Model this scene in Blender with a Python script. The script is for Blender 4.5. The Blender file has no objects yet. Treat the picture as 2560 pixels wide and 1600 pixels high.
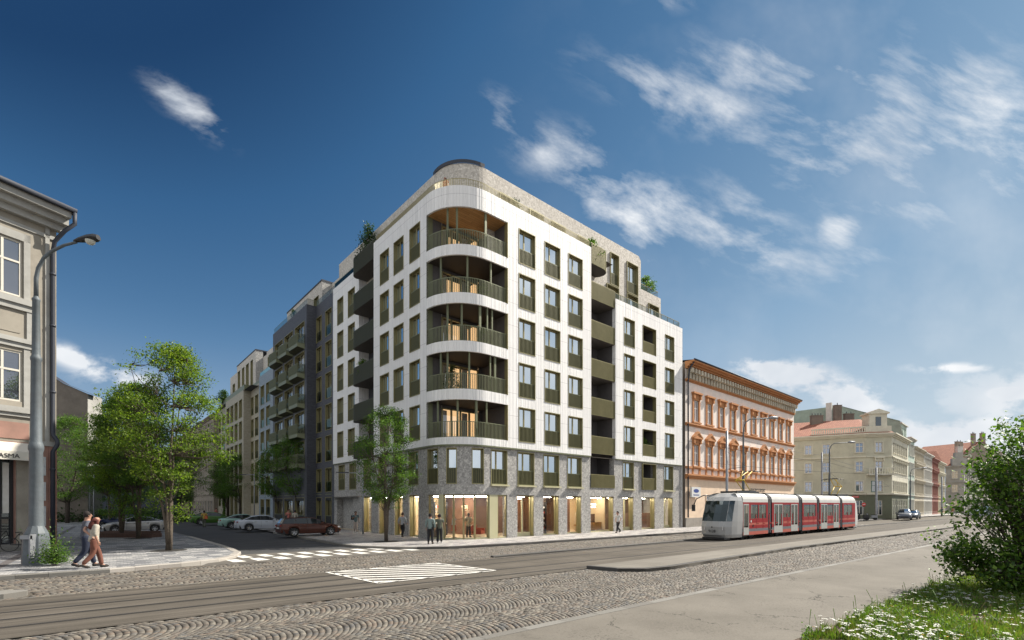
import bpy, bmesh, math, random
import numpy as np
from mathutils import Vector, Matrix, noise as mnoise
R = math.radians
random.seed(7)
sc = bpy.context.scene
col = sc.collection
# ------------------------------------------------------------------ camera
cd = bpy.data.cameras.new('camera'); cam = bpy.data.objects.new('camera', cd); col.objects.link(cam)
cam.location = (0, 0, 2.35); cam.rotation_euler = (R(90), 0, 0)
cd.lens = 36 * 1221 / 2560; cd.sensor_width = 36; cd.shift_y = 461 / 2560
cd.clip_start = .1; cd.clip_end = 3000
sc.camera = cam
# ------------------------------------------------------------------ light
SUN_AZ, SUN_EL = 65.0, 43.0        # azimuth measured from +Y towards +X
sdir = Vector((math.sin(R(SUN_AZ)) * math.cos(R(SUN_EL)), math.cos(R(SUN_AZ)) * math.cos(R(SUN_EL)), math.sin(R(SUN_EL))))
sd = bpy.data.lights.new('sun', 'SUN'); sun = bpy.data.objects.new('sun', sd); col.objects.link(sun)
sd.energy = 5.0; sd.angle = R(.5); sd.color = (1, .93, .82)
sun.rotation_euler = sdir.to_track_quat('Z', 'Y').to_euler(); sun.location = (60, 40, 80)
sc.view_settings.view_transform = 'Standard'; sc.view_settings.look = 'None'
sc.view_settings.exposure = .78; sc.view_settings.gamma = 1
sc.cycles.max_bounces = 6; sc.cycles.diffuse_bounces = 3; sc.cycles.glossy_bounces = 3
sc.cycles.transmission_bounces = 4; sc.cycles.transparent_max_bounces = 10
sc.cycles.caustics_reflective = False; sc.cycles.caustics_refractive = False
sc.cycles.use_denoising = True; sc.cycles.sample_clamp_indirect = 6
SKY_STRENGTH = .1

class NT:
    """small helper for node graphs"""
    def __init__(s, t): s.t = t; s.n = t.nodes; s.l = t.links
    def new(s, ty, **k):
        n = s.n.new(ty)
        for a, b in k.items(): setattr(n, a, b)
        return n
    def put(s, inp, v):
        if v is None: return
        if hasattr(v, 'links') and hasattr(v, 'is_output'): s.l.new(v, inp)
        else:
            if isinstance(v, tuple) and len(v) == 3 and inp.type == 'RGBA': v = (*v, 1)
            inp.default_value = v
    def m(s, op, a, b=None, c=None, clamp=False):
        n = s.new('ShaderNodeMath', operation=op, use_clamp=clamp)
        for i, v in enumerate((a, b, c)): s.put(n.inputs[i], v)
        return n.outputs[0]
    def vm(s, op, a, b=None, out=0):
        n = s.new('ShaderNodeVectorMath', operation=op)
        for i, v in enumerate((a, b)): s.put(n.inputs[i], v)
        return n.outputs[out]
    def mix(s, f, a, b, blend='MIX'):
        n = s.new('ShaderNodeMix', data_type='RGBA', blend_type=blend)
        s.put(n.inputs[0], f); s.put(n.inputs[6], a); s.put(n.inputs[7], b)
        return n.outputs[2]
    def noise(s, vec, scale, detail=3, rough=.55, out=0, dim='3D'):
        n = s.new('ShaderNodeTexNoise', noise_dimensions=dim); s.put(n.inputs['Vector'], vec)
        n.inputs['Scale'].default_value = scale; n.inputs['Detail'].default_value = detail; n.inputs['Roughness'].default_value = rough
        return n.outputs[out]
    def ramp(s, f, stops, interp='LINEAR'):
        n = s.new('ShaderNodeValToRGB'); s.put(n.inputs[0], f); cr = n.color_ramp; cr.interpolation = interp
        while len(cr.elements) < len(stops): cr.elements.new(.5)
        for e, (p, c) in zip(cr.elements, stops):
            e.position = p; e.color = (*c, 1) if isinstance(c, tuple) else (c, c, c, 1)
        return n.outputs[0]
    def rng(s, v, a, b, c=0., d=1.):
        n = s.new('ShaderNodeMapRange', clamp=True)
        for i, x in enumerate((v, a, b, c, d)): s.put(n.inputs[i], x)
        return n.outputs[0]

# sky
w = bpy.data.worlds.new('World'); sc.world = w; w.use_nodes = True
g = NT(w.node_tree); g.n.clear()
out = g.new('ShaderNodeOutputWorld'); bg = g.new('ShaderNodeBackground')
sky = g.new('ShaderNodeTexSky', sky_type='NISHITA'); sky.sun_disc = False
sky.sun_elevation = R(SUN_EL); sky.sun_rotation = R(SUN_AZ)
sky.altitude = 200; sky.air_density = 1.0; sky.dust_density = .25; sky.ozone_density = 4.0
tc = g.new('ShaderNodeTexCoord').outputs['Generated']
sx = g.new('ShaderNodeSeparateXYZ'); g.put(sx.inputs[0], tc)
yy = g.m('MAXIMUM', sx.outputs[1], .02)
px = g.m('DIVIDE', sx.outputs[0], yy); pz = g.m('DIVIDE', sx.outputs[2], yy)
# cloud groups: tangent coordinates of their direction, radii, tilt, weight
CL = [(-.66, .815, .066, .022, -38, 1.0), (.0, .80, .045, .03, -60, .75), (.13, .70, .10, .05, -25, .75), (.22, .62, .11, .05, -45, .95),
      (.36, .585, .13, .045, -25, .8), (.52, .53, .13, .05, -25, .62), (.36, .83, .16, .05, -22, .72), (.60, .88, .2, .055, -6, .78),
      (.66, .72, .26, .08, -25, .7), (.86, .80, .2, .12, -10, .72), (1.0, .74, .14, .12, 0, .6), (.672, .552, .03, .03, 0, 1.15), (.66, .50, .15, .06, -10, .5),
      (.50, .60, .09, .05, -40, .55), (.58, .262, .08, .022, -14, 1.2), (.67, .22, .08, .026, -10, 1.2), (.88, .125, .09, .03, 0, 1.3), (1.02, .13, .1, .03, 0, 1.25), (1.03, .215, .05, .014, 0, 1.2), (.9, .266, .06, .008, 0, .7), (1.2, .2, .2, .05, 0, 1.0),
      (-.82, .25, .08, .022, -12, .75), (-.915, .285, .05, .018, -20, .8), (.38, 1.06, .16, .03, 12, .45), (-1.6, .5, .3, .1, 0, .9), (1.7, .6, .3, .2, 0, .8)]
wn = g.noise(tc, 2.2, 2, .5, out=1)
wv = g.vm('MULTIPLY', g.vm('SUBTRACT', wn, (.5, .5, .5)), (.14, .14, .14))
wx = g.new('ShaderNodeSeparateXYZ'); g.put(wx.inputs[0], wv)
qx = g.m('ADD', px, wx.outputs[0]); qz = g.m('ADD', pz, g.m('MULTIPLY', wx.outputs[2], .7))
tot = None
for cx, cz, rx, rz, an, am in CL:
    ca, sa = math.cos(R(an)), math.sin(R(an))
    dx = g.m('SUBTRACT', qx, cx); dz = g.m('SUBTRACT', qz, cz)
    a = g.m('MULTIPLY_ADD', dx, ca / rx, g.m('MULTIPLY', dz, sa / rx))
    b = g.m('MULTIPLY_ADD', dz, ca / rz, g.m('MULTIPLY', dx, -sa / rz))
    r2 = g.m('ADD', g.m('MULTIPLY', a, a), g.m('MULTIPLY', b, b))
    e = g.m('MULTIPLY', g.m('POWER', 2.718, g.m('MULTIPLY', r2, -.5)), am)
    tot = e if tot is None else g.m('MAXIMUM', tot, e)
# broad clouds added behind the viewer to light shaded walls, seen only in reflections
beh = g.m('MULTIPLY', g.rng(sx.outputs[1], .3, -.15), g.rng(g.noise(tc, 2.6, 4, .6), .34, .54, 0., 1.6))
fade = g.rng(sx.outputs[1], .22, .5)
tot = g.m('MULTIPLY', tot, fade)
cv = g.new('ShaderNodeCombineXYZ'); g.put(cv.inputs[0], px); g.put(cv.inputs[1], pz)
cr_, sr_ = math.cos(R(-24)), math.sin(R(-24))
cvr = g.new('ShaderNodeCombineXYZ'); g.put(cvr.inputs[0], g.m('MULTIPLY', g.m('MULTIPLY_ADD', px, cr_, g.m('MULTIPLY', pz, sr_)), .62)); g.put(cvr.inputs[1], g.m('MULTIPLY', g.m('MULTIPLY_ADD', pz, cr_, g.m('MULTIPLY', px, -sr_)), 1.35))
fine = g.noise(g.vm('ADD', cvr.outputs[0], g.vm('MULTIPLY', wv, (1.6, 1.6, 1.6))), 11, 13, .62)
puff = g.m('ADD', g.m('MULTIPLY', g.m('SUBTRACT', g.noise(g.vm('MULTIPLY', cv.outputs[0], (1., 1.7, 1.)), 9, 12, .6), .5), 1.25), .56)
lo_ = g.rng(pz, .30, .40); fine = g.m('ADD', g.m('MULTIPLY', fine, lo_), g.m('MULTIPLY', puff, g.m('SUBTRACT', 1., lo_)))
fine2 = g.noise(cv.outputs[0], 2.4, 5, .6)
mid_ = g.noise(g.vm('ADD', cv.outputs[0], wv), 3.6, 3, .5)
den = g.m('ADD', g.m('MULTIPLY', tot, 1.15), g.m('ADD', g.m('MULTIPLY', g.m('SUBTRACT', fine, .5), 4.2), g.m('MULTIPLY', g.m('SUBTRACT', mid_, .5), 2.6)))
den = g.m('MULTIPLY', g.rng(den, .3, g.rng(pz, .30, .40, 1.05, 1.8)), g.rng(tot, .08, .6))
den = g.m('POWER', den, 1.1)
veil = g.m('MULTIPLY', g.m('MULTIPLY', g.rng(fine2, .45, .8), g.rng(px, -.05, .7)), g.m('MULTIPLY', fade, .3))
den = g.m('MAXIMUM', g.m('MULTIPLY', den, .95), veil)
sb_ = g.new('ShaderNodeSeparateColor'); g.put(sb_.inputs[0], sky.outputs[0])
key = g.m('MULTIPLY', sb_.outputs[2], .1)
# the photograph's sky tones laid over the brightness of the physical sky
tones = [(.368, (.09, .33, .87)), (.435, (.24, .74, 1.62)), (.58, (.6, 1.33, 2.4)), (.853, (1.55, 2.45, 3.5)), (1.2, (3.0, 3.7, 4.3))]
rc = g.ramp(key, [(a, tuple(x / 5 for x in c)) for a, c in [(t[0] / 1.3, t[1]) for t in tones]])
skc_out = g.vm('MULTIPLY', rc, (5., 5., 5.))
# the far south-west of the sky is the deep polarised blue of the photograph
cshade = g.mix(g.rng(g.noise(tc, 5, 4, .6), .35, .65), (3.9, 4.2, 4.6), (5.7, 5.8, 5.9))
hz = g.m('POWER', g.rng(sx.outputs[2], .34, -.02), 2.2)
skyc = g.mix(g.m('MULTIPLY', hz, .85), skc_out, (3.3, 3.9, 4.4))
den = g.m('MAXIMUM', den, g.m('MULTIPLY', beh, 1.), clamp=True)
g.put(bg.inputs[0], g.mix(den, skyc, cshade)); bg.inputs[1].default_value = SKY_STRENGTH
g.l.new(bg.outputs[0], out.inputs[0])

# ------------------------------------------------------------------ materials
MT = {}
def new_mat(name):
    m = bpy.data.materials.new(name); m.use_nodes = True; k = NT(m.node_tree)
    p = k.n['Principled BSDF']; MT[name] = m
    return m, k, p
def mat(name, c, c2=None, scale=4., rough=.7, metal=0., bump=0., bscale=40., spec=.5, coat=0., emit=None, es=0., dirt=0.):
    if name in MT: return MT[name]
    m, k, p = new_mat(name)
    o = k.new('ShaderNodeTexCoord').outputs['Object']
    if c2 is not None:
        base = k.mix(k.rng(k.noise(o, scale, 5, .6), .32, .68), c, c2)
    else: base = c
    if dirt:
        base = k.mix(k.m('MULTIPLY', k.rng(k.noise(o, scale * .23 + .2, 6, .7), .42, .75), dirt), base, (.07, .06, .05))
    k.put(p.inputs['Base Color'], base)
    p.inputs['Roughness'].default_value = rough; p.inputs['Metallic'].default_value = metal
    p.inputs['Specular IOR Level'].default_value = spec
    if coat: p.inputs['Coat Weight'].default_value = coat; p.inputs['Coat Roughness'].default_value = .04
    if bump:
        b = k.new('ShaderNodeBump'); b.inputs['Strength'].default_value = bump; b.inputs['Distance'].default_value = .02
        k.put(b.inputs['Height'], k.noise(o, bscale, 4)); k.put(p.inputs['Normal'], b.outputs[0])
    if emit: k.put(p.inputs['Emission Color'], emit); p.inputs['Emission Strength'].default_value = es
    return m
def uvnode(k): return k.new('ShaderNodeUVMap').outputs[0]
def bump(k, p, h, s=.5, d=.02):
    b = k.new('ShaderNodeBump'); b.inputs['Strength'].default_value = s; b.inputs['Distance'].default_value = d
    k.put(b.inputs['Height'], h); k.put(p.inputs['Normal'], b.outputs[0])

# fluted white facade panels (UV in metres)
m, k, p = new_mat('white_panel')
s_ = k.new('ShaderNodeSeparateXYZ'); k.put(s_.inputs[0], uvnode(k))
u_, v_ = s_.outputs[0], s_.outputs[1]
cm = k.new('ShaderNodeCombineXYZ'); k.put(cm.inputs[0], u_)
st = k.noise(cm.outputs[0], 5.5, 2, .8)
fl = k.m('PINGPONG', k.m('MULTIPLY', u_, 7.), .5)
st2 = k.rng(st, .42, .6)  # stripe mask; flute shading is put into the colour as paler stripes
hj = k.m('LESS_THAN', k.m('ABSOLUTE', k.m('SUBTRACT', k.m('FRACT', k.m('DIVIDE', k.m('ADD', v_, .15), 1.6)), .5)), .012)
cm2 = k.new('ShaderNodeCombineXYZ'); k.put(cm2.inputs[0], k.m('FLOOR', k.m('DIVIDE', u_, 1.15))); k.put(cm2.inputs[1], k.m('FLOOR', k.m('DIVIDE', k.m('ADD', v_, .95), 1.6)))
wnn = k.new('ShaderNodeTexWhiteNoise', noise_dimensions='2D'); k.put(wnn.inputs['Vector'], cm2.outputs[0])
vj = k.m('LESS_THAN', k.m('FRACT', k.m('DIVIDE', u_, 1.15)), .016)
grime = k.m('MULTIPLY', k.rng(k.noise(k.vm('MULTIPLY', uvnode(k), (1.4, .35, 1)), 1., 5, .65), .45, .75), -.05)
tone = k.m('ADD', k.m('ADD', .815, grime), k.m('ADD', k.m('MULTIPLY', wnn.outputs[0], .03), k.m('MULTIPLY', st2, .05)))
tone = k.m('MULTIPLY', tone, k.m('SUBTRACT', 1., k.m('MULTIPLY', k.m('MAXIMUM', hj, vj), .26)))
cc = k.new('ShaderNodeCombineColor'); k.put(cc.inputs[0], tone); k.put(cc.inputs[1], k.m('MULTIPLY', tone, .985)); k.put(cc.inputs[2], k.m('MULTIPLY', tone, .965))
k.put(p.inputs['Base Color'], cc.outputs[0]); p.inputs['Roughness'].default_value = .55
bump(k, p, k.m('ADD', k.m('MULTIPLY', fl, .5), k.m('MULTIPLY', k.rng(st, .47, .53), 1.3)), .6, .04)

def terrazzo(name, dark, mid, light, sc1=11., bs=.25):
    m, k, p = new_mat(name)
    o = k.new('ShaderNodeTexCoord').outputs['Object']
    v = k.new('ShaderNodeTexVoronoi'); k.put(v.inputs['Vector'], o); v.inputs['Scale'].default_value = sc1
    sp = k.new('ShaderNodeSeparateColor'); k.put(sp.inputs[0], v.outputs['Color'])
    c = k.ramp(sp.outputs[0], [(0, dark), (.28, dark), (.34, mid), (.8, mid), (.86, light), (1, light)])
    v2 = k.new('ShaderNodeTexVoronoi'); k.put(v2.inputs['Vector'], o); v2.inputs['Scale'].default_value = sc1 * 2.7
    sp2 = k.new('ShaderNodeSeparateColor'); k.put(sp2.inputs[0], v2.outputs['Color'])
    c2 = k.ramp(sp2.outputs[1], [(0, dark), (.3, mid), (.9, mid), (1, light)])
    c3 = k.mix(.5, c, c2)
    c3 = k.mix(k.m('MULTIPLY', k.rng(k.noise(o, .6, 4), .4, .7), .18), c3, dark)
    k.put(p.inputs['Base Color'], c3); p.inputs['Roughness'].default_value = .8
    bump(k, p, sp.outputs[0], bs, .02)
terrazzo('grey_terrazzo', (.19, .185, .18), (.37, .36, .34), (.62, .6, .56))
terrazzo('pale_terrazzo', (.34, .31, .27), (.56, .52, .46), (.76, .72, .66), 9.)
def brick(name, c1, c2, mort, w=.28, h=.085, bs=.4):
    m, k, p = new_mat(name)
    b = k.new('ShaderNodeTexBrick'); k.put(b.inputs['Vector'], uvnode(k))
    b.inputs['Scale'].default_value = 1.; b.inputs['Brick Width'].default_value = w; b.inputs['Row Height'].default_value = h
    b.inputs['Mortar Size'].default_value = .007; k.put(b.inputs['Color1'], c1); k.put(b.inputs['Color2'], c2); k.put(b.inputs['Mortar'], mort)
    cn = k.mix(k.rng(k.noise(uvnode(k), 14, 3, .7), .4, .65, 0., .6), b.outputs[0], c2)
    k.put(p.inputs['Base Color'], cn); p.inputs['Roughness'].default_value = .6
    bump(k, p, b.outputs['Fac'], -bs, .01)
brick('dark_brick', (.042, .045, .058), (.076, .079, .096), (.02, .02, .02))
brick('blue_brick', (.16, .20, .24), (.26, .31, .36), (.12, .14, .16))
brick('beige_brick', (.30, .265, .19), (.42, .38, .29), (.2, .18, .14))
def glass(name, tint, refl, transp=0., rough=.02, behind=(.02, .022, .025)):
    m = bpy.data.materials.new(name); m.use_nodes = True; MT[name] = m; k = NT(m.node_tree); k.n.clear()
    o = k.new('ShaderNodeOutputMaterial'); gl = k.new('ShaderNodeBsdfGlossy'); k.put(gl.inputs[0], tint); gl.inputs[1].default_value = rough
    nz = k.noise(k.new('ShaderNodeTexCoord').outputs['Object'], .9, 1)
    b = k.new('ShaderNodeBump'); b.inputs['Strength'].default_value = .06; b.inputs['Distance'].default_value = .05; k.put(b.inputs['Height'], nz); k.put(gl.inputs['Normal'], b.outputs[0])
    if transp: un = k.new('ShaderNodeBsdfTransparent'); k.put(un.inputs[0], (transp, transp, transp * .98))
    else: un = k.new('ShaderNodeBsdfDiffuse'); k.put(un.inputs[0], behind)
    lw = k.new('ShaderNodeFresnel'); lw.inputs[0].default_value = 1.5
    f = k.m('ADD', refl, k.m('MULTIPLY', lw.outputs[0], 1 - refl), clamp=True)
    mx = k.new('ShaderNodeMixShader'); k.put(mx.inputs[0], f); k.l.new(un.outputs[0], mx.inputs[1]); k.l.new(gl.outputs[0], mx.inputs[2]); k.l.new(mx.outputs[0], o.inputs[0])
    return m
glass('window_glass', (.86, .94, 1.), .72, .6)
glass('door_glass', (.9, .95, 1.), .12, .85)
glass('dark_glass', (.8, .9, .95), .10, 0.)
glass('shop_glass', (.9, .95, 1.), .02, .93)
glass('pale_pane', (.85, .9, 1.), .25, 0., behind=(.36, .37, .39))
glass('grey_glass', (.85, .9, 1.), .2, 0., behind=(.04, .045, .055))
glass('rail_glass', (.6, .7, .6), .05, .66)
glass('old_glass', (.85, .9, 1.), .30, 0., behind=(.16, .17, .19))
mat('olive_metal', (.24, .215, .10), (.28, .25, .12), 2, .42, .25)
mat('olive_dark', (.075, .075, .045), None, 1, .45, .25)
mat('brass_frame', (.30, .26, .13), None, 1, .38, .3)
mat('pale_olive', (.46, .44, .27), (.5, .47, .3), 1, .5)
mat('green_metal', (.15, .16, .09), (.175, .185, .105), 2, .45, .2)
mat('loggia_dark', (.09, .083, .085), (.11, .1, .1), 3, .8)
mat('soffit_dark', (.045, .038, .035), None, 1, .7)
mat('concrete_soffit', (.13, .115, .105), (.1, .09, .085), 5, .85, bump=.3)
mat('railing_bar', (.15, .145, .07), None, 1, .45, .2)
mat('blind_cream', (.74, .66, .50), (.80, .72, .56), 3, .9)
mat('curtain', (.62, .60, .55), (.72, .7, .66), 3, .9)
mat('room_dark', (.035, .032, .03), None, 1, .9)
mat('room_warm', (.48, .29, .13), None, 1, .9, emit=(1, .66, .34), es=.65)  # wall glows by itself, standing in for lamplight in the room
mat('roof_dark', (.03, .035, .05), None, 1, .6)
mat('white_paint', (.72, .72, .70), (.66, .66, .64), 3, .5)
m, k, p = new_mat('wood_ceiling')
b = k.new('ShaderNodeTexBrick'); k.put(b.inputs['Vector'], k.new('ShaderNodeTexCoord').outputs['Object']); b.inputs['Scale'].default_value = 1.; b.inputs['Brick Width'].default_value = 1.4; b.inputs['Row Height'].default_value = .22
b.inputs['Mortar Size'].default_value = .006; k.put(b.inputs['Color1'], (.48, .25, .09)); k.put(b.inputs['Color2'], (.62, .36, .15)); k.put(b.inputs['Mortar'], (.06, .03, .02))
k.put(p.inputs['Base Color'], b.outputs[0]); p.inputs['Roughness'].default_value = .5

# ------------------------------------------------------------------ mesh helpers
class MB:
    def __init__(s): s.v = []; s.f = []; s.mi = []; s.uv = []; s.ms = []; s.sm = []
    def mid(s, m):
        if m not in s.ms: s.ms.append(m)
        return s.ms.index(m)
    def face(s, pts, m, uv=None, smooth=False):
        n0 = len(s.v); s.v += [tuple(p) for p in pts]; s.f.append(tuple(range(n0, n0 + len(pts)))); s.mi.append(s.mid(m)); s.sm.append(smooth)
        if uv is None:
            a, b, c = Vector(pts[0]), Vector(pts[1]), Vector(pts[2]); nn = (b - a).cross(c - a)
            if nn.length < 1e-9 and len(pts) > 3: nn = (c - a).cross(Vector(pts[3]) - a)
            if abs(nn.z) > .7 * nn.length: uv = [(q[0], q[1]) for q in pts]
            else:
                t = Vector((-nn.y, nn.x, 0)); t = t.normalized() if t.length > 1e-9 else Vector((1, 0, 0))
                if abs(t.x) > abs(t.y): t = t if t.x > 0 else -t
                else: t = t if t.y > 0 else -t
                uv = [(Vector(q).dot(t), q[2]) for q in pts]
        s.uv += [tuple(x) for x in uv]
    def box(s, x0, x1, y0, y1, z0, z1, m, skip=''):
        P = lambda a, b, c: (a, b, c)
        if 'f' not in skip: s.face([P(x0, y0, z0), P(x1, y0, z0), P(x1, y0, z1), P(x0, y0, z1)], m)
        if 'b' not in skip: s.face([P(x1, y1, z0), P(x0, y1, z0), P(x0, y1, z1), P(x1, y1, z1)], m)
        if 'l' not in skip: s.face([P(x0, y1, z0), P(x0, y0, z0), P(x0, y0, z1), P(x0, y1, z1)], m)
        if 'r' not in skip: s.face([P(x1, y0, z0), P(x1, y1, z0), P(x1, y1, z1), P(x1, y0, z1)], m)
        if 'd' not in skip: s.face([P(x0, y1, z0), P(x1, y1, z0), P(x1, y0, z0), P(x0, y0, z0)], m)
        if 'u' not in skip: s.face([P(x0, y0, z1), P(x1, y0, z1), P(x1, y1, z1), P(x0, y1, z1)], m)
    def prism(s, poly, z0, z1, m, mtop=None, bottom=True):
        n = len(poly)
        for i in range(n):
            a, b = poly[i], poly[(i + 1) % n]
            s.face([(a[0], a[1], z0), (b[0], b[1], z0), (b[0], b[1], z1), (a[0], a[1], z1)], m)
        s.face([(a[0], a[1], z1) for a in poly], mtop or m)
        if bottom: s.face([(a[0], a[1], z0) for a in reversed(poly)], m)
    def ribbon(s, path, z0, z1, m, us=None, smooth=False):
        """vertical band along a 2-D path"""
        u = 0.
        for i in range(len(path) - 1):
            a, b = path[i], path[i + 1]; L = math.dist(a, b); ua, ub = (us[i], us[i + 1]) if us else (u, u + L)
            s.face([(*a, z0), (*b, z0), (*b, z1), (*a, z1)], m, [(ua, z0), (ub, z0), (ub, z1), (ua, z1)], smooth); u += L
    def strip(s, pa, pb, za, zb, m):
        """band between two 2-D paths at heights za, zb"""
        for i in range(len(pa) - 1):
            s.face([(*pa[i], za), (*pa[i + 1], za), (*pb[i + 1], zb), (*pb[i], zb)], m)
    def tube(s, pts, r, m, n=8, caps=True, smooth=True):
        """tube through 3-D points, r scalar or list"""
        pts = [Vector(q) for q in pts]; rr = r if isinstance(r, (list, tuple)) else [r] * len(pts); rings = []
        base = len(s.v); k = s.mid(m)
        up = Vector((0, 0, 1)); prev = None
        for i, q in enumerate(pts):
            t = (pts[min(i + 1, len(pts) - 1)] - pts[max(i - 1, 0)]).normalized()
            if prev is None:
                a = t.orthogonal().normalized()
            else:
                a = (prev - t * prev.dot(t)); a = a.normalized() if a.length > 1e-6 else t.orthogonal().normalized()
            prev = a; b = t.cross(a)
            for j in range(n):
                an = 2 * math.pi * j / n; s.v.append(tuple(q + (a * math.cos(an) + b * math.sin(an)) * rr[i]))
        for i in range(len(pts) - 1):
            for j in range(n):
                f = (base + i * n + j, base + i * n + (j + 1) % n, base + (i + 1) * n + (j + 1) % n, base + (i + 1) * n + j)
                s.f.append(f); s.mi.append(k); s.sm.append(smooth); s.uv += [(j / n, i), ((j + 1) / n, i), ((j + 1) / n, i + 1), (j / n, i + 1)]
        if caps:
            for i in (0, len(pts) - 1):
                f = tuple(base + i * n + j for j in range(n)); s.f.append(f if i else f[::-1]); s.mi.append(k); s.sm.append(False); s.uv += [(0, 0)] * n
    def lathe(s, prof, m, n=16, cx=0, cy=0, smooth=True):
        base = len(s.v); k = s.mid(m)
        for r, z in prof:
            for j in range(n):
                an = 2 * math.pi * j / n; s.v.append((cx + r * math.cos(an), cy + r * math.sin(an), z))
        for i in range(len(prof) - 1):
            for j in range(n):
                s.f.append((base + i * n + j, base + i * n + (j + 1) % n, base + (i + 1) * n + (j + 1) % n, base + (i + 1) * n + j)); s.mi.append(k); s.sm.append(smooth)
                s.uv += [(j / n, i), ((j + 1) / n, i), ((j + 1) / n, i + 1), (j / n, i + 1)]
    def build(s, name, parent=None, loc=None, rz=None, rot=None):
        me = bpy.data.meshes.new(name); me.from_pydata(s.v, [], s.f)
        for m in s.ms: me.materials.append(MT[m])
        me.polygons.foreach_set('material_index', s.mi); me.polygons.foreach_set('use_smooth', s.sm)
        uvl = me.uv_layers.new(name='UVMap'); uvl.data.foreach_set('uv', np.array(s.uv, dtype=np.float32).ravel())
        me.update()
        return link(name, me, parent, loc, rz, rot)
def link(name, data, parent=None, loc=None, rz=None, rot=None):
    o = bpy.data.objects.new(name, data); col.objects.link(o); o.parent = parent
    if loc is not None: o.location = loc
    if rz is not None: o.rotation_euler = (0, 0, rz)
    if rot is not None: o.rotation_euler = rot
    return o
def thing(name, label, cat, loc=(0, 0, 0), rz=0, group=None):
    o = link(name, None, None, loc, rz); return tag(o, label, cat, group)
def tag(o, label, cat, group=None):
    o['label'] = label; o['category'] = cat
    if group: o['group'] = group
    return o
def struct(o, kind='structure'): o['kind'] = kind; return o
def copy_tree(o, parent=None):
    c = o.copy(); col.objects.link(c); c.parent = parent
    for ch in list(o.children): copy_tree(ch, c)
    return c
def text_mesh(txt, size, m, name, parent, loc, rot, extrude=.004, align='CENTER'):
    cu = bpy.data.curves.new(name, 'FONT'); cu.body = txt; cu.size = size; cu.extrude = extrude; cu.align_x = align
    to = bpy.data.objects.new(name, cu); col.objects.link(to); bpy.context.view_layer.update()
    me = bpy.data.meshes.new_from_object(to.evaluated_get(bpy.context.evaluated_depsgraph_get())); bpy.data.objects.remove(to); bpy.data.curves.remove(cu)
    me.materials.clear(); me.materials.append(MT[m]); return link(name, me, parent, loc, rot=rot)
# street frame: s runs along the tram street, n across it away from the viewer
SD, SN = (.777, .629), (-.629, .777)
def W(s, n): return (SD[0] * s + SN[0] * n, SD[1] * s + SN[1] * n)
# ------------------------------------------------------------------ ground
RZ = math.atan2(.629, .777)
ZR = -.12                                   # carriageway level; pavements are at 0
def asphalt(name, c1, c2, streak=0., crack=0.):
    m, k, p = new_mat(name)
    o = k.new('ShaderNodeTexCoord').outputs['Object']
    big = k.rng(k.noise(o, .45, 5, .65), .35, .65)
    fine = k.rng(k.noise(o, 34, 3, .8), .35, .68)
    st = k.noise(k.vm('MULTIPLY', o, (.06, 2.6, 1)), 1., 5, .7)
    base = k.mix(k.m('ADD', k.m('MULTIPLY', big, .5), k.m('MULTIPLY', fine, .5)), tuple(x * .9 for x in c1), tuple(x * 1.06 for x in c2))
    if streak: base = k.mix(k.m('MULTIPLY', k.rng(st, .38, .62), streak), base, tuple(x * .45 for x in c1))
    if streak: base = k.mix(k.m('MULTIPLY', k.rng(k.noise(k.vm('MULTIPLY', o, (.15, 5, 1)), 1., 3, .6), .52, .7), streak * .6), base, tuple(min(1, x * 1.5) for x in c2))
    if crack:
        v = k.new('ShaderNodeTexVoronoi', feature='DISTANCE_TO_EDGE'); wob = k.vm('ADD', o, k.vm('MULTIPLY', k.noise(o, 1.2, 5, .7, out=1), (1.1, 1.1, 1.1))); k.put(v.inputs['Vector'], wob); v.inputs['Scale'].default_value = .42
        cr = k.m('MULTIPLY', k.m('LESS_THAN', v.outputs['Distance'], .006), k.rng(k.noise(o, .5, 3), .47, .56))
        sp = k.m('MULTIPLY', k.rng(k.noise(o, 16, 4, .8), .56, .64), k.rng(k.noise(o, .55, 4, .6), .46, .62))
        base = k.mix(k.m('MULTIPLY', k.m('MAXIMUM', cr, sp), crack), base, tuple(x * .3 for x in c1))
    k.put(p.inputs['Base Color'], base); p.inputs['Roughness'].default_value = .85; p.inputs['Specular IOR Level'].default_value = .25
    bump(k, p, k.noise(o, 45, 3, .7), .35, .01)
asphalt('track_asphalt', (.085, .074, .06), (.135, .118, .098), .6)
asphalt('pale_concrete', (.165, .15, .128), (.225, .207, .18), .25)
asphalt('road_asphalt', (.055, .055, .058), (.085, .084, .086), .4)
asphalt('cross_asphalt', (.11, .10, .09), (.16, .145, .125), .3)
asphalt('walk_asphalt', (.125, .113, .095), (.19, .173, .148), 0., .85)
asphalt('far_asphalt', (.16, .155, .15), (.23, .225, .215), .3)
def stone_mat(name, cs, bs=.4):
    m, k, p = new_mat(name)
    gi = k.new('ShaderNodeNewGeometry').outputs['Random Per Island']
    o = k.new('ShaderNodeTexCoord').outputs['Object']
    n_ = len(cs); c = k.ramp(gi, [((i + .5) / n_, x) for i, x in enumerate(cs)])
    c = k.mix(k.rng(k.noise(o, 55, 4, .75), .35, .7, 0, .45), c, tuple(x * .5 for x in cs[0]))
    c = k.mix(k.rng(k.noise(o, .5, 4, .6), .5, .75, 0, .3), c, tuple(x * .6 for x in cs[1]))
    k.put(p.inputs['Base Color'], c); p.inputs['Roughness'].default_value = .75
    bump(k, p, k.noise(o, 60, 4, .7), bs, .01)
stone_mat('setts', [(.085, .073, .06), (.145, .127, .105), (.105, .093, .077), (.19, .168, .138), (.13, .12, .107), (.17, .128, .097), (.235, .212, .172), (.10, .098, .095)])
stone_mat('kerb_granite', [(.15, .14, .125), (.19, .18, .16), (.23, .22, .20)])
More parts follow.
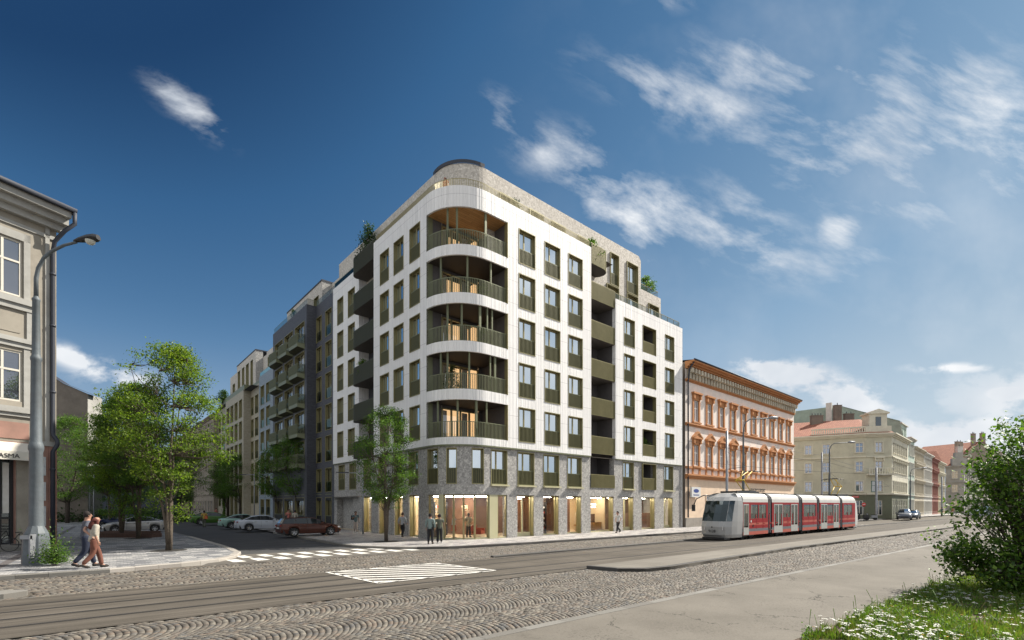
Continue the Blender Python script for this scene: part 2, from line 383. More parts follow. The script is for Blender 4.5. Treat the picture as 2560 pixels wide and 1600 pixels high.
stone_mat('kerb_dark', [(.055, .052, .05), (.07, .066, .062), (.085, .08, .075)])
stone_mat('kerb_pale', [(.38, .35, .31), (.44, .41, .37), (.34, .31, .28)])
mat('joint_sand', (.075, .064, .05), (.11, .095, .075), 9, .95)
mat('rail_steel', (.11, .10, .095), None, 1, .5, .5)
mat('rail_groove', (.022, .02, .018), None, 1, .8)
m, k, p = new_mat('road_paint')
o = k.new('ShaderNodeTexCoord').outputs['Object']
k.put(p.inputs['Base Color'], k.mix(k.m('MULTIPLY', k.rng(k.noise(o, 9, 6, .8), .53, .66), .7), (.74, .72, .67), (.2, .18, .16))); p.inputs['Roughness'].default_value = .7
def paving(name, light, mid, dark, bw, bh, patch=.5, thr=.62):
    m, k, p = new_mat(name)
    o = k.new('ShaderNodeTexCoord').outputs['Object']
    b = k.new('ShaderNodeTexBrick'); k.put(b.inputs['Vector'], o); b.inputs['Scale'].default_value = 1.; b.inputs['Brick Width'].default_value = bw; b.inputs['Row Height'].default_value = bh
    b.inputs['Mortar Size'].default_value = .008; b.inputs['Mortar Smooth'].default_value = .3; k.put(b.inputs['Color1'], light); k.put(b.inputs['Color2'], mid); k.put(b.inputs['Mortar'], tuple(x * .35 for x in mid))
    s = k.new('ShaderNodeSeparateXYZ'); k.put(s.inputs[0], o)
    c = k.new('ShaderNodeCombineXYZ'); k.put(c.inputs[0], k.m('FLOOR', k.m('DIVIDE', s.outputs[0], bw * 2.5))); k.put(c.inputs[1], k.m('FLOOR', k.m('DIVIDE', s.outputs[1], bh * 2)))
    wn_ = k.new('ShaderNodeTexWhiteNoise', noise_dimensions='2D'); k.put(wn_.inputs['Vector'], c.outputs[0])
    f = k.m('MULTIPLY', k.m('GREATER_THAN', k.m('ADD', k.m('MULTIPLY', wn_.outputs[0], .6), k.noise(o, patch, 3, .6)), thr + .22), k.m('SUBTRACT', 1., k.m('MULTIPLY', b.outputs['Fac'], .0)))
    c1 = k.mix(k.m('MULTIPLY', f, .8), b.outputs[0], dark)
    c1 = k.mix(k.rng(k.noise(o, 3, 5, .7), .4, .7, 0, .25), c1, tuple(x * .5 for x in mid))
    k.put(p.inputs['Base Color'], c1); p.inputs['Roughness'].default_value = .8
    bump(k, p, b.outputs['Fac'], -.5, .01)
paving('plaza_paving', (.45, .44, .43), (.33, .325, .32), (.10, .105, .12), .22, .11, .7, .50)
paving('corner_paving', (.42, .40, .385), (.35, .335, .325), (.17, .16, .165), .22, .11, .6, .62)
mat('soil', (.10, .065, .045), (.17, .12, .085), 6, .95, bump=.8, bscale=22)
mat('tree_pit', (.018, .016, .014), (.03, .028, .025), 8, .95)

def poly_obj(name, pts, z, m, sn=True, kind='structure'):
    b = MB(); b.face([(x, y, z) for x, y in pts], m)
    return struct(b.build(name, rz=RZ if sn else None), kind)
b = MB(); b.face([(-900, -300, -.2), (900, -300, -.2), (900, 1500, -.2), (-900, 1500, -.2)], 'far_asphalt'); struct(b.build('ground'))
NK = [(-14, 7.15), (14, 7.15), (26, 7.0), (40, 6.8), (160, 6.5)]          # kerb of the near pavement
def interp(pl, s):
    for (a, x), (b_, y) in zip(pl, pl[1:]):
        if s <= b_: return x + (y - x) * max(0, (s - a)) / (b_ - a)
    return pl[-1][1]
RB = [(14.0, 12.75), (14.35, 11.5), (15.1, 10.85), (16.4, 10.65), (29, 11.1), (63, 10.7), (160, 10.5)]   # edge of the raised track side
PR = [(10.32, 45), (10.3, 34.3), (10.3, 28.3), (10.65, 26.9), (11.6, 25.3), (12.8, 24.1), (14.3, 23.3), (18.2, 22.9), (36, 22.85), (64, 24.), (85, 23.6), (160, 23.)]
PL = [(-30, 22.9), (-.2, 22.9), (2, 23.5), (3.4, 24.2), (4.25, 25.4), (4.8, 27.3), (4.85, 29.8), (4.8, 32.5), (4.3, 42.7), (3.3, 56), (1.7, 87), (1.2, 130)]
# carriageways
poly_obj('main_road', [(-30, 7)] + [(160, 6.4), (160, 24), (64, 24.2), (14, 23.6), (-30, 23.2)], ZR - .026, 'joint_sand')
poly_obj('tram_track_bed', [(-30, 12.9), (14, 12.75), (40, 12.75), (160, 12.5), (160, 18.1), (-30, 18.0)], ZR + .004, 'track_asphalt')
poly_obj('side_road', [(3.0, 23.3), (3.6, 23.45), (14.6, 23.0), (11.2, 25.6), (10.4, 28), (10.5, 130), (0, 130), (1.5, 87), (3, 56), (4, 42.7), (4.4, 28), (3.9, 25.5)], ZR + .002, 'road_asphalt')
poly_obj('crossing_surface', [(2.6, 23.0), (14.8, 22.75), (14.2, 23.5), (12.6, 24.3), (11.4, 25.7), (10.9, 27.0), (4.4, 27.0), (3.7, 25.0), (3, 24)], ZR + .006, 'cross_asphalt')
# pavements
poly_obj('near_pavement', [(-30, -30), (160, -30)] + [(s, n - .2) for s, n in reversed(NK)] + [(-30, 6.95)], -.006, 'walk_asphalt')
poly_obj('plaza', [(s - (.12 if n > 24 else 0), n + (.12 if n <= 26 else 0)) for s, n in PL] + [(-60, 130), (-60, 22.9)], 0, 'plaza_paving')
poly_obj('corner_pavement', [(s + (.1 if n > 24 else 0), n + (.12 if n <= 26 else 0)) for s, n in [(10.8, 130)] + PR] + [(160, 60), (70, 130)], 0, 'corner_paving')
b = MB(); b.prism(RB[1:] + [(160, 12.75), (14.1, 12.75)], -.2, -.005, 'pale_concrete'); struct(b.build('raised_track_side', rz=RZ))
b = MB()
for i in range(22):
    u0, v0 = random.uniform(-19, 9), random.uniform(13, 17.8)
# plaza bands: smooth dark slabs between the setts
b = MB()
for x0, x1, y0, y1 in ((-6.2, -5.2, 24.2, 60), (-3.6, -3.3, 24.2, 70), (-12, 3, 33.6, 33.9), (-1.4, -1.1, 30, 60)): b.face([(x0, y0, .004), (x1, y0, .004), (x1, y1, .004), (x0, y1, .004)], 'loggia_dark')
struct(b.build('paving_bands', rz=RZ))
# kerbs
def kerb(name, path, wd, z0, z1, m, seg=1., side=1, ch=.02):
    b = MB(); 
    for i in range(len(path) - 1):
        a, c = Vector(path[i]), Vector(path[i + 1]); L = (c - a).length; n = max(1, round(L / seg)); t = (c - a) / L; nn = Vector((-t.y, t.x)) * side * wd
        for j in range(n):
            if a.x + (c.x - a.x) * j / n > 110: continue
            g0 = .008 if n > 1 else 0
            p = a + t * (L * j / n + g0); q = a + t * (L * (j + 1) / n - g0 * 0)
            zz = z1 + random.uniform(-.003, .003)
            i1 = nn * ch / wd
            A = [(p.x, p.y), (q.x, q.y), (q.x + nn.x, q.y + nn.y), (p.x + nn.x, p.y + nn.y)]; B = [(p.x + i1.x, p.y + i1.y), (q.x + i1.x, q.y + i1.y)]
            b.face([(*A[0], z0), (*A[1], z0), (*A[1], zz - ch), (*A[0], zz - ch)], m); b.face([(*A[0], zz - ch), (*A[1], zz - ch), (*B[1], zz), (*B[0], zz)], m)
            b.face([(*B[0], zz), (*B[1], zz), (*A[2], zz), (*A[3], zz)], m); b.face([(*A[1], z0), (*A[2], z0), (*A[2], zz), (*A[1], zz - ch)], m)
            b.face([(*A[2], z0), (*A[3], z0), (*A[3], zz), (*A[2], zz)], m); b.face([(*A[3], z0), (*A[0], z0), (*A[0], zz - ch), (*A[3], zz)], m)
    return struct(b.build(name, rz=RZ))
kerb('kerb', [(s, n) for s, n in NK], .24, -.2, .0, 'kerb_granite', 1., -1)
kerb('kerb', PL[:2], .28, -.2, .012, 'kerb_granite', .8)
kerb('kerb', PL[1:9], .3, -.2, .012, 'kerb_pale', .7)
kerb('kerb', PL[8:], .25, -.2, .012, 'kerb_granite', 1.2)
kerb('kerb', PR[:6], .25, -.2, .012, 'kerb_granite', .9)
kerb('kerb', PR[5:], .22, -.2, .012, 'kerb_dark', 1.)
kerb('kerb', RB, .2, -.2, .0, 'kerb_dark', 1.)
kerb('kerb', [(13.6, 18.15), (14.6, 18.2), (40, 18.2), (110, 18.0)], .22, -.2, -.05, 'kerb_dark', 1.2)
# short raised island at the left edge
b = MB(); b.prism([(-12, 18.25), (-2.3, 18.3), (-1.9, 18.6), (-1.9, 18.9), (-2.3, 19.15), (-12, 19.2)], -.16, .0, 'kerb_granite', 'kerb_granite'); struct(b.build('track_island', rz=RZ))
# rails
b = MB()
for pl in ([(-30, 14.0), (3, 14.0), (15.4, 13.12), (30, 13.05), (150, 12.85)], [(-30, 14.96), (3, 14.96), (15.4, 14.5), (30, 14.42), (150, 14.2)], [(-30, 15.92), (3, 15.92), (15.4, 16.4), (30, 16.42), (150, 16.)], [(-30, 16.85), (3, 16.85), (15.4, 17.75), (30, 17.8), (150, 17.4)]):
    for i in range(len(pl) - 1):
        (a, x), (c, y) = pl[i], pl[i + 1]
        b.face([(a, x - .075, ZR + .008), (c, y - .075, ZR + .008), (c, y + .0, ZR + .008), (a, x + .0, ZR + .008)], 'rail_groove')
        b.face([(a, x + .0, ZR + .012), (c, y + .0, ZR + .012), (c, y + .05, ZR + .012), (a, x + .05, ZR + .012)], 'rail_steel')
        b.face([(a, x + .05, ZR + .008), (c, y + .05, ZR + .008), (c, y + .085, ZR + .008), (a, x + .085, ZR + .008)], 'rail_groove')
struct(b.build('tram_rails', rz=RZ))
# painted markings
b = MB()
for i in range(10):
    s0 = 3.75 + i * .93
    b.face([(s0, 24.75, ZR + .012), (s0 + .42, 24.8, ZR + .012), (s0 + .62, 23.62, ZR + .012), (s0 + .12, 23.6, ZR + .012)], 'road_paint')
for i in range(8):
    s0 = 4.45 + i * .93
    b.face([(s0 - .1, 26.35, ZR + .012), (s0 + .34, 26.4, ZR + .012), (s0 + .5, 25.22, ZR + .012), (s0 + .06, 25.2, ZR + .012)], 'road_paint')
struct(b.build('zebra_crossing', rz=RZ))
b = MB(); zz = ZR + .018
A, B_, C_, D_ = (5.9, 17.95), (6.35, 14.45), (10.95, 14.5), (10.4, 17.9)
def stripe(p, q, w_):
    p, q = Vector(p), Vector(q); t = (q - p).normalized(); nn = Vector((-t.y, t.x)) * w_ / 2
    b.face([(*(p - nn), zz), (*(q - nn), zz), (*(q + nn), zz), (*(p + nn), zz)], 'road_paint')
for p, q in ((A, B_), (B_, C_), (C_, D_), (D_, A)): stripe(p, q, .1)
for t in np.linspace(.07, .93, 9):
    # diagonal hatching, clipped to the box
    c0 = Vector((6.35, 14.45)).lerp(Vector((10.4, 17.9)), t); dr = Vector((.88, -.47)); lo, hi = [], []
    def inside(q):
        vs = [Vector(x) for x in (A, B_, C_, D_)]; s_ = [(vs[(i + 1) % 4] - vs[i]).cross(q - vs[i]) for i in range(4)]
        return all(x >= 0 for x in s_) or all(x <= 0 for x in s_)
    ts = [x for x in np.linspace(-3.5, 3.5, 141) if inside(c0 + dr * x)]
    if len(ts) > 3: stripe(c0 + dr * ts[0], c0 + dr * ts[-1], .2)
struct(b.build('hatched_marking', rz=RZ))

# cobbled strips: real stones laid in segmental arcs
def setts(name, s0, s1, nlo, nhi, n0, wc, nc, row, size, rise, ok, seed):
    rs = np.random.RandomState(seed); V = []; 
    kk = int(round(wc / size)); nr = int((s1 - s0 + rise) / row)
    rows = []
    for c in range(nc):
        ph = rs.rand() * row
        i = np.arange(nr)[:, None]; j = np.arange(-1, kk + 1)[None, :]
        off = rs.rand(nr)[:, None]
        e0 = (j + off) / kk - .5; e1 = (j + 1 + off) / kk - .5
        jit = (rs.rand(nr, kk + 3) - .5) * .25 / kk
        e0 = e0 + jit[:, :-1][:, :kk + 2]; e1 = e1 + jit[:, 1:][:, :kk + 2]
        e0 = np.clip(e0, -.5, .5); e1 = np.clip(e1, -.5, .5)
        sr = s0 + ph + i * row + (rs.rand(nr, 1) - .5) * row * .2 + 0 * j
        keep = (e1 - e0) * wc > .035
        e0, e1, sr = e0[keep], e1[keep], sr[keep]
        rows.append((e0, e1, sr, np.full(e0.shape, c)))
    e0, e1, sr, cc = [np.concatenate(x) for x in zip(*rows)]
    em = (e0 + e1) / 2; nm = n0 + (cc + em + .5) * wc; sm = sr - rise * 4 * em * em
    keep = (nm > nlo(sm)) & (nm < nhi(sm)) & (sm > s0) & (sm < s1) & ok(sm, nm)
    e0, e1, sr, cc = e0[keep], e1[keep], sr[keep], cc[keep]; N = len(e0)
    gap = .015; ge = gap / wc
    P = np.zeros((N, 8, 3), np.float32)
    top = rs.rand(N) * .009 + ZR - .006; tilt = (rs.rand(N, 2) - .5) * .008
    bev = .008
    for q, (ea, sa) in enumerate(((e0, 0), (e1, 0), (e1, 1), (e0, 1))):
        sg = 1 if q in (0, 3) else -1; sg2 = 1 if sa == 0 else -1
        for lay, ins in ((0, 0.), (1, bev)):
            e = ea + sg * (ge / 2 + ins / wc) + (rs.rand(N) - .5) * .008 / wc * (1 if lay == 0 else 0)
            s = sr + sa * row - rise * 4 * e * e + sg2 * (gap / 2 + ins)
            P[:, q + 4 * lay, 0] = s; P[:, q + 4 * lay, 1] = n0 + (cc + e + .5) * wc
            P[:, q + 4 * lay, 2] = (top - .022) if lay == 0 else top + sg * tilt[:, 0] + sg2 * tilt[:, 1]
    F = np.array([(4, 5, 6, 7), (0, 1, 5, 4), (1, 2, 6, 5), (2, 3, 7, 6), (3, 0, 4, 7)])
    ff = (F[None] + (np.arange(N) * 8)[:, None, None]).reshape(-1)
    me = bpy.data.meshes.new(name); me.vertices.add(N * 8); me.vertices.foreach_set('co', P.ravel()); nf = N * 5
    me.loops.add(nf * 4); me.loops.foreach_set('vertex_index', ff.astype(np.int32)); me.polygons.add(nf)
    me.polygons.foreach_set('loop_start', np.arange(nf) * 4); me.update(calc_edges=True); me.validate()
    me.materials.append(MT['setts'])
    return struct(link(name, me, None, None, RZ))
iv = lambda pl: (lambda s: np.interp(s, [a for a, _ in pl], [x for _, x in pl]))
RB2 = [(-30, 12.88), (13.9, 12.72)] + [(s, n - .02) for s, n in RB]
TR = lambda s, n: ~((s > 2.4) & (s < 14.6) & (n > 23.0))
setts('cobblestones', -5, 26, iv(NK), iv(RB2), 7.15, 1.93, 3, .118, .112, .46, lambda s, n: s > -99, 1)
setts('cobblestones', 26, 75, iv(NK), iv(RB2), 7.15, 1.93, 3, .17, .16, .46, lambda s, n: s > -99, 2)
FARK = [(-30, 22.86), (0, 22.86), (2, 23.2), (3, 23.4), (3.01, 22.98), (14, 22.9), (14.3, 23.2), (18, 22.85), (36, 22.8), (64, 23.95), (110, 23.4)]
TF = [(-30, 18.0), (13.6, 18.1), (13.7, 18.42), (160, 18.4)]
ISL = lambda s, n: ~((s < -1.85) & (n > 18.2) & (n < 19.2))
setts('cobblestones', -12, 30, iv(TF), iv(FARK), 17.9, 1.3, 4, .14, .13, .42, ISL, 3)
setts('cobblestones', 30, 72, iv(TF), iv(FARK), 17.9, 1.3, 5, .24, .2, .42, ISL, 4)
# ------------------------------------------------------------------ the new corner building
OX, OY = -3.874, 31.257; RA = math.atan2(.6573, .7537)
def Lw(u, v): return (OX + u * .7537 - v * .6573, OY + u * .6573 + v * .7537)      # building frame -> world
CR = 3.0; ARC = CR * math.pi / 2
def SU(u): return u - 2 * CR + ARC + 0.      # path parameter of a point on the right facade (left facade: s = -v)
def Pc(s, d=0., r=CR):
    """outer line of the rounded corner; s is measured along it, d inwards"""
    if s <= -CR: return (d, -s)
    if s >= -CR + ARC: return (s + 2 * CR - ARC, d)
    t = (s + CR) / CR
    return (CR - (CR - d) * math.cos(t), CR - (CR - d) * math.sin(t))
def TH(deg): return -CR + CR * R(deg)
ARCB = [-CR + ARC * i / 16 for i in range(17)]
def Pl(x0=0., v0=0.):                       # left facade planes: s = -v
    return lambda s, d=0.: (x0 + d, -s - v0)
def Pr(y0=0.):
    return lambda s, d=0.: (s, y0 + d)
def wall(mb, P, s0, s1, z0, z1, holes, m, dep=.3, mrev=None, extra=()):
    """facade with openings: front cells plus the reveals of every opening"""
    ss = sorted({s0, s1, *[h[0] for h in holes], *[h[1] for h in holes], *[e for e in extra if s0 < e < s1]}); ss = [s for s in ss if s0 - 1e-6 <= s <= s1 + 1e-6]
    zz = sorted({z0, z1, *[h[2] for h in holes], *[h[3] for h in holes]}); zz = [z for z in zz if z0 - 1e-6 <= z <= z1 + 1e-6]
    for a, b in zip(ss, ss[1:]):
        if b - a < 1e-5: continue
        run = None
        for c, d in zip(zz, zz[1:]):
            mx, mz = (a + b) / 2, (c + d) / 2
            hole = any(h[0] < mx < h[1] and h[2] < mz < h[3] for h in holes)
            if not hole: run = (run[0], d) if run else (c, d)
            if (hole or d == zz[-1]) and run:
                p, q = P(a), P(b); mb.face([(*p, run[0]), (*q, run[0]), (*q, run[1]), (*p, run[1])], m, [(a, run[0]), (b, run[0]), (b, run[1]), (a, run[1])], False)
                run = None
    if dep:
        for a, b, c, d in holes:
            mr = mrev or m
            cuts = [a] + [e for e in extra if a < e < b] + [b]
            for i, e in enumerate((a, b)):
                p, q = P(e), P(e, dep); mb.face([(*p, c), (*q, c), (*q, d), (*p, d)], mr, [(0, c), (dep, c), (dep, d), (0, d)])
            for e, g_ in zip(cuts, cuts[1:]):
                for z in (c, d):
                    if z <= z0 + 1e-4 and z < .1: continue
                    mb.face([(*P(e), z), (*P(g_), z), (*P(g_, dep), z), (*P(e, dep), z)], mr, [(e, 0), (g_, 0), (g_, dep), (e, dep)])
WC = {}
def win_meshes(kind, w, h):
    key = (kind, round(w, 2), round(h, 2))
    if key in WC: return WC[key]
    parts = {}
    D = .30
    fr = MB(); gl = MB(); rl = MB(); cu = MB()
    if kind in ('modern', 'stone', 'plain', 'tall', 'tall_brown', 'brownset', 'stone_sill'):
        lin = 'olive_metal'; lt = .05
        e = .03
        # lining: four plates standing 3 cm proud of the wall
        fr.box(0, lt, -e, D, 0, h, lin); fr.box(w - lt, w, -e, D, 0, h, lin); fr.box(lt, w - lt, -e, D, h - lt, h, lin); fr.box(lt, w - lt, -e, D, 0, lt, lin)
        if kind == 'stone_sill': fr.box(-.05, w + .05, -.22, 0, -.1, 0., 'pale_olive')
        y = D - .1; f = .07
        x0, x1, z0, z1 = lt, w - lt, lt, h - lt
        fr.box(x0, x0 + f, y, y + .07, z0, z1, 'brass_frame'); fr.box(x1 - f, x1, y, y + .07, z0, z1, 'brass_frame')
        fr.box(x0 + f, x1 - f, y, y + .07, z1 - f, z1, 'brass_frame'); fr.box(x0 + f, x1 - f, y, y + .07, z0, z0 + f, 'brass_frame')
        mu = w * .42
        if w > 1.2: fr.box(mu - .05, mu + .05, y - .01, y + .06, z0 + f, z1 - f, 'brass_frame')
        gl.face([(x0 + f, y + .03, z0 + f), (x1 - f, y + .03, z0 + f), (x1 - f, y + .03, z1 - f), (x0 + f, y + .03, z1 - f)], 'door_glass' if 'tall' in kind else 'window_glass')
        fr.box(lt, w - lt, D, D + .5, lt, h - lt, 'room_dark', 'f')
        cs = {'tall': [(.45, .95, 0., .97)], 'tall_brown': [(.55, .9, 0, .9)]}.get(kind, [(.80, .97, 0, 1)])
        for a, b, c, d in cs:
            n_ = 8; xs = [x0 + (x1 - x0) * (a + (b - a) * i / n_) for i in range(n_ + 1)]
            for i in range(n_):
                cu.face([(xs[i], y + .14 + .035 * (i % 2), z0 + c * h), (xs[i + 1], y + .14 + .035 * ((i + 1) % 2), z0 + c * h), (xs[i + 1], y + .14 + .035 * ((i + 1) % 2), z0 + (z1 - z0) * d), (xs[i], y + .14 + .035 * (i % 2), z0 + (z1 - z0) * d)], 'blind_cream' if 'tall' in kind else 'curtain')
        if kind in ('modern', 'stone', 'stone_sill', 'brownset'):
            hh = min(1.12, h * .45); yb = .06
            rl.box(lt, w - lt, yb - .02, yb + .03, hh - .04, hh, 'green_metal'); rl.box(lt, w - lt, yb - .01, yb + .02, lt, lt + .04, 'green_metal')
            n_ = max(5, int((w - 2 * lt) / .13))
            for i in range(n_):
                x = lt + (w - 2 * lt) * (i + .5) / n_; rl.box(x - .02, x + .02, yb - .03, yb + .02, lt + .04, hh - .04, 'railing_bar', 'du')
            rl.face([(lt, yb + .035, lt), (w - lt, yb + .035, lt), (w - lt, yb + .035, hh - .04), (lt, yb + .035, hh - .04)], 'olive_dark')
        elif kind == 'tall':
            rl.face([(x0, .05, .1), (x1, .05, .1), (x1, .05, 1.1), (x0, .05, 1.1)], 'rail_glass'); rl.box(x0, x1, .04, .06, 1.1, 1.13, 'green_metal')
    parts = {}
    for n_, b in (('frame', fr), ('pane', gl), ('railing', rl), ('curtain', cu)):
        if b.f: o = b.build(n_); parts[n_] = o.data; bpy.data.objects.remove(o)
    WC[key] = parts
    return parts
def window(root, P, sa, sb, z0, z1, kind='modern', name='window', label=None):
    p, q = P(sa), P(sb); w = math.dist(p, q); rz = math.atan2(q[1] - p[1], q[0] - p[0])
    ms = win_meshes(kind, w, z1 - z0)
    o = link(name, ms['frame'], root, (p[0], p[1], z0), rz)
    for n_ in ('pane', 'railing', 'curtain'):
        if n_ in ms: link(n_, ms[n_], o)
    return o
def slats(mb, path, z0, z1, m='green_metal', pitch=.11, wd=.03, back=None, off=.03):
    """balcony rail along a 2-D path: bars, top and bottom rails, optional dense mesh behind"""
    mb.ribbon(path, z1 - .05, z1, m); mb.ribbon(path, z0, z0 + .05, m)
    acc = 0
    for a, b in zip(path, path[1:]):
        L = math.dist(a, b); t = ((b[0] - a[0]) / L, (b[1] - a[1]) / L); x = pitch - acc
        while x < L:
            cx, cy = a[0] + t[0] * x, a[1] + t[1] * x; n = (-t[1], t[0])
            c4 = [(cx + t[0] * i * wd / 2 + n[0] * j * .02, cy + t[1] * i * wd / 2 + n[1] * j * .02) for i, j in ((-1, -1), (1, -1), (1, 1), (-1, 1))]
            for i in range(4): mb.face([(*c4[i], z0), (*c4[(i + 1) % 4], z0), (*c4[(i + 1) % 4], z1 - .03), (*c4[i], z1 - .03)], m)
            x += pitch
        acc = L - (x - pitch)
    if back:
        pb = []
        for i, a in enumerate(path):
            q0, q1 = path[max(0, i - 1)], path[min(len(path) - 1, i + 1)]; L = math.dist(q0, q1) or 1; pb.append((a[0] - (q1[1] - q0[1]) / L * off, a[1] + (q1[0] - q0[0]) / L * off))
        mb.ribbon(pb, z0 + .05, z1 - .05, back)
SILL = [6.85 + 3.21 * k for k in range(5)]; HW = 2.5; ZB = 6.33; ZT = 23.6
RCOL = [(5.77, 7.43), (8.39, 10.1), (11.04, 12.75)]
LCOL = [(5.37, 3.89), (7.78, 6.25), (10.08, 8.56)]
WCOL = [(18.31, 19.94), (24.95, 26.61)]
root = thing('apartment_building', 'white seven storey apartment building with rounded corner loggias and grey stone base', 'apartment building', (OX, OY, 0), RA)
COR = root
# white facade
b = MB()
holes = [(SU(a), SU(c), z, z + HW) for a, c in RCOL for z in SILL] + [(-a, -c, z, z + HW) for a, c in LCOL for z in SILL]
LG = (-3.05, SU(4.76))
holes += [(LG[0], LG[1], z, z + HW) for z in SILL]
wall(b, Pc, -11.22, SU(13.82), ZB, ZT, holes, 'white_panel', .14, None, ARCB)
# parapet back and copings, returns of the wall ends
path = [Pc(s, 0) for s in [-11.22] + ARCB + [SU(13.82)]]; pin = [Pc(s, .3) for s in [-11.22] + ARCB + [SU(13.82)]]
b.strip(path, pin, ZT, ZT, 'white_panel'); b.ribbon(pin, ZT - .9, ZT, 'white_panel')
b.face([(13.82, 0, ZB), (13.82, 2., ZB), (13.82, 2., ZT), (13.82, 0, ZT)], 'white_panel')
b.face([(0, 11.22, ZB), (1.6, 11.22, ZB), (1.6, 11.22, ZT), (0, 11.22, ZT)], 'white_panel')
# second (set back) part of the left facade, and the lower wing on the right
P2 = Pl(.8)
h2 = [(-18.29, -16.77, z, z + HW) for z in SILL] + [(-20.85, -19.38, z, z + HW) for z in SILL]
wall(b, P2, -21.98, -15.91, ZB, ZT, h2, 'white_panel', .14)
b.face([(.8, 15.91, ZB), (1.9, 15.91, ZB), (1.9, 15.91, ZT), (.8, 15.91, ZT)], 'white_panel')
b.face([(.8, 21.98, ZB), (1.9, 21.98, ZB), (1.9, 21.98, ZT), (.8, 21.98, ZT)], 'white_panel')
b.face([(.8, 15.91, ZT), (1.1, 15.91, ZT), (1.1, 21.98, ZT), (.8, 21.98, ZT)], 'white_panel')
ZW = 20.28
wl = [(21.19, 23.4)]
h3 = [(a, c, z, z + HW) for a, c in WCOL + wl for z in SILL[:4]]
wall(b, Pr(0), 17.1, 28.2, ZB, ZW, h3, 'white_panel', .14)
b.face([(17.1, 0, ZB), (17.1, 1.9, ZB), (17.1, 1.9, ZW), (17.1, 0, ZW)], 'white_panel')
b.face([(28.2, 0, 0), (28.2, 12, 0), (28.2, 12, ZW), (28.2, 0, ZW)], 'white_panel')
b.face([(17.1, 0, ZW), (28.2, 0, ZW), (28.2, .3, ZW), (17.1, .3, ZW)], 'white_panel')
b.build('white_facade', root)
# grey stone base, 12 cm behind the white panels
b = MB(); B0 = .12
Ps = lambda s, d=0.: Pc(s, d + B0)
S1 = (3.72, 6.15); Z3 = 3.02
hs = [(SU(a), SU(c), *S1) for a, c in RCOL + [(3.32, 4.79)]] + [(TH(32.4), TH(47.1), *S1), (TH(66.8), TH(84.5), *S1)]
LST = [(3.16, 1.75), (5.69, 4.34), (7.95, 6.62), (10.58, 9.19)]
hs += [(-5.69, -4.34, *S1), (-7.95, -6.62, *S1), (-10.58, -9.19, *S1), (TH(0) - .1, TH(19.9), *S1)]
hs += [(SU(a), SU(c), 0, Z3) for a, c in RCOL] + [(-5.69, -4.34, 0, Z3), (-7.95, -6.62, 0, Z3), (-10.58, -9.19, 0, Z3), (TH(0) - .1, SU(4.79), 0, Z3)]
wall(b, Ps, -11.22, SU(13.82), 0, ZB, hs, 'grey_terrazzo', .5, None, ARCB)
h4 = [(13.9, 17.0, 0, Z3), (13.86, 17.05, 3.75, ZB)]
wall(b, Pr(B0), 13.82, 17.1, 0, ZB, h4, 'grey_terrazzo', .5)
h5 = [(a, c, *S1) for a, c in WCOL + wl] + [(a, c, 0, Z3) for a, c in WCOL + wl]
wall(b, Pr(B0), 17.1, 28.2, 0, ZB, h5, 'grey_terrazzo', .5)
h6 = [(-13.34, -11.96, *S1), (-13.5, -11.9, 0, Z3)]
wall(b, Pl(B0), -14.2, -11.22, 0, ZB - .1, h6, 'grey_terrazzo', .5)
P2s = Pl(.92)
h7 = [(-18.25, -16.74, *S1), (-20.81, -19.31, *S1), (-15.9, -14.7, 0, Z3), (-21.3, -17.4, 0, 2.95)]
wall(b, P2s, -21.98, -14.2, 0, ZB, h7, 'grey_terrazzo', .6)
b.face([(B0, 14.2, 0), (.92, 14.2, 0), (.92, 14.2, ZB - .1), (B0, 14.2, ZB - .1)], 'grey_terrazzo')
b.box(1.5, 1.55, 17.4, 21.3, 0, 2.95, 'grey_terrazzo')
b.build('stone_base', root)
# thin green drip edge under the white panels
b = MB(); pa = [Pc(s, -.02) for s in [-11.22] + ARCB + [SU(13.82)]]; pb = [Pc(s, B0 + .05) for s in [-11.22] + ARCB + [SU(13.82)]]
b.ribbon(pa, ZB - .07, ZB + .03, 'green_metal'); b.strip(pa, pb, ZB - .07, ZB - .07, 'green_metal')
b.build('drip_edge', root); b = MB(); b.box(17.1, 28.2, -.02, B0, ZB - .06, ZB, 'green_metal'); b.build('drip_edge', root); b = MB(); b.box(.78, .92, 15.91, 21.98, ZB - .06, ZB, 'green_metal'); b.build('drip_edge', root)
# windows
for z in SILL:
    for a, c in RCOL: window(root, Pc, SU(a), SU(c), z, z + HW)
    for a, c in LCOL: window(root, Pc, -a, -c, z, z + HW)
    for a, c in ((-18.29, -16.77), (-20.85, -19.38)): window(root, P2, a, c, z, z + HW)
for z in SILL[:4]:
    for a, c in WCOL: window(root, Pr(0), a, c, z, z + HW)
for a, c in RCOL + [(3.32, 4.79)]: window(root, Ps, SU(a), SU(c), *S1, 'stone_sill')
for a, c in ((TH(32.4), TH(47.1)), (TH(66.8), TH(84.5)), (TH(0) - .1, TH(19.9)), (-5.69, -4.34), (-7.95, -6.62), (-10.58, -9.19)): window(root, Ps, a, c, *S1, 'stone')
for a, c in WCOL: window(root, Pr(B0), a, c, *S1, 'stone_sill')
window(root, Pl(B0), -13.34, -11.96, *S1, 'stone')
for a, c in ((-18.25, -16.74), (-20.81, -19.31)): window(root, P2s, a, c, *S1, 'stone')
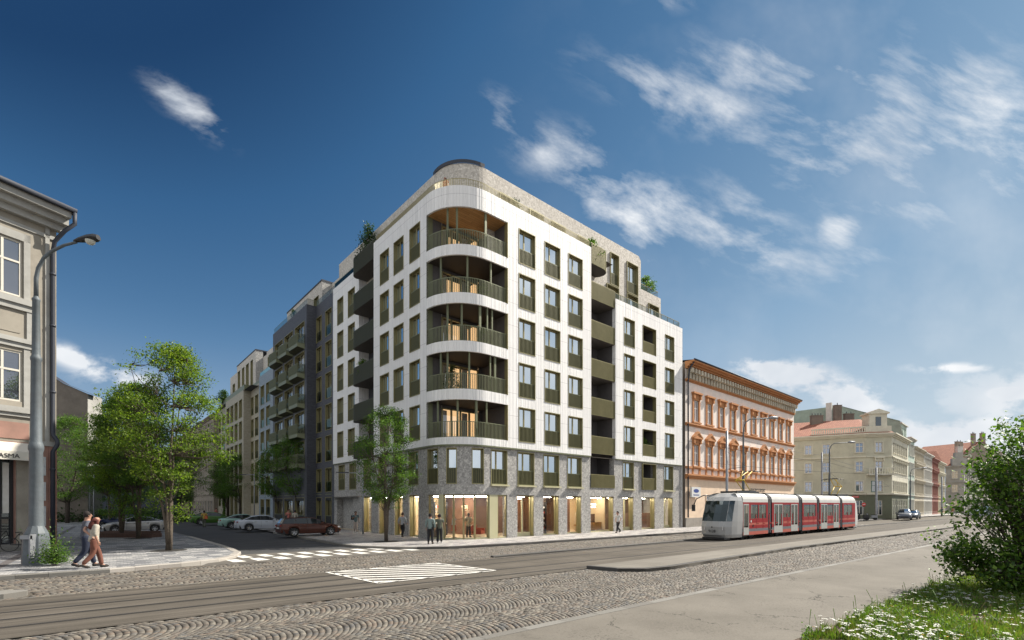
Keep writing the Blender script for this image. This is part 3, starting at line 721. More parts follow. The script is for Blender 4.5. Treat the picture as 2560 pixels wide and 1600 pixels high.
# corner loggias
posts = [(18.1, 47.7, 73.6, 90), (23.2, 33.6, 63.5, 96, 104), (33.6, 53.3, 79.1, 91, 99), (23.2, 61.0, 97), (33.6, 46.8, 88.2)]
lgs = [LG[0] + .0] + [s for s in ARCB if s > LG[0] + .05] + [LG[1]]
for kf, z in enumerate(SILL):
    top = z + HW
    b = MB(); pth = [Pc(s, .13) for s in lgs]; yb = 3.1; xr = 4.76
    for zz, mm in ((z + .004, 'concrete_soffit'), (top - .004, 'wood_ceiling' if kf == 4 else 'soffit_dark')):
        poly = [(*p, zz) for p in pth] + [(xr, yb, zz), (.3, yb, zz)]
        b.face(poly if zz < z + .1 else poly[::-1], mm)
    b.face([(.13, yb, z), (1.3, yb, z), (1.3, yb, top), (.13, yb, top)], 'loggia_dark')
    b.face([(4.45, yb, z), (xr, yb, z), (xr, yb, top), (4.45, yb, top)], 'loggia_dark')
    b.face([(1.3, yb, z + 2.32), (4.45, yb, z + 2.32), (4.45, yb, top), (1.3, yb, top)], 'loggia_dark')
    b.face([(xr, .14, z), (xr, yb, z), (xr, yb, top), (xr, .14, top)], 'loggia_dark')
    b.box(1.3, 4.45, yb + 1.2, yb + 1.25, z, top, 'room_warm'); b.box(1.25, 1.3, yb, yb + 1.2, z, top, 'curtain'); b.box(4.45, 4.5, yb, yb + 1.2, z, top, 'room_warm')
    # olive linings at both ends, standing proud of the wall
    b.face([(.0, 3.05, z), (.5, 3.05, z), (.5, 3.05, top), (.0, 3.05, top)], 'green_metal')
    b.box(xr - .06, xr, -.03, .3, z, top, 'olive_metal')
    lg = b.build('loggia', root)
    b = MB()
    for i in range(5):
        x = 1.3 + 3.15 * i / 4; b.box(x - .07, x + .07, yb - .03, yb + .05, z, z + 2.32, 'brass_frame')
    b.box(1.3, 4.45, yb - .03, yb + .05, z + 2.24, z + 2.32, 'brass_frame'); b.box(1.3, 4.45, yb - .03, yb + .05, z, z + .1, 'brass_frame')
    b.face([(1.3, yb + .01, z), (4.45, yb + .01, z), (4.45, yb + .01, z + 2.3), (1.3, yb + .01, z + 2.3)], 'door_glass')
    for x0, x1 in ((1.45, 1.8), (3.1, 3.6)):
        for i in range(6):
            xa, xb = x0 + (x1 - x0) * i / 6, x0 + (x1 - x0) * (i + 1) / 6
            b.face([(xa, yb + .15 + .05 * (i % 2), z), (xb, yb + .15 + .05 * ((i + 1) % 2), z), (xb, yb + .15 + .05 * ((i + 1) % 2), z + 2.2), (xa, yb + .15 + .05 * (i % 2), z + 2.2)], 'curtain')
    b.build('glass_door', lg)
    b = MB(); slats(b, [Pc(s, .1) for s in lgs], z, z + 1.08, 'green_metal', .12, .035); b.build('railing', lg)
    for dg in posts[kf]:
        c = Pc(TH(dg), .2); rr = .05 if (dg * 7) % 3 < 1.5 else .08
        b = MB(); b.box(c[0] - rr, c[0] + rr, c[1] - .05, c[1] + .05, z, top, 'green_metal'); b.build('post', lg)
# recessed balcony column on the left facade: balconies flush with the front wall, rounded at their far end
bz = [6.35 + 3.21 * k for k in range(6)]
pth = [(.55, 15.7), (.3, 15.62), (.12, 15.45), (.03, 15.2), (0., 14.9), (0., 13.), (0, 11.22)]
b = MB(); b.face([(1.75, 11.22, 3.), (1.75, 15.91, 3.), (1.75, 15.91, ZT), (1.75, 11.22, ZT)], 'dark_brick')
b.build('recess_wall', root)
for k, z in enumerate(bz):
    h = 1.5 if k else 1.45
    b = MB(); ex = [(1.75, 11.22), (1.75, 15.7)]
    b.face([(*p, z + .02) for p in pth + ex][::-1], 'concrete_soffit'); b.face([(*p, z + .32) for p in pth + ex], 'concrete_soffit')
    bo = b.build('balcony', root)
    b = MB(); slats(b, pth, z, z + h, 'olive_dark', .1, .035, 'olive_dark', .02); b.build('railing', bo)
    if k < 5: window(root, Pl(1.74), -14.3, -12.3, z + .35, z + 2.6, 'plain', 'balcony_window')
# recess with balconies between the main block and the wing
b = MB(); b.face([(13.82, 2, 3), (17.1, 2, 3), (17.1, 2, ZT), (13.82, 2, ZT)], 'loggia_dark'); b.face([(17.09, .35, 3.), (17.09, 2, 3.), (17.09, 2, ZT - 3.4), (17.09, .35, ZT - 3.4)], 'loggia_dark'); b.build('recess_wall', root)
for k in range(6):
    z = 3.75 if k == 0 else 3.75 + 3.21 * k - .36
    zt = 4.87 + 3.21 * k
    b = MB(); b.face([(13.82, .1, z), (17.1, .1, z), (17.1, 2, z), (13.82, 2, z)][::-1], 'concrete_soffit'); b.face([(13.82, .1, z + .34), (17.1, .1, z + .34), (17.1, 2, z + .34), (13.82, 2, z + .34)], 'concrete_soffit')
    bo = b.build('balcony', root)
    b = MB(); slats(b, [(13.84, .08), (17.08, .08)], z, zt, 'olive_metal', .14, .05, 'olive_dark', .03); b.build('railing', bo)
    if k < 5: window(root, Pr(2), 13.9, 15.9, z + .36, z + 2.75, 'plain', 'balcony_window')
b = MB(); cp = [(13.84, .05), (15.2, .05), (15.7, .1), (16.1, .25), (16.35, .5), (16.45, .8), (16.4, 1.2), (16.2, 1.5)]
b.face([(*p, 22.34) for p in cp + [(13.84, 1.5)]][::-1], 'soffit_dark'); b.face([(*p, 22.7) for p in cp + [(13.84, 1.5)]], 'concrete_soffit')
bo = b.build('balcony', root); b = MB(); slats(b, cp, 22.34, 24.06, 'olive_metal', .14, .06, 'olive_dark', .02); b.build('railing', bo)
# wing loggias
for k, z in enumerate([3.72] + SILL[:4]):
    top = z + (2.43 if k == 0 else HW); a, c = wl[0]
    b = MB(); y1 = 1.8; b.box(a, c, .1, y1, z, top, 'loggia_dark', 'f'); b.box(a + .5, c - .7, y1 - .06, y1 - .02, z, z + 2.1, 'room_dark')
    b.box(a, a + .04, -.03, .35, z, top, 'olive_metal'); b.box(c - .04, c, -.03, .35, z, top, 'olive_metal'); b.box(a, c, -.03, .35, top - .04, top, 'olive_metal')
    lg = b.build('loggia', root)
    b = MB(); slats(b, [(a + .05, .06), (c - .05, .06)], z, z + 1.1, 'olive_metal', .1, .035, 'olive_dark', .03); b.build('railing', lg)
# set-back top storeys
b = MB(); Rt = 2.5; cx = 4.0; zc = 26.4
arc = [(cx - Rt * math.cos(t), cx - Rt * math.sin(t)) for t in np.linspace(0, math.pi / 2, 14)]
base = [(1.5, 22.2)] + arc
b.ribbon(base, 22.2, zc, 'pale_terrazzo')
th = [(3.5 - .1, 4.2, 22.6, 25.2), (5.28, 6.81, 22.6, 25.2), (8.26, 9.65, 22.6, 25.2), (10.74, 12.25, 22.6, 25.2), (13.94, 15.41, 22.6, 25.2), (18.29, 19.47, 22.42, 25.24), (20.83, 22.49, 22.42, 25.24), (17.77, 19.47, 19.7, 22.25), (20.83, 22.49, 19.7, 22.25), (24.39, 26.1, 19.7, 22.25)]
th = [t for t in th if t[0] > 4.2]
wall(b, Pr(1.5), 4., 26.6, 20.2, 23.35, [(x, y, c, min(d, 23.35)) for x, y, c, d in th], 'pale_terrazzo', 0)
wall(b, Pr(1.5), 4., 23.1, 23.35, zc - .35, [(x, y, max(c, 23.35), d) for x, y, c, d in th if d > 23.35 and y < 23.1], 'pale_terrazzo', 0)
b.face([(4., 1.5, zc - .35), (23.1, 1.5, zc - .35), (22.75, 1.5, zc), (4., 1.5, zc)], 'pale_terrazzo')
ch = [(23.1, zc - .35), (22.75, zc)]
b.face([(23.1, 1.5, 23.35), (23.1, 12, 23.35), (23.1, 12, zc - .35), (23.1, 1.5, zc - .35)], 'pale_terrazzo'); b.face([(23.1, 1.5, zc - .35), (23.1, 12, zc - .35), (22.75, 12, zc), (22.75, 1.5, zc)], 'pale_terrazzo')
b.face([(26.6, 1.5, 20.2), (26.6, 12, 20.2), (26.6, 12, 23.35), (26.6, 1.5, 23.35)], 'pale_terrazzo'); b.face([(23.1, 1.5, 23.35), (26.6, 1.5, 23.35), (26.6, 12, 23.35), (23.1, 12, 23.35)], 'pale_terrazzo')
# roofs, terraces, back and party walls
top = [(*p, zc) for p in base] + [(22.75, 1.5, zc), (22.75, 12, zc), (12, 12, zc), (12, 22.2, zc)]
b.face(top, 'roof_dark')
b.build('penthouse_wall', root)
b = MB()
b.face([(*p, 23.3) for p in [(.9, 21.9), (.9, 15.5), (.3, 15.5)] + [Pc(s, .28) for s in ARCB + [SU(17.1)]]] + [(17.1, 12, 23.3), (12, 12, 23.3), (12, 22, 23.3)], 'concrete_soffit')
b.face([(17.1, .2, 19.8), (28.2, .2, 19.8), (28.2, 12, 19.8), (17.1, 12, 19.8)], 'concrete_soffit')
b.face([(28.2, 12, 0), (12, 12, 0), (12, 12, zc), (28.2, 12, zc - 3)], 'beige_brick'); b.face([(12, 12, 0), (12, 22, 0), (12, 22, zc), (12, 12, zc)], 'beige_brick')
b.face([(0.9, 21.99, 0), (12, 21.99, 0), (12, 21.99, zc), (1.5, 21.99, zc)], 'beige_brick')
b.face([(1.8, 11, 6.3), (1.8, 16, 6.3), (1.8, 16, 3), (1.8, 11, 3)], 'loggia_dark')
b.build('roof_terrace', root)
b = MB(); rim = [(cx - (Rt + .06) * math.cos(t), cx - (Rt + .06) * math.sin(t)) for t in np.linspace(-.25, 1.50, 14)]; rim2 = [(cx - (Rt - .3) * math.cos(t), cx - (Rt - .3) * math.sin(t)) for t in np.linspace(-.25, 1.50, 14)]
b.ribbon(rim, zc - .02, zc + .24, 'roof_dark'); b.strip(rim, rim2, zc + .24, zc + .24, 'roof_dark'); b.build('roof_cap', root)
for x, y, c, d in th:
    o = window(root, Pr(1.5), x, y, c, d, 'brownset'); 
    # projecting box frame that casts the shadow beside and below it
    bb = MB(); e = .11
    for q in ((x - .05, x, c - .05, d + .05), (y, y + .05, c - .05, d + .05), (x, y, c - .05, c), (x, y, d, d + .05)): bb.box(q[0], q[1], 1.5 - e, 1.52, q[2], q[3], 'olive_metal')
    bb.build('window_surround', root)
# terrace railings
b = MB(); slats(b, [Pc(s, .2) for s in [-11.22] + ARCB + [SU(13.8)]], ZT + .02, ZT + .6, 'brass_frame', .12, .03); b.build('railing', root)
b = MB(); b.face([(17.1, .25, ZW), (28.0, .25, ZW), (28.0, .25, ZW + .62), (17.1, .25, ZW + .62)], 'rail_glass'); b.box(17.1, 28.0, .24, .27, ZW + .62, ZW + .66, 'brass_frame')
for i in range(11): b.box(17.1 + i * 1.09, 17.13 + i * 1.09, .25, .29, ZW, ZW + .62, 'brass_frame')
b.face([(28.0, .25, ZW), (28.0, 5, ZW), (28.0, 5, ZW + .62), (28.0, .25, ZW + .62)], 'rail_glass'); b.build('railing', root)
b = MB(); b.face([(23.2, 1.7, 23.35), (26.4, 1.7, 23.35), (26.4, 1.7, 24.0), (23.2, 1.7, 24.0)], 'rail_glass'); b.box(23.2, 26.4, 1.68, 1.72, 24., 24.04, 'brass_frame'); b.box(26.38, 26.42, 1.7, 6, 24., 24.04, 'brass_frame'); b.build('railing', root)
b = MB(); b.box(.98, 1., 16, 22, ZT, ZT + .6, 'rail_glass'); b.box(.97, 1.01, 16, 22, ZT + .6, ZT + .64, 'green_metal'); b.build('railing', root)
# shop front: glazing behind the stone piers, entrance at the corner
mat('shop_floor', (.50, .40, .27), (.56, .46, .32), 2, .35); mat('shop_wall_orange', (.22, .115, .07), (.15, .075, .045), 1.5, .8); mat('shop_wall_cream', (.66, .54, .36), (.6, .48, .32), 1.2, .8)
mat('shop_ceiling', (.35, .30, .24), None, 1, .8); mat('shop_wall_dark', (.10, .05, .035), (.14, .08, .05), 2, .7)
mat('lamp_strip', (1, 1, 1), None, 1, .5, emit=(1, .9, .74), es=44.); mat('lamp_warm', (1, 1, 1), None, 1, .5, emit=(1, .68, .34), es=22.)
def shopbay(P, a, c, door=False, full=False):
    b = MB(); g_ = MB(); y = .42 if not full else .1
    p, q = P(a, y), P(c, y); L = math.dist(p, q); t = ((q[0] - p[0]) / L, (q[1] - p[1]) / L)
    rz = math.atan2(t[1], t[0]); f = .06
    b.box(0, f, -.04, .1, 0, Z3, 'brass_frame'); b.box(L - f, L, -.04, .1, 0, Z3, 'brass_frame'); b.box(f, L - f, -.04, .1, Z3 - .1, Z3, 'brass_frame'); b.box(f, L - f, -.04, .1, 0, .1 if not door else .3, 'pale_olive')
    if not full: b.box(L - .02, L + .0, -.34, 0, 0, Z3, 'olive_metal'); b.box(0, .02, -.34, 0, 0, Z3, 'olive_metal')
    if door: b.box(L / 2 - .05, L / 2 + .05, -.04, .08, .1, Z3 - .1, 'pale_olive')
    o = b.build('shop_window', root, (*p, 0), rz)
    g_.face([(f, .02, .1), (L - f, .02, .1), (L - f, .02, Z3 - .1), (f, .02, Z3 - .1)], 'shop_glass'); g_.build('pane', o)
for i, (a, c) in enumerate(RCOL): shopbay(Ps, SU(a), SU(c), i == 0)
for i, (a, c) in enumerate(WCOL): shopbay(Pr(B0), a, c, True)
shopbay(Pr(B0), 21.19, 23.4); shopbay(Pr(B0), 13.9, 17.0)
for a, c in ((-5.69, -4.34), (-7.95, -6.62), (-10.58, -9.19)): shopbay(Ps, a, c)
shopbay(Pl(B0), -13.5, -11.9); shopbay(P2s, -15.9, -14.7)
for a, c in ((TH(0) - .05, TH(20.5)), (SU(3.95), SU(4.77))): shopbay(Ps, a, c, False, True)
for a, c in ((TH(28), TH(42)), (TH(42), TH(56)), (TH(56), TH(72)), (TH(72), SU(3.2))): shopbay(lambda s, d=0.: Pc(s, d + B0 + .05), a, c, False, True)
for a, c in ((TH(20.5), TH(27.5)), (SU(3.22), SU(3.93))):
    b = MB(); p, q = Pc(a, B0 - .0), Pc(c, B0 - .0); p2, q2 = Pc(a, B0 + .35), Pc(c, B0 + .35); b.prism([p, q, q2, p2], 0, Z3, 'pale_olive'); b.build('entrance_pillar', root)
b = MB(); zi = .02
fl = [(.5, 22), (.5, 3)] + [Pc(s, .5) for s in ARCB] + [(28.1, .5), (28.1, 7.5), (7.5, 7.5), (7.5, 22)]
b.face([(*p, zi) for p in fl], 'shop_floor'); b.face([(*p, Z3 + .05) for p in reversed(fl)], 'shop_ceiling')
wl_ = [(28.1, 17.2, 'shop_wall_dark'), (17.2, 13.2, 'shop_wall_cream'), (13.2, 10.6, 'shop_wall_cream'), (10.6, 8.2, 'shop_wall_orange'), (8.2, 4.5, 'shop_wall_dark')]
for x1, x0, mm in wl_: b.box(x0, x1, 4.6, 4.7, 0, Z3 + .05, mm)
b.box(17.1, 17.2, 1.2, 4.6, 0, Z3, 'shop_wall_cream'); b.box(13.1, 13.2, 1.8, 4.6, 0, Z3, 'shop_wall_orange'); b.box(10.5, 10.6, 2.2, 4.6, 0, Z3, 'shop_wall_dark'); b.box(4.4, 4.5, 3.4, 7.5, 0, Z3, 'shop_wall_orange')
b.box(3.6, 3.7, 6.5, 22, 0, Z3, 'shop_wall_cream'); b.box(.6, 4.5, 7.45, 7.55, 0, Z3, 'shop_wall_cream')
b.box(16., 28, 2.3, 2.35, 0, 1.5, 'shop_wall_dark') 
b.build('shop_interior', root)
b = MB()
for x0, x1, y in ((13.9, 16.8, 1.3), (17.6, 20.5, 1.2), (21.3, 23.3, 1.2), (24.6, 27, 1.2), (8.4, 10.2, 1.1), (11., 12.8, 1.1), (5.6, 7.4, 1.2), (2.2, 5.2, 2.6), (1.6, 4., 4.4)): b.box(x0, x1, y, y + .1, Z3 - .12, Z3 - .05, 'lamp_strip')
for y0, y1 in ((4.2, 6), (6.4, 8), (8.6, 10.6), (11.6, 13.6), (14.4, 16)): b.box(1.4, 1.5, y0, y1, Z3 - .12, Z3 - .05, 'lamp_strip')
b.box(14.9, 15.3, 3.9, 4.5, Z3 - .2, Z3 - .05, 'lamp_warm'); b.box(8.9, 9.3, 3.6, 4., Z3 - .25, Z3 - .05, 'lamp_warm')
b.build('ceiling_lamp', root)
# ------------------------------------------------------------------ neighbouring buildings
def plaster(name, c, c2=None, scale=1.5, dirt=.35): return mat(name, c, c2 or tuple(x * .88 for x in c), scale, .9, bump=.15, bscale=30, dirt=dirt)
plaster('peach', (.84, .65, .48), dirt=.15); plaster('peach_pale', (.86, .77, .70), dirt=.1); plaster('rust_trim', (.52, .235, .095), dirt=.15); plaster('stone_plinth', (.36, .33, .29)); plaster('cream_green', (.55, .53, .41), dirt=.25)
plaster('cream_trim', (.68, .65, .53), dirt=.2); plaster('mint', (.50, .60, .52)); plaster('green_wall', (.36, .46, .38)); plaster('white_plaster', (.66, .64, .58)); plaster('ivory', (.62, .56, .44))
plaster('brick_red', (.36, .16, .125)); plaster('ochre', (.55, .42, .25)); plaster('grey_plaster', (.40, .38, .34)); plaster('brown_plaster', (.34, .28, .21)); plaster('slate_wall', (.045, .055, .075))
plaster('beige_plaster', (.33, .30, .25), dirt=.5); plaster('pink_plaster', (.37, .21, .165), dirt=.4); plaster('trim_grey', (.40, .395, .37), dirt=.45); plaster('old_pink', (.26, .17, .14)); plaster('old_cream', (.34, .29, .23)); plaster('gable_render', (.20, .17, .14), dirt=.7)
plaster('shop_green', (.14, .15, .10)); mat('soft_white', (.60, .57, .50), None, 1, .8); mat('black_paint', (.012, .012, .014), None, 1, .5); mat('dark_hole', (.02, .018, .016), None, 1, .9)
def tiles(name, a, c):
    m, k, p = new_mat(name); o = uvnode(k)
    b = k.new('ShaderNodeTexBrick'); k.put(b.inputs['Vector'], o); b.inputs['Scale'].default_value = 1.; b.inputs['Brick Width'].default_value = .3; b.inputs['Row Height'].default_value = .34; b.inputs['Mortar Size'].default_value = .03
    k.put(b.inputs['Color1'], a); k.put(b.inputs['Color2'], c); k.put(b.inputs['Mortar'], tuple(x * .4 for x in a)); k.put(p.inputs['Base Color'], k.mix(k.rng(k.noise(o, .8, 4), .4, .7, 0, .4), b.outputs[0], tuple(x * .55 for x in a))); p.inputs['Roughness'].default_value = .85
    bump(k, p, b.outputs['Fac'], -.6, .03)
tiles('red_tiles', (.34, .12, .07), (.42, .17, .10)); tiles('grey_tiles', (.10, .09, .09), (.14, .13, .13))
def oldwin(root, P, x0, x1, z0, z1, trim, surround=.16, hood=None, frame='soft_white', pane='old_glass', cross=.62, proud=.06):
    """casement window set in a plaster surround; hood: None, 'flat' or 'gable'"""
    key = ('old', round(x1 - x0, 2), round(z1 - z0, 2), trim, surround, hood, frame, pane, cross)
    w, h = x1 - x0, z1 - z0
    if key not in WC:
        a = MB(); t = .09 if w > .95 else .06; y = .05
        a.box(0, t, y, y + .08, 0, h, frame); a.box(w - t, w, y, y + .08, 0, h, frame); a.box(t, w - t, y, y + .08, h - t, h, frame); a.box(t, w - t, y, y + .08, 0, t, frame)
        a.box(w / 2 - .05, w / 2 + .05, y - .01, y + .07, t, h - t, frame); a.box(t, w - t, y - .02, y + .06, h * cross - .05, h * cross + .05, frame)
        g_ = MB(); g_.face([(0, y + .04, 0), (w, y + .04, 0), (w, y + .04, h), (0, y + .04, h)], pane)
        s_ = MB(); s = surround
        if s:
            s_.box(-s, 0, -proud, .2, -s * .3, h + s, trim); s_.box(w, w + s, -proud, .2, -s * .3, h + s, trim); s_.box(0, w, -proud, .2, h, h + s, trim); s_.box(-s * 1.3, w + s * 1.3, -proud * 2.2, .0, -s * .9, -s * .3, trim)
        if hood:
            zt = h + s + .12; s_.box(-s, w + s, -proud * 1.2, 0, h + s, zt + .25, trim)
            for xx in (-s * 1.2, w + s * .2): s_.box(xx, xx + s, -.28, 0, zt - .25, zt + .25, trim)
            s_.box(-s * 1.7, w + s * 1.7, -.34, 0, zt + .25, zt + .42, trim)
            if hood == 'gable':
                q0, q1, zb, zc_ = -s * 1.7, w + s * 1.7, zt + .42, zt + 1.05; mx = w / 2
                for (xa, za, xb, zb2) in ((q0, zb, mx, zc_), (q1, zb, mx, zc_)):
                    s_.face([(xa, -.36, za), (xb, -.36, zb2), (xb, 0, zb2), (xa, 0, za)], 'roof_dark' if False else trim); s_.face([(xa, -.36, za), (xb, -.36, zb2), (xb, -.36, zb2 - .2), (xa + (.25 if xa < mx else -.25), -.36, za)], trim); s_.face([(xa, -.30, za), (xb, -.30, zb2 - .1), (xb, -.30, za)], trim)
        WC[key] = []
        for n_, q in (('window_frame', a), ('pane', g_), ('surround', s_)):
            if q.f: o = q.build(n_); WC[key].append((n_, o.data)); bpy.data.objects.remove(o)
    p, q = P(x0), P(x1); rz = math.atan2(q[1] - p[1], q[0] - p[0])
    o = None
    for n_, d in WC[key]:
        if o is None: o = link('window', d, root, (p[0], p[1], z0), rz)
        else: link(n_, d, o)
    return o
def cornice(mb, P, x0, x1, z0, z1, out, m, steps=3):
    for i in range(steps):
        o0 = -out * (i + 1) / steps; za = z0 + (z1 - z0) * i / steps; zb = z0 + (z1 - z0) * (i + 1) / steps
        pa, pb, pc, pd = P(x0 + o0 * 0, o0), P(x1 - o0 * 0, o0), P(x1, .05), P(x0, .05)
        mb.prism([pa, pb, pc, pd], za, zb, m)

# --- street buildings on the left, all in the frame of the corner building
def street_root(name, label, cat, v0):
    x, y = Lw(0, v0); return thing(name, label, cat, (x, y, 0), RA)
v0 = 22.02; rt = street_root('brick_building', 'dark blue-grey brick apartment building with pointed green balconies beside the white corner building', 'apartment building', v0)
A = Pl(1., v0); Bp = Pl(0., v0); b = MB(); ZD = 23.6
ha = [(-c, -a, z - .1, z + 2.55) for a, c in ((22.84, 24.57), (25.62, 27.2)) for z in SILL] + [(-c, -a, 3.6, 6.1) for a, c in ((22.84, 24.57), (25.62, 27.2))] + [(-c, -a, .0, 3.1) for a, c in ((22.84, 24.57), (25.62, 27.2))]
wall(b, A, -27.24, -22.03, 0, ZD, ha, 'dark_brick', .12)
bc = [(27.91, 31.07), (31.76, 34.88), (35.56, 38.8)]
hb = [(-c, -a, z - .25, z + 2.35) for a, c in bc for z in SILL] + [(-c, -a, .0, 3.1) for a, c in bc]
wall(b, Bp, -39.6, -27.24, 0, ZD, hb, 'dark_brick', .5)
b.face([(0, 27.24 - v0, 0), (1, 27.24 - v0, 0), (1, 27.24 - v0, ZD), (0, 27.24 - v0, ZD)], 'dark_brick'); b.face([(0, 39.6 - v0, 0), (3, 39.6 - v0, 0), (3, 39.6 - v0, ZD), (0, 39.6 - v0, ZD)], 'dark_brick')
b.face([(1, .01, ZD - .02), (1, 5.2, ZD - .02), (0, 5.2, ZD - .02), (0, 17.6, ZD - .02), (12, 17.6, ZD - .02), (12, .01, ZD - .02)], 'roof_dark'); b.face([(12, 0, 0), (12, 17.6, 0), (12, 17.6, ZD), (12, 0, ZD)], 'beige_brick')
b.build('wall', rt)
for h in ha: window(rt, A, h[0], h[1], h[2], h[3], 'tall')
for h in hb:
    o = window(rt, Bp, h[0], h[1], h[2], h[3], 'tall')
    if h[2] > 4:
        w = h[1] - h[0]; p = Bp(h[0]); bm_ = MB(); z = h[2]
        pl = [(-.05, 0), (-.0, -.55), (.6, -.85), (w + .0, -.75), (w + .1, 0)]; hi = pl
        bm_.face([(x, y, 0) for x, y in pl], 'green_metal')
        # wedge-shaped underside
        n_ = len(pl)
        for i in range(n_ - 1): bm_.face([(*pl[i], -.3 if 0 < i < n_ - 1 else -.45), (*pl[i + 1], -.3 if i + 1 < n_ - 1 else -.45), (*pl[i + 1], .06), (*pl[i], .06)], 'green_metal')
        bm_.face([(x, y, -.3 if 0 < i < n_ - 1 else -.45) for i, (x, y) in enumerate(pl)][::-1], 'olive_dark')
        bo = bm_.build('balcony', rt, (*p, z), -math.pi / 2)
        r_ = MB(); slats(r_, pl, .06, 1.1, 'green_metal', .12, .035, 'rail_glass', .02); r_.build('railing', bo)
b = MB()
u1 = Pl(1.5, v0); u2 = Pl(2.5, v0)
hu = [(-33.5, -31.3, 22.6, 25.)]
wall(b, u1, -39., -26.9, 23.2, 26.4, [(-29.4, -27.9, 23.3, 25.2)], 'pale_terrazzo', .2); wall(b, u2, -26.9, -22.03, 23., 26.3, [], 'pale_terrazzo')
b.face([(1.5, 26.9 - v0, 23.2), (2.5, 26.9 - v0, 23.2), (2.5, 26.9 - v0, 26.4), (1.5, 26.9 - v0, 26.4)], 'grey_terrazzo'); b.face([(1.5, 39 - v0, 23.2), (9, 39 - v0, 23.2), (9, 39 - v0, 26.4), (1.5, 39 - v0, 26.4)], 'pale_terrazzo')
b.prism([(1.45, 26.85 - v0), (9, 26.85 - v0), (9, 39.05 - v0), (1.45, 39.05 - v0)], 26.4, 26.56, 'roof_dark'); b.build('penthouse', rt)
window(rt, u1, -29.4, -27.9, 23.3, 25.2, 'plain')
b = MB(); rp = [(.1, 17.5), (.1, 5.3), (1.1, 5.3), (1.1, .1)]; b.ribbon(rp, ZD, ZD + .62, 'rail_glass'); b.ribbon(rp, ZD + .6, ZD + .65, 'green_metal'); b.build('railing', rt)
for h in ha + hb:
    if h[2] < 1:
        b = MB(); q = A(h[0]) if h in ha else Bp(h[0]); w = h[1] - h[0]; xx = q[0]
        b.box(xx + .02, xx + .1, q[1] - w, q[1], 0, 1.15, 'black_paint'); b.box(xx - .04, xx + .1, q[1] - w - .03, q[1] + .03, 1.15, 1.22, 'green_metal'); b.build('window_apron', rt); b = MB(); b.box(xx + .02, xx + .1, q[1] - w, q[1], 2.75, 3.35, 'black_paint'); b.box(xx - .03, xx + .1, q[1] - w - .03, q[1] + .03, 3.35, 3.42, 'green_metal'); b.build('window_apron', rt)
# blue-grey building with the ivy-grown passage
v0 = 39.62; rt = street_root('narrow_building', 'narrow pale blue-grey brick building between the dark brick and the beige brick buildings', 'apartment building', v0)
A = Pl(1., v0); b = MB()
cs = [(44.66, 46.58), (47.49, 49.41)]
ha = [(-c, -a, z - .2, z + 2.5) for a, c in cs for z in SILL[:4]] + [(-c, -a, 3.7, 6.2) for a, c in cs] + [(-c, -a, .9, 3.1) for a, c in cs]
wall(b, A, -50.2, -43.23, 0, 20.5, ha, 'blue_brick', .12); wall(b, Pl(2.6, v0), -43.23, -39.63, 0, 20.5, [], 'blue_brick')
b.face([(1, 43.23 - v0, 0), (2.6, 43.23 - v0, 0), (2.6, 43.23 - v0, 20.5), (1, 43.23 - v0, 20.5)], 'blue_brick'); b.face([(1, 0, 20.5), (1, 10.6, 20.5), (12, 10.6, 20.5), (12, 0, 20.5)], 'roof_dark'); b.face([(12, 0, 0), (12, 10.6, 0), (12, 10.6, 24), (12, 0, 24)], 'beige_brick'); b.build('wall', rt)
for h in ha: window(rt, A, *h, 'tall')
b = MB(); hu = [(-c, -a, 20.7, 23.4) for a, c in ((45., 46.6), (48, 49.6))]
wall(b, Pl(2., v0), -50.2, -39.63, 20.4, 24.3, hu, 'pale_terrazzo', .2); b.face([(2, 10.6, 24.3), (12, 10.6, 24.3), (12, 0, 24.3), (2, 0, 24.3)], 'roof_dark'); b.build('penthouse', rt)
for h in hu: window(rt, Pl(2., v0), *h, 'plain')
b = MB(); b.ribbon([(1.1, 3.5), (1.1, 10.5)], 20.5, 21.1, 'rail_glass'); b.ribbon([(1.1, 3.5), (1.1, 10.5)], 21.08, 21.13, 'green_metal'); b.build('railing', rt)
# beige brick building
v0 = 50.22; rt = street_root('beige_brick_building', 'beige brick building with slim window bays and a paler set-back top beyond the blue-grey building', 'apartment building', v0)
A = Pl(1., v0); Bp = Pl(0., v0); C_ = Pl(.5, v0); b = MB()
ha = [(-c, -a, 15.55 - 3.27 * k, 18.25 - 3.27 * k) for a, c in ((50.59, 52.43), (53.2, 54.7)) for k in range(5)]
wall(b, A, -54.8, -50.24, 0, 19.7, ha, 'beige_brick', .12)
bc = [(55.59, 57.61), (58.44, 60.57), (61.34, 63.49), (64.07, 66.34)]
hb = [(-c, -a, 15.42 - 3.28 * k, 18.2 - 3.28 * k) for a, c in bc for k in range(4)] + [(-c, -a, .0, 5.3) for a, c in bc]
wall(b, Bp, -67.07, -54.8, 0, 19.4, hb, 'beige_brick', .25)
hc = [(-c, -a, 15.2 - 3.3 * k, 17.8 - 3.3 * k) for a, c in ((70.35, 72.38), (73.66, 75.5)) for k in range(5)]
wall(b, C_, -76.1, -67.07, 0, 19.2, hc, 'beige_brick', .12)
b.face([(0, 54.8 - v0, 0), (1, 54.8 - v0, 0), (1, 54.8 - v0, 19.5), (0, 54.8 - v0, 19.5)], 'beige_brick')
b.face([(0, .0, 19.3), (0, 25.9, 19.3), (12, 25.9, 19.3), (12, 0, 19.3)], 'roof_dark'); b.face([(12, 0, 0), (12, 26, 0), (12, 26, 24), (12, 0, 24)], 'beige_brick'); b.face([(0.5, 26, 0), (12, 26, 0), (12, 26, 19), (.5, 26, 19)], 'beige_brick'); b.build('wall', rt)
for h in ha: window(rt, A, *h, 'tall')
for h in hb: window(rt, Bp, *h, 'tall_brown')
for h in hc: window(rt, C_, *h, 'tall')
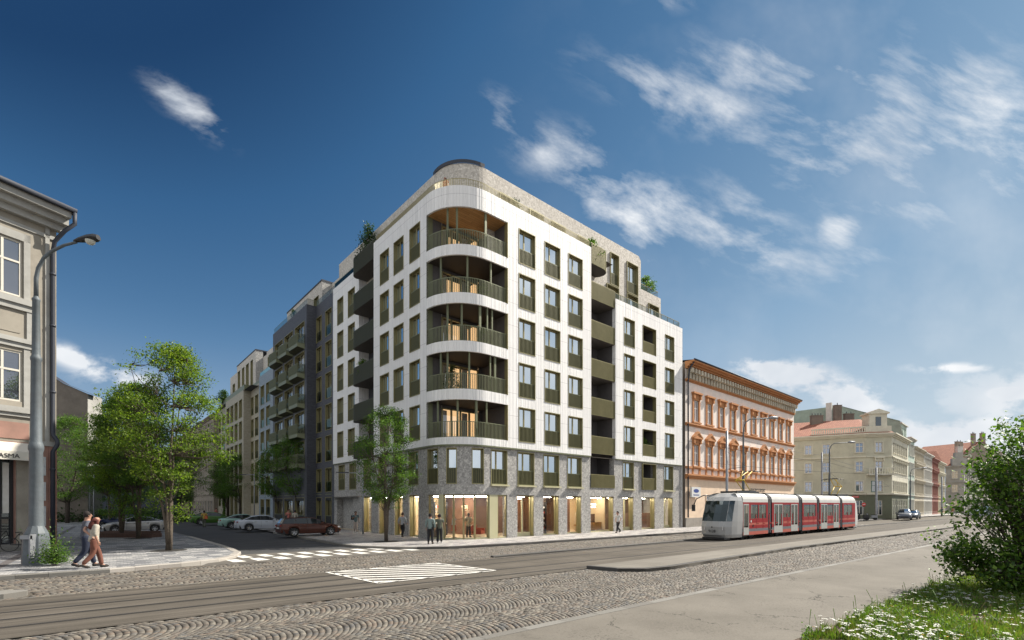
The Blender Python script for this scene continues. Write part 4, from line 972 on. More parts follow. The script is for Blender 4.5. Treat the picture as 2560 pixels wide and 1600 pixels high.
b = MB(); U = Pl(1.3, v0); hu = [(-c, -a, 19.9, 24.2) for a, c in ((54.87, 56.29), (57.35, 59.14), (60.17, 61.74), (62.93, 64.59))] + [(-68.37, -66.59, 19.9, 22.8)]
wall(b, U, -65.2, -53.3, 19.3, 25.2, hu[:4], 'pale_terrazzo', .3); wall(b, U, -70.2, -65.2, 19.3, 24.3, hu[4:], 'pale_terrazzo', .3); wall(b, Pl(2.3, v0), -53.3, -50.24, 19.3, 24.3, [], 'pale_terrazzo')
b.face([(1.3, 53.3 - v0, 19.3), (2.3, 53.3 - v0, 19.3), (2.3, 53.3 - v0, 25.2), (1.3, 53.3 - v0, 25.2)], 'grey_terrazzo'); b.prism([(1.25, 53.25 - v0), (9, 53.25 - v0), (9, 65.25 - v0), (1.25, 65.25 - v0)], 25.2, 25.35, 'roof_dark'); b.build('penthouse', rt)
for h in hu: window(rt, U, *h, 'plain')
b = MB(); rp = [(.6, 25.8), (.1, 16.8), (.1, 4.6), (1.1, 4.6), (1.1, .1)]; b.ribbon(rp, 19.4, 20.2, 'green_metal'); b.build('railing', rt)
# older houses farther down the street
def townhouse(name, label, loc, rz, W_, D_, H_, cols, rows, wallm, trim, roofm, ridge=3., hoods=None, ww=1.1, cornz=(), ground=None, wn_trim=None, corn=.5, cat='building', roof=True, pane='old_glass', surround=.14):
    r = thing(name, label, cat, loc, rz); P = Pr(0); b = MB()
    holes = [(c - ww / 2, c + ww / 2, z0, z1) for c in cols for z0, z1 in rows]
    wall(b, P, 0, W_, 0, H_, holes, wallm, .16)
    b.face([(W_, 0, 0), (W_, D_, 0), (W_, D_, H_), (W_, 0, H_)], wallm); b.face([(0, 0, 0), (0, D_, 0), (0, D_, H_), (0, 0, H_)], wallm); b.face([(W_, D_, 0), (0, D_, 0), (0, D_, H_), (W_, D_, H_)], wallm)
    if ground: b.box(0, W_, -.04, 0, 0, ground[0], ground[1], 'b')
    b.build('wall', r); b = MB()
    cornice(b, P, -.05, W_ + .05, H_ - .45, H_ + .05, corn, trim)
    for z in cornz: cornice(b, P, 0, W_, z, z + .25, .18, trim, 2)
    b.build('cornice', r)
    if roof:
        b = MB(); y = -corn; zr = H_ + .05
        b.face([(-.1, y, zr), (W_ + .1, y, zr), (W_ + .1, D_ / 2, zr + ridge), (-.1, D_ / 2, zr + ridge)], roofm); b.face([(-.1, D_, zr), (W_ + .1, D_, zr), (W_ + .1, D_ / 2, zr + ridge), (-.1, D_ / 2, zr + ridge)], roofm)
        for x in (-.05, W_ + .05): b.face([(x, y, zr), (x, D_, zr), (x, D_ / 2, zr + ridge)], wallm)
        b.build('roof', r)
    for i, c in enumerate(cols):
        for j, (z0, z1) in enumerate(rows): oldwin(r, P, c - ww / 2, c + ww / 2, z0, z1, wn_trim or trim, surround, (hoods or [None] * 9)[j], pane=pane)
    return r
def chimney(r, x, y, z, w=.9, h=1.4, m='brick_red', pots=3):
    b = MB(); b.box(x, x + w, y, y + .6, z, z + h, m); b.box(x - .06, x + w + .06, y - .06, y + .66, z + h, z + h + .12, m)
    for i in range(pots): b.tube([(x + w * (i + .5) / pots, y + .3, z + h), (x + w * (i + .5) / pots, y + .3, z + h + .55)], .07, 'roof_dark', 6)
    b.build('chimney', r)
x, y = Lw(-.2, 101.5)
r = townhouse('town_house', 'old cream grey town house with dark roof next to the beige brick building', (x, y, 0), RA - math.pi / 2, 25.3, 12, 18.6, [1.8 + 2.7 * i for i in range(9)], [(.8, 3.), (5.2, 7.6), (8.8, 11.2), (12.2, 14.4), (15.6, 17.4)], 'old_cream', 'old_cream', 'grey_tiles', 3., ww=1.2, cornz=(4., 15.), ground=(1., 'stone_plinth'))
for xx in (4, 11, 18): chimney(r, xx, 4, 20.2, 1.4, 1.6)
x, y = Lw(-.4, 132)
r = townhouse('town_house', 'old dusky pink town house at the far end of the side street', (x, y, 0), RA - math.pi / 2, 30, 12, 18.2, [1.8 + 2.7 * i for i in range(10)], [(.8, 3.), (5.2, 7.6), (8.8, 11.2), (12.2, 14.4)], 'old_pink', 'old_pink', 'grey_tiles', 3., ww=1.2, cornz=(4., 15.))
for xx in (6, 20): chimney(r, xx, 4, 20, 1.4, 1.6)
# dark flat building closing the view, gable house
r = thing('office_block', 'long dark slate building closing the end of the side street', 'building', (-112, 118, 0), R(8)); b = MB(); b.box(0, 62, 0, 14, 0, 15.5, 'slate_wall'); b.build('wall', r); b = MB(); 
for i in range(9):
    b.box(2 + i * 6.6, 6.4 + i * 6.6, -.05, .0, 10, 12.4, 'old_glass')
b.build('window_band', r); b = MB(); b.box(-.3, 62.3, -.3, 14.3, 15.5, 15.9, 'roof_dark'); b.build('roof', r)
r = thing('gable_house', 'windowless rendered gable end rising behind the street corner house on the left', 'house', (-74.6, 63, 0), R(10)); b = MB()
g_ = [(0, 0, 0), (17.5, 0, 0), (17.5, 0, 17.3), (14.6, 0, 18.6), (6.5, 0, 24.3), (0, 0, 20)]; b.face(g_, 'gable_render'); b.face([(17.5, 0, 0), (17.5, 3, 0), (17.5, 3, 17.3), (17.5, 0, 17.3)], 'trim_grey'); b.build('wall', r)
b = MB(); b.face([(6.4, -.2, 24.4), (14.7, -.2, 18.6), (18.1, -.2, 17.2), (18.1, 1.2, 17.2), (14.7, 1.2, 18.6), (6.4, 1.2, 24.4)], 'roof_dark'); b.face([(6.5, -.2, 24.4), (-1, -.2, 19.4), (-1, 1.2, 19.4), (6.5, 1.2, 24.4)], 'roof_dark'); b.build('roof', r)

# --- orange trimmed building right of the white one
x, y = Lw(28.75, .0)
r = thing('ornate_building', 'peach building with rust coloured window surrounds and bracketed cornice', 'building', (x, y, 0), RA)
P = Pr(0); b = MB(); u0 = 28.75; WO = 29.75
cols = [2.15 + 2.83 * i for i in range(10)]; gw = 1.0
holes = [(c - gw / 2, c + gw / 2, a, d) for c in cols for a, d in ((6.45, 8.6), (11.1, 13.3))]
gh = [(c - .6, c + .6, 1.2, 3.3) for c in cols[1:]]
wall(b, P, .0, WO, 5.2, 16.4, holes, 'peach_pale', .16); wall(b, P, .0, WO, 0, 5.2, gh, 'peach', .16)
b.box(0, WO, -.08, 0, 0, .95, 'stone_plinth', 'b'); b.face([(0, 0, 0), (0, 11, 0), (0, 11, 17), (0, 0, 17)], 'gable_render'); b.face([(WO, 0, 0), (WO, 11, 0), (WO, 11, 17), (WO, 0, 17)], 'peach'); b.face([(0, 11, 0), (WO, 11, 0), (WO, 11, 17), (0, 11, 17)], 'peach')
b.build('wall', r)
b = MB(); cornice(b, P, 0, WO + .4, 16.35, 17.05, .95, 'rust_trim', 4); cornice(b, P, 0, WO, 15.05, 15.3, .2, 'rust_trim', 2)
b.build('cornice', r)
b = MB()
for i in range(46):
    xx = .35 + i * .64; b.box(xx, xx + .3, -.62, 0, 15.9, 16.35, 'ivory'); b.box(xx + .02, xx + .28, -.34, 0, 15.3, 15.9, 'ivory')
b.build('bracket_row', r)
b = MB(); cornice(b, P, 0, WO, 10.5, 10.8, .22, 'rust_trim', 2); cornice(b, P, 0, WO, 5.0, 5.5, .35, 'rust_trim', 3); cornice(b, P, 0, WO, 6.1, 6.3, .16, 'rust_trim', 1)
for c in cols:
    for q in (-.85, .55): b.box(c + q, c + q + .3, -.09, 0, 5.5, 6.1, 'rust_trim')
b.build('string_course', r)
for i, c in enumerate(cols):
    oldwin(r, P, c - gw / 2, c + gw / 2, 11.1, 13.3, 'rust_trim', .26, 'flat', 'white_paint', 'pale_pane', proud=.1)
    oldwin(r, P, c - gw / 2, c + gw / 2, 6.45, 8.6, 'rust_trim', .26, 'flat' if i in (4, 5) else 'gable', 'white_paint', 'pale_pane', proud=.1)
for h in gh: oldwin(r, P, *h, 'peach', .1)
b = MB(); b.face([(-.0, -.9, 17.05), (WO + .4, -.9, 17.05), (WO + .4, 5.5, 18.0), (0, 5.5, 18.0)], 'grey_tiles'); b.face([(-.0, 12, 17.05), (WO + .4, 12, 17.05), (WO + .4, 5.5, 18.0), (0, 5.5, 18.0)], 'grey_tiles'); b.build('roof', r)
b = MB(); b.tube([(.1, -.95, 17.1), (WO + .4, -.95, 17.1)], .09, 'roof_dark', 8); b.tube([(.25, -.9, 17.), (.25, -.3, 16.2), (.25, -.18, 15), (.25, -.18, 1)], .08, 'roof_dark', 8); b.build('gutter', r)
chimney(r, 2.3, 2.2, 17.2, .8, 1., 'brick_red', 2); chimney(r, 6.5, 3.2, 17.3, .8, .9, 'brick_red', 2)
text_mesh('VRAZKO SPORT', .62, 'black_paint', 'sign_lettering', r, (17.6, -.03, 3.9), (R(90), 0, 0))
r = thing('wall_sign', 'white light box sign with a blue oval on the ground floor of the peach building', 'sign', (*Lw(30.3, -.25), 3.1), RA); b = MB(); b.box(-.9, .9, -.12, .12, 0, 1.05, 'white_paint'); mat('sign_blue', (.03, .06, .25), None, 1, .4); b.build('box', r); b = MB()
b.face([(.55 * math.cos(t), -.125, .66 + .2 * math.sin(t)) for t in np.linspace(0, 2 * math.pi, 20)[:-1]], 'sign_blue'); b.box(-.6, .6, -.127, -.125, .18, .28, 'sign_blue'); b.build('emblem', r)

# --- cream corner building with red roof
cx_, cy_ = 60.9, 78.6; d1 = Vector((-.879, .477)); d2 = Vector((.726, .688))
r = thing('corner_building', 'cream green corner building with red tiled roof and a pedimented dormer on its corner', 'building', (cx_, cy_, 0)); ch = 3.2
p0 = d1 * (17.5 + ch); p1 = d1 * ch; p2 = d2 * 1.3; p3 = d2 * 17
def seg(a, c): t = (c - a).normalized(); n = Vector((-t.y, t.x)); return (lambda s, d=0.: tuple(a + t * s + n * d)), (c - a).length
rows = [(4.5, 6.2), (7.7, 9.4), (10.9, 12.5)]; b = MB(); corn = MB()
for si, (a, c, cols_) in enumerate(((p0, p1, [4.2, 6.8, 9.4, 12.0, 16.6]), (p1, p2, [1.9]), (p2, p3, [1.3 + 1.75 * i for i in range(9)]))):
    P, L = seg(a, c); hs = [(q - .52, q + .52, z0, z1) for q in cols_ if q < L - .5 for z0, z1 in rows]
    gh = [(q - .5, q + .5, .6, 3.) for q in cols_ if q < L - .5]
    wall(b, P, 0, L, 3.9, 13.8, hs, 'cream_green' if si < 2 else 'cream_trim', .15); wall(b, P, 0, L, 0, 3.9, gh, 'shop_green', .2)
    cornice(corn, P, -.1, L + .1, 13.4, 14.0, .6, 'cream_trim', 3); cornice(corn, P, 0, L, 10.1, 10.3, .15, 'cream_trim', 1); cornice(corn, P, 0, L, 3.9, 4.2, .25, 'cream_trim', 2)
    for h in hs: oldwin(r, P, *h, 'cream_trim', .14, 'flat' if h[2] == 7.7 and si else None)
    for h in gh: oldwin(r, P, *h, 'shop_green', .0, pane='dark_glass')
back = Vector((2, 22)); b.face([(*p0, 0), (*(p0 + Vector((6, 14))), 0), (*(p0 + Vector((6, 14))), 14), (*p0, 14)], 'cream_green'); b.build('wall', r); corn.build('cornice', r)
b = MB(); e = [p0, p1, p2, p3]; off = Vector((0, -.5)); rid = [p0 + Vector((3.4, 6.2)), Vector((1.2, 9.0)), Vector((1.6, 9.0)), p3 + Vector((-5, 6.2))]
for i in range(3): b.face([(*(e[i] + off), 14), (*(e[i + 1] + off), 14), (*rid[i + 1], 17.6), (*rid[i], 17.6)], 'red_tiles')
b.face([(*rid[0], 17.6), (*rid[1], 17.6), (4, 20, 14), (-8, 22, 14)], 'red_tiles'); b.build('roof', r)
b = MB(); P, L = seg(p0, p1); b.prism([P(9.8, .1), P(L, .1), P(L, .4), P(9.8, .4)], 14.0, 14.35, 'cream_trim'); b.prism([P(9.8, .1), P(L, .1), P(L, .4), P(9.8, .4)], 15.0, 15.2, 'cream_trim')
for i in range(24): b.prism([P(9.9 + i * .32, .15), P(10.05 + i * .32, .15), P(10.05 + i * .32, .35), P(9.9 + i * .32, .35)], 14.35, 15.0, 'cream_trim')
P, L = seg(p1, p2); b.prism([P(0, .1), P(L, .1), P(L, .4), P(0, .4)], 14.0, 15.2, 'cream_trim'); b.build('balustrade', r)
b = MB(); b.prism([P(.6, .2), P(L - .6, .2), P(L - .6, 2.5), P(.6, 2.5)], 14.9, 17.2, 'cream_trim'); q = [P(.3, .0), P(L - .3, .0), P(L - .3, 2.6), P(.3, 2.6)]; mx = P(L / 2, 0.); my = P(L / 2, 2.6)
b.prism(q, 17.2, 17.4, 'cream_trim'); b.face([(*q[0], 17.4), (*q[1], 17.4), (*mx, 18.)], 'cream_trim'); b.face([(*q[0], 17.4), (*mx, 18.), (*my, 18.), (*q[3], 17.4)], 'red_tiles'); b.face([(*q[1], 17.4), (*mx, 18.), (*my, 18.), (*q[2], 17.4)], 'red_tiles'); b.prism([P(L / 2 - .4, .16), P(L / 2 + .4, .16), P(L / 2 + .4, .25), P(L / 2 - .4, .25)], 15.2, 16.7, 'dark_glass'); b.build('dormer', r)
b = MB(); b.prism([P(.0, -.9), P(L, -.9), P(L, 0), P(0, 0)], 7.1, 7.35, 'cream_trim'); b.prism([P(.0, -.9), P(L, -.9), P(L, -.78), P(0, -.78)], 8.15, 8.3, 'cream_trim')
for i in range(10): b.prism([P(.05 + i * .37, -.88), P(.2 + i * .37, -.88), P(.2 + i * .37, -.78), P(.05 + i * .37, -.78)], 7.35, 8.15, 'cream_trim')
b.build('balcony', r)
for (xx, yy) in ((-11.5, 11.5), (-6.2, 10.5), (-13.6, 12)): 
    chimney(r, xx, yy, 16.6, 2.1 if xx > -13 else 1.2, 1.9, 'gable_render', 4)
chimney(r, -1., 12, 16.5, 1.3, 4.2, 'gable_render', 1); chimney(r, 1.6, 13, 16.5, 1.7, 2.8, 'gable_render', 2)
# mint building with its tall green party wall
def onstreet(t, back=0): v = Vector((cx_, cy_)) + d2 * t + Vector((-.688, .726)) * back; return (v.x, v.y, 0)
rz2 = math.atan2(.688, .726)
r = townhouse('town_house', 'narrow pale mint town house with tall green party wall behind the corner dormer', onstreet(17.1), rz2, 7.2, 14, 14.8, [1.2, 2.9, 4.6, 6.2], [(1, 3.2), (4.6, 6.8), (8., 10.2), (11.6, 13.6)], 'mint', 'white_plaster', 'grey_tiles', 1., ww=.9, cornz=(3.9,), roof=False)
b = MB(); wall(b, Pr(1.2), 0, 7.2, 14.8, 17.6, [(a, a + .8, 15.3, 17) for a in (.8, 2.5, 4.2, 5.8)], 'mint', .15); b.face([(0, 0, 10), (0, 1.2, 18), (0, 11, 22.2), (0, 24, 22.2), (0, 24, 10)], 'green_wall'); b.face([(-.1, .9, 17.7), (7.3, .9, 17.7), (7.3, 11, 22.3), (-.1, 11, 22.3)], 'grey_tiles'); b.face([(7.2, 1.2, 13), (7.2, 11, 22.2), (7.2, 20, 22.2), (7.2, 20, 13)], 'mint'); b.box(-.1, 7.3, .9, 1.2, 17.5, 17.7, 'white_plaster'); b.build('attic', r)
b = MB(); b.box(-.9, -.3, 12, 13, 15, 22.9, 'white_plaster'); b.build('chimney', r)
r = townhouse('town_house', 'white town house with ornate ground floor left of the plain white one', onstreet(24.4), rz2, 12.4, 12, 13.6, [1.2 + 1.72 * i for i in range(7)], [(.8, 3.), (4.6, 6.6), (7.9, 9.8), (11.2, 12.6)], 'ivory', 'ivory', 'grey_tiles', 2., ww=.85, hoods=[None, 'flat', 'gable', None], cornz=(3.8, 10.6))
r = townhouse('town_house', 'plain white town house left of the red house', onstreet(36.9), rz2, 13, 12, 13.4, [1.3 + 1.72 * i for i in range(7)], [(.8, 3.), (4.6, 6.6), (7.9, 9.8), (11.0, 12.4)], 'white_plaster', 'white_plaster', 'grey_tiles', 2., ww=.85, hoods=[None, 'flat', None, None], cornz=(3.8, 10.4))
r = townhouse('town_house', 'brick red town house in the row on the right', onstreet(50), rz2, 11, 12, 13.1, [1.2 + 1.7 * i for i in range(6)], [(.8, 3.), (4.6, 6.6), (7.9, 9.8), (10.8, 12.2)], 'brick_red', 'brick_red', 'grey_tiles', 2., ww=.85, hoods=[None, 'flat', 'gable', None], cornz=(3.8,)); chimney(r, 7, 3, 13.8, 1.8, 2., 'brown_plaster')
r = townhouse('town_house', 'ochre town house between the red house and the grey building', onstreet(61.1), rz2, 14, 12, 13., [1.2 + 1.7 * i for i in range(8)], [(.8, 3.), (4.6, 6.6), (7.9, 9.8), (10.8, 12.2)], 'ochre', 'cream_trim', 'grey_tiles', 2., ww=.85, hoods=[None, 'flat', 'flat', None], cornz=(3.8,))
r = thing('grey_building', 'grey plastered corner building with orange tiled roof behind the bush on the right', 'building', (129.6, 140, 0)); r.scale = (1.4, 1.4, 1.4)
e1 = Vector((-.6, .8)) * 2.95; e2 = Vector((.766, .643)) * 40; b = MB(); cn = MB()
for a, c, cols_ in ((e1, Vector((0, 0)), [1.5]), (Vector((0, 0)), e2, [2 + 2.4 * i for i in range(16)])):
    P, L = seg(a, c); hs = [(q - .5, q + .5, z0, z0 + 1.6) for q in cols_ for z0 in (1., 4.2, 7.)]
    wall(b, P, 0, L, 0, 9.4, hs, 'grey_plaster', .15); cornice(cn, P, 0, L, 9.2, 9.7, .5, 'grey_plaster'); cornice(cn, P, 0, L, 6.2, 6.4, .2, 'grey_plaster', 1)
    for h in hs: oldwin(r, P, *h, 'grey_plaster', .1)
b.build('wall', r); cn.build('cornice', r)
b = MB(); b.face([(*e1, 9.7), (0, 0, 9.7), (2, 9, 13.6), (1, 12, 13.6)], 'red_tiles'); b.face([(0, 0, 9.7), (*e2, 9.7), (*(e2 + Vector((-5, 6))), 13.6), (2, 9, 13.6)], 'red_tiles'); b.build('roof', r)
b = MB(); b.prism([(-1.6, .9), (.6, -.1), (1.6, 1.6), (-.5, 2.6)], 9.7, 11.2, 'grey_plaster'); b.prism([(-1., .9), (.1, .3), (.8, 1.6), (-.3, 2.2)], 11.2, 12.4, 'grey_plaster'); b.build('dormer', r)
chimney(r, 6, 8, 13, 1.2, 1.4, 'white_plaster', 1)
r = thing('gabled_house', 'tall brown gabled house rising behind the grey building on the right', 'house', (160, 177, 0), R(20)); r.scale = (1.36, 1.36, 1.36); b = MB()
b.face([(0, 0, 0), (34, 0, 0), (34, 0, 13), (12, 0, 19), (0, 0, 13)], 'brown_plaster'); b.build('wall', r); b = MB(); b.face([(0, 0, 13), (12, -.1, 19.1), (12, 14, 19.1), (0, 14, 13)], 'red_tiles'); b.face([(12, -.1, 19.1), (34, -.1, 13), (34, 14, 13), (12, 14, 19.1)], 'red_tiles'); b.build('roof', r)
chimney(r, 2.5, .5, 15, 2.6, 3.6, 'brown_plaster', 2); chimney(r, 9.5, .5, 18, 1.2, 3.1, 'brown_plaster', 2); chimney(r, 13.5, .5, 18, 1.6, 3.4, 'brown_plaster', 3)
r = thing('church_tower', 'small dark domed tower on the skyline above the orange tiled roof', 'tower', (196, 215, 0)); r.scale = (1.34, 1.34, 1.34); b = MB(); b.box(-2, 2, -2, 2, 0, 15.5, 'gable_render'); b.build('shaft', r); b = MB(); b.lathe([(2.4, 15.5), (2.4, 16), (1.7, 16.2), (1.7, 18.6), (2.2, 18.8), (2., 19.6), (1.2, 20.4), (.3, 20.8), (.12, 22)], 'roof_dark', 12); b.build('dome', r)
# low white boundary wall between the peach building and the cream one
x, y = Lw(58.6, .4); r = thing('boundary_wall', 'low white stepped yard wall between the peach and the cream building', 'wall', (x, y, 0), RA + R(20)); b = MB()
for i, (w, h) in enumerate(((2.6, 4.6), (2.4, 4.9), (2.6, 5.3), (4.5, 5.9), (3.5, 4.9))):
    x0 = sum(q[0] for q in ((2.6, 0), (2.4, 0), (2.6, 0), (4.5, 0), (3.5, 0))[:i]); b.box(x0, x0 + w, 0, .4, 0, h, 'white_plaster'); b.box(x0 - .05, x0 + w + .05, -.1, .5, h, h + .18, 'white_plaster')
b.build('wall', r); b = MB(); b.box(7.9, 9., -.05, .0, 2.2, 4.4, 'dark_glass'); b.box(10, 11.2, -.05, 0, 2.2, 4.4, 'dark_glass'); b.build('window', r)

# --- street corner house at the left edge
fd = Vector((.4226, .9063)); fc = Vector((-25., 26.8)); WL = 14.
o_ = fc - fd * WL; r = thing('corner_house', 'beige and pink plastered corner house with dark downpipe at the left edge', 'house', (o_.x, o_.y, 0), math.atan2(fd.y, fd.x)); P = Pr(0); X = lambda t: WL - t
b = MB(); wins = [(X(t + 1.48), X(t), z0, z1) for t in (1.42, 5.6, 9.8) for z0, z1 in ((13.15, 16.05), (7.7, 10.3))]; door = (X(3.2), X(1.68), .0, 4.7)
wall(b, P, 0, WL, 5.6, 18.3, wins, 'beige_plaster', .3); wall(b, P, 0, WL, 0, 5.6, [door], 'pink_plaster', .3)
b.face([(WL, 0, 0), (WL, 10, 0), (WL, 10, 18.3), (WL, 0, 18.3)], 'beige_plaster'); b.face([(0, 0, 0), (0, 10, 0), (0, 10, 18.3), (0, 0, 18.3)], 'beige_plaster'); b.face([(0, 10, 0), (WL, 10, 0), (WL, 10, 18.3), (0, 10, 18.3)], 'beige_plaster'); b.build('wall', r)
b = MB(); cornice(b, P, 0, WL + .3, 17.3, 18.3, .9, 'trim_grey', 3); cornice(b, P, 0, WL, 16.75, 16.95, .08, 'trim_grey', 1); b.build('cornice', r)
b = MB(); b.face([(0, -1., 18.35), (WL + .5, -1., 18.35), (WL + .5, 5, 20.6), (0, 5, 20.6)], 'grey_tiles'); b.face([(0, 11, 18.35), (WL + .5, 11, 18.35), (WL + .5, 5, 20.6), (0, 5, 20.6)], 'grey_tiles'); b.face([(WL + .5, -1, 18.35), (WL + .5, 11, 18.35), (WL + .5, 5, 20.6)], 'beige_plaster'); b.build('roof', r)
b = MB()
for za, zb, out, t1 in ((12.75, 13.05, .22, .85), (12.45, 12.75, .12, .85), (10.75, 10.98, .2, .9), (10.5, 10.75, .1, .9), (7.1, 7.4, .2, .95), (6.9, 7.1, .1, .95)): b.box(0, X(t1), -out, 0, za, zb, 'trim_grey')
for t0, t1, z0, z1 in ((1.1, 1.36, 13.05, 16.5), (1.1, 1.36, 7.4, 10.5)): b.box(X(t1), X(t0), -.05, 0, z0, z1, 'trim_grey')
b.box(X(3.3), X(1.1), -.05, 0, 16.1, 16.5, 'trim_grey'); b.box(X(1.25), X(1.0), -.08, 0, 10.98, 12.45, 'trim_grey'); b.box(X(3.5), X(1.5), -.03, 0, 11.25, 12.15, 'beige_plaster')
b.box(X(.5), X(.32), -.08, 0, 5.6, 17.3, 'trim_grey'); b.box(X(1.15), X(0), -.1, 0, 5.5, 5.75, 'trim_grey'); b.box(X(3.5), X(1.15), -.04, 0, 5.75, 6.6, 'pink_plaster')
b.box(X(1.66), X(1.12), -.1, 0, 0, 5.0, 'beige_plaster'); b.box(X(.35), X(0), -.06, 0, 0, 5.5, 'pink_plaster'); b.box(0, X(0), -.14, 0, 0, 1.9, 'pink_plaster') if False else None
b.build('trim', r)
for h in wins: oldwin(r, P, *h, 'beige_plaster', .0, pane='grey_glass')
b = MB(); b.box(door[0], door[1], .3, .34, 0, 4.7, 'dark_glass'); b.box(door[0], door[1], .22, .3, 1.6, 1.7, 'black_paint'); b.box(door[1] - .12, door[1], .2, .3, 0, 4.7, 'black_paint'); b.box(door[1] - .55, door[1] - .45, .2, .3, 0, 4.7, 'black_paint'); b.box(door[1] - .4, door[1] - .15, .26, .29, 1.9, 4.5, 'curtain'); b.build('door', r)
b = MB(); b.tube([(0, -1.02, 18.4), (WL + .45, -1.02, 18.4)], .14, 'roof_dark', 8)
b.tube([(X(-.38), -1.02, 18.35), (X(-.4), -.98, 17.7), (X(-.05), -.75, 17.2), (X(.2), -.3, 16.6), (X(.22), -.16, 16.), (X(.22), -.16, 6.3), (X(.22), -.2, 6.1), (X(.1), -.35, 5.8), (X(.1), -.35, 5.6), (X(.22), -.16, 5.2), (X(.22), -.16, .2)], .1, 'roof_dark', 10); b.build('downpipe', r)
for i, z in enumerate((12.0, 8.4, 4.2, 14.8)): b = MB(); b.tube([(X(.22), -.16, z), (X(.22), -.16, z + .1)], .13, 'roof_dark', 10); b.build('pipe_bracket', r)
r2 = thing('awning', 'off-white shop awning with dark lettering over the doorway at the left edge', 'awning', (o_.x, o_.y, 0), math.atan2(fd.y, fd.x)); b = MB(); xa, xb = X(4.2), X(1.0)
b.face([(xa, -.02, 5.55), (xb, -.02, 5.55), (xb, -.75, 5.05), (xa, -.75, 5.05)], 'soft_white'); b.face([(xa, -.75, 5.05), (xb, -.75, 5.05), (xb, -.76, 4.6), (xa, -.76, 4.6)], 'soft_white'); b.face([(xb, -.02, 5.55), (xb, -.75, 5.05), (xb, -.76, 4.6), (xb, -.02, 4.7)], 'soft_white'); b.build('canvas', r2)
text_mesh('ASMA', .31, 'black_paint', 'lettering', r2, (X(2.18), -.775, 4.7), (R(90), 0, 0)); b = MB(); b.lathe([(.12, 0), (.16, .0)], 'sign_blue', 16); mat('logo_pink', (.45, .12, .2)); b.lathe([(0, 0), (.1, .0)], 'logo_pink', 12); b.build('logo', r2, (X(1.25), -.78, 4.82), rot=(R(90), 0, 0))
mat('poster', (.55, .56, .56), (.42, .44, .46), 9, .6)
for i, (z0, z1, lb) in enumerate(((3.9, 4.9, 'topmost pale notice board on the pink wall behind the lamp post'), (2.55, 3.55, 'middle pale notice board on the pink wall behind the lamp post'), (1.2, 2.25, 'lowest notice board with dark blocks on the pink wall behind the lamp post'))):
    bb = MB(); bb.box(X(1.0), X(.5), -.14, -.09, z0, z1, 'poster'); 
    if i == 2:
        for q in range(3): bb.box(X(.93), X(.7), -.145, -.14, z0 + .12 + q * .3, z0 + .34 + q * .3, 'sign_blue')
    tag(bb.build('notice_board', None, (o_.x, o_.y, 0), math.atan2(fd.y, fd.x)), lb, 'notice board', 'notice boards on the pink wall')
b = MB(); b.box(door[0] - .6, door[1] + .5, -1.0, 0, 0, .16, 'kerb_granite'); b.box(door[0] - .3, door[1] + .2, -.6, 0, .16, .32, 'kerb_granite'); tag(b.build('door_step', None, (o_.x, o_.y, 0), math.atan2(fd.y, fd.x)), 'worn stone steps in front of the dark doorway at the left edge', 'steps')
# ------------------------------------------------------------------ vegetation
def leaf_mat(name, cs, tr=.35):
    m = bpy.data.materials.new(name); m.use_nodes = True; MT[name] = m; k = NT(m.node_tree); k.n.clear()
    gi = k.new('ShaderNodeNewGeometry').outputs['Random Per Island']; c = k.ramp(gi, [((i + .5) / len(cs), x) for i, x in enumerate(cs)])
    o = k.new('ShaderNodeOutputMaterial'); d = k.new('ShaderNodeBsdfPrincipled'); k.put(d.inputs['Base Color'], c); d.inputs['Roughness'].default_value = .5; d.inputs['Specular IOR Level'].default_value = .35
    t = k.new('ShaderNodeBsdfTranslucent'); k.put(t.inputs[0], k.mix(1., c, (1.5, 1.6, .6), 'MULTIPLY'))
    mx = k.new('ShaderNodeMixShader'); mx.inputs[0].default_value = tr; k.l.new(d.outputs[0], mx.inputs[1]); k.l.new(t.outputs[0], mx.inputs[2]); k.l.new(mx.outputs[0], o.inputs[0])
    return m
leaf_mat('leaf_green', [(.045, .10, .018), (.07, .15, .02), (.10, .19, .03), (.055, .12, .025), (.13, .21, .035)], .45)
leaf_mat('leaf_bright', [(.07, .13, .018), (.11, .18, .022), (.15, .23, .03), (.085, .15, .022), (.22, .29, .045)], .5)
leaf_mat('leaf_dark', [(.022, .05, .014), (.035, .075, .018), (.05, .10, .022), (.03, .065, .02)], .3)
leaf_mat('leaf_bush', [(.035, .08, .013), (.06, .13, .018), (.10, .19, .024), (.045, .10, .02), (.16, .26, .035)], .4)
leaf_mat('leaf_grass', [(.08, .15, .02), (.13, .22, .035), (.10, .18, .03), (.19, .25, .06), (.06, .12, .02), (.20, .16, .07)], .4)
leaf_mat('leaf_ivy', [(.05, .11, .015), (.09, .17, .02), (.13, .20, .03)], .35)
mat('petal_white', (.80, .80, .74), (.7, .7, .62), 20, .7); mat('petal_yellow', (.75, .42, .06), None, 1, .7)
mat('bark', (.065, .05, .038), (.13, .105, .078), 14, .95, bump=1., bscale=30)
mat('bark_dark', (.05, .04, .03), (.09, .07, .055), 14, .95, bump=1., bscale=30)
def np_mesh(name, V, m, k=4):
    V = np.ascontiguousarray(V, dtype=np.float32).reshape(-1, 3); nf = len(V) // k
    me = bpy.data.meshes.new(name); me.vertices.add(len(V)); me.vertices.foreach_set('co', V.ravel()); me.loops.add(len(V)); me.loops.foreach_set('vertex_index', np.arange(len(V), dtype=np.int32))
    me.polygons.add(nf); me.polygons.foreach_set('loop_start', np.arange(nf, dtype=np.int32) * k); me.update(calc_edges=True)
    me.materials.append(MT[m]); return me
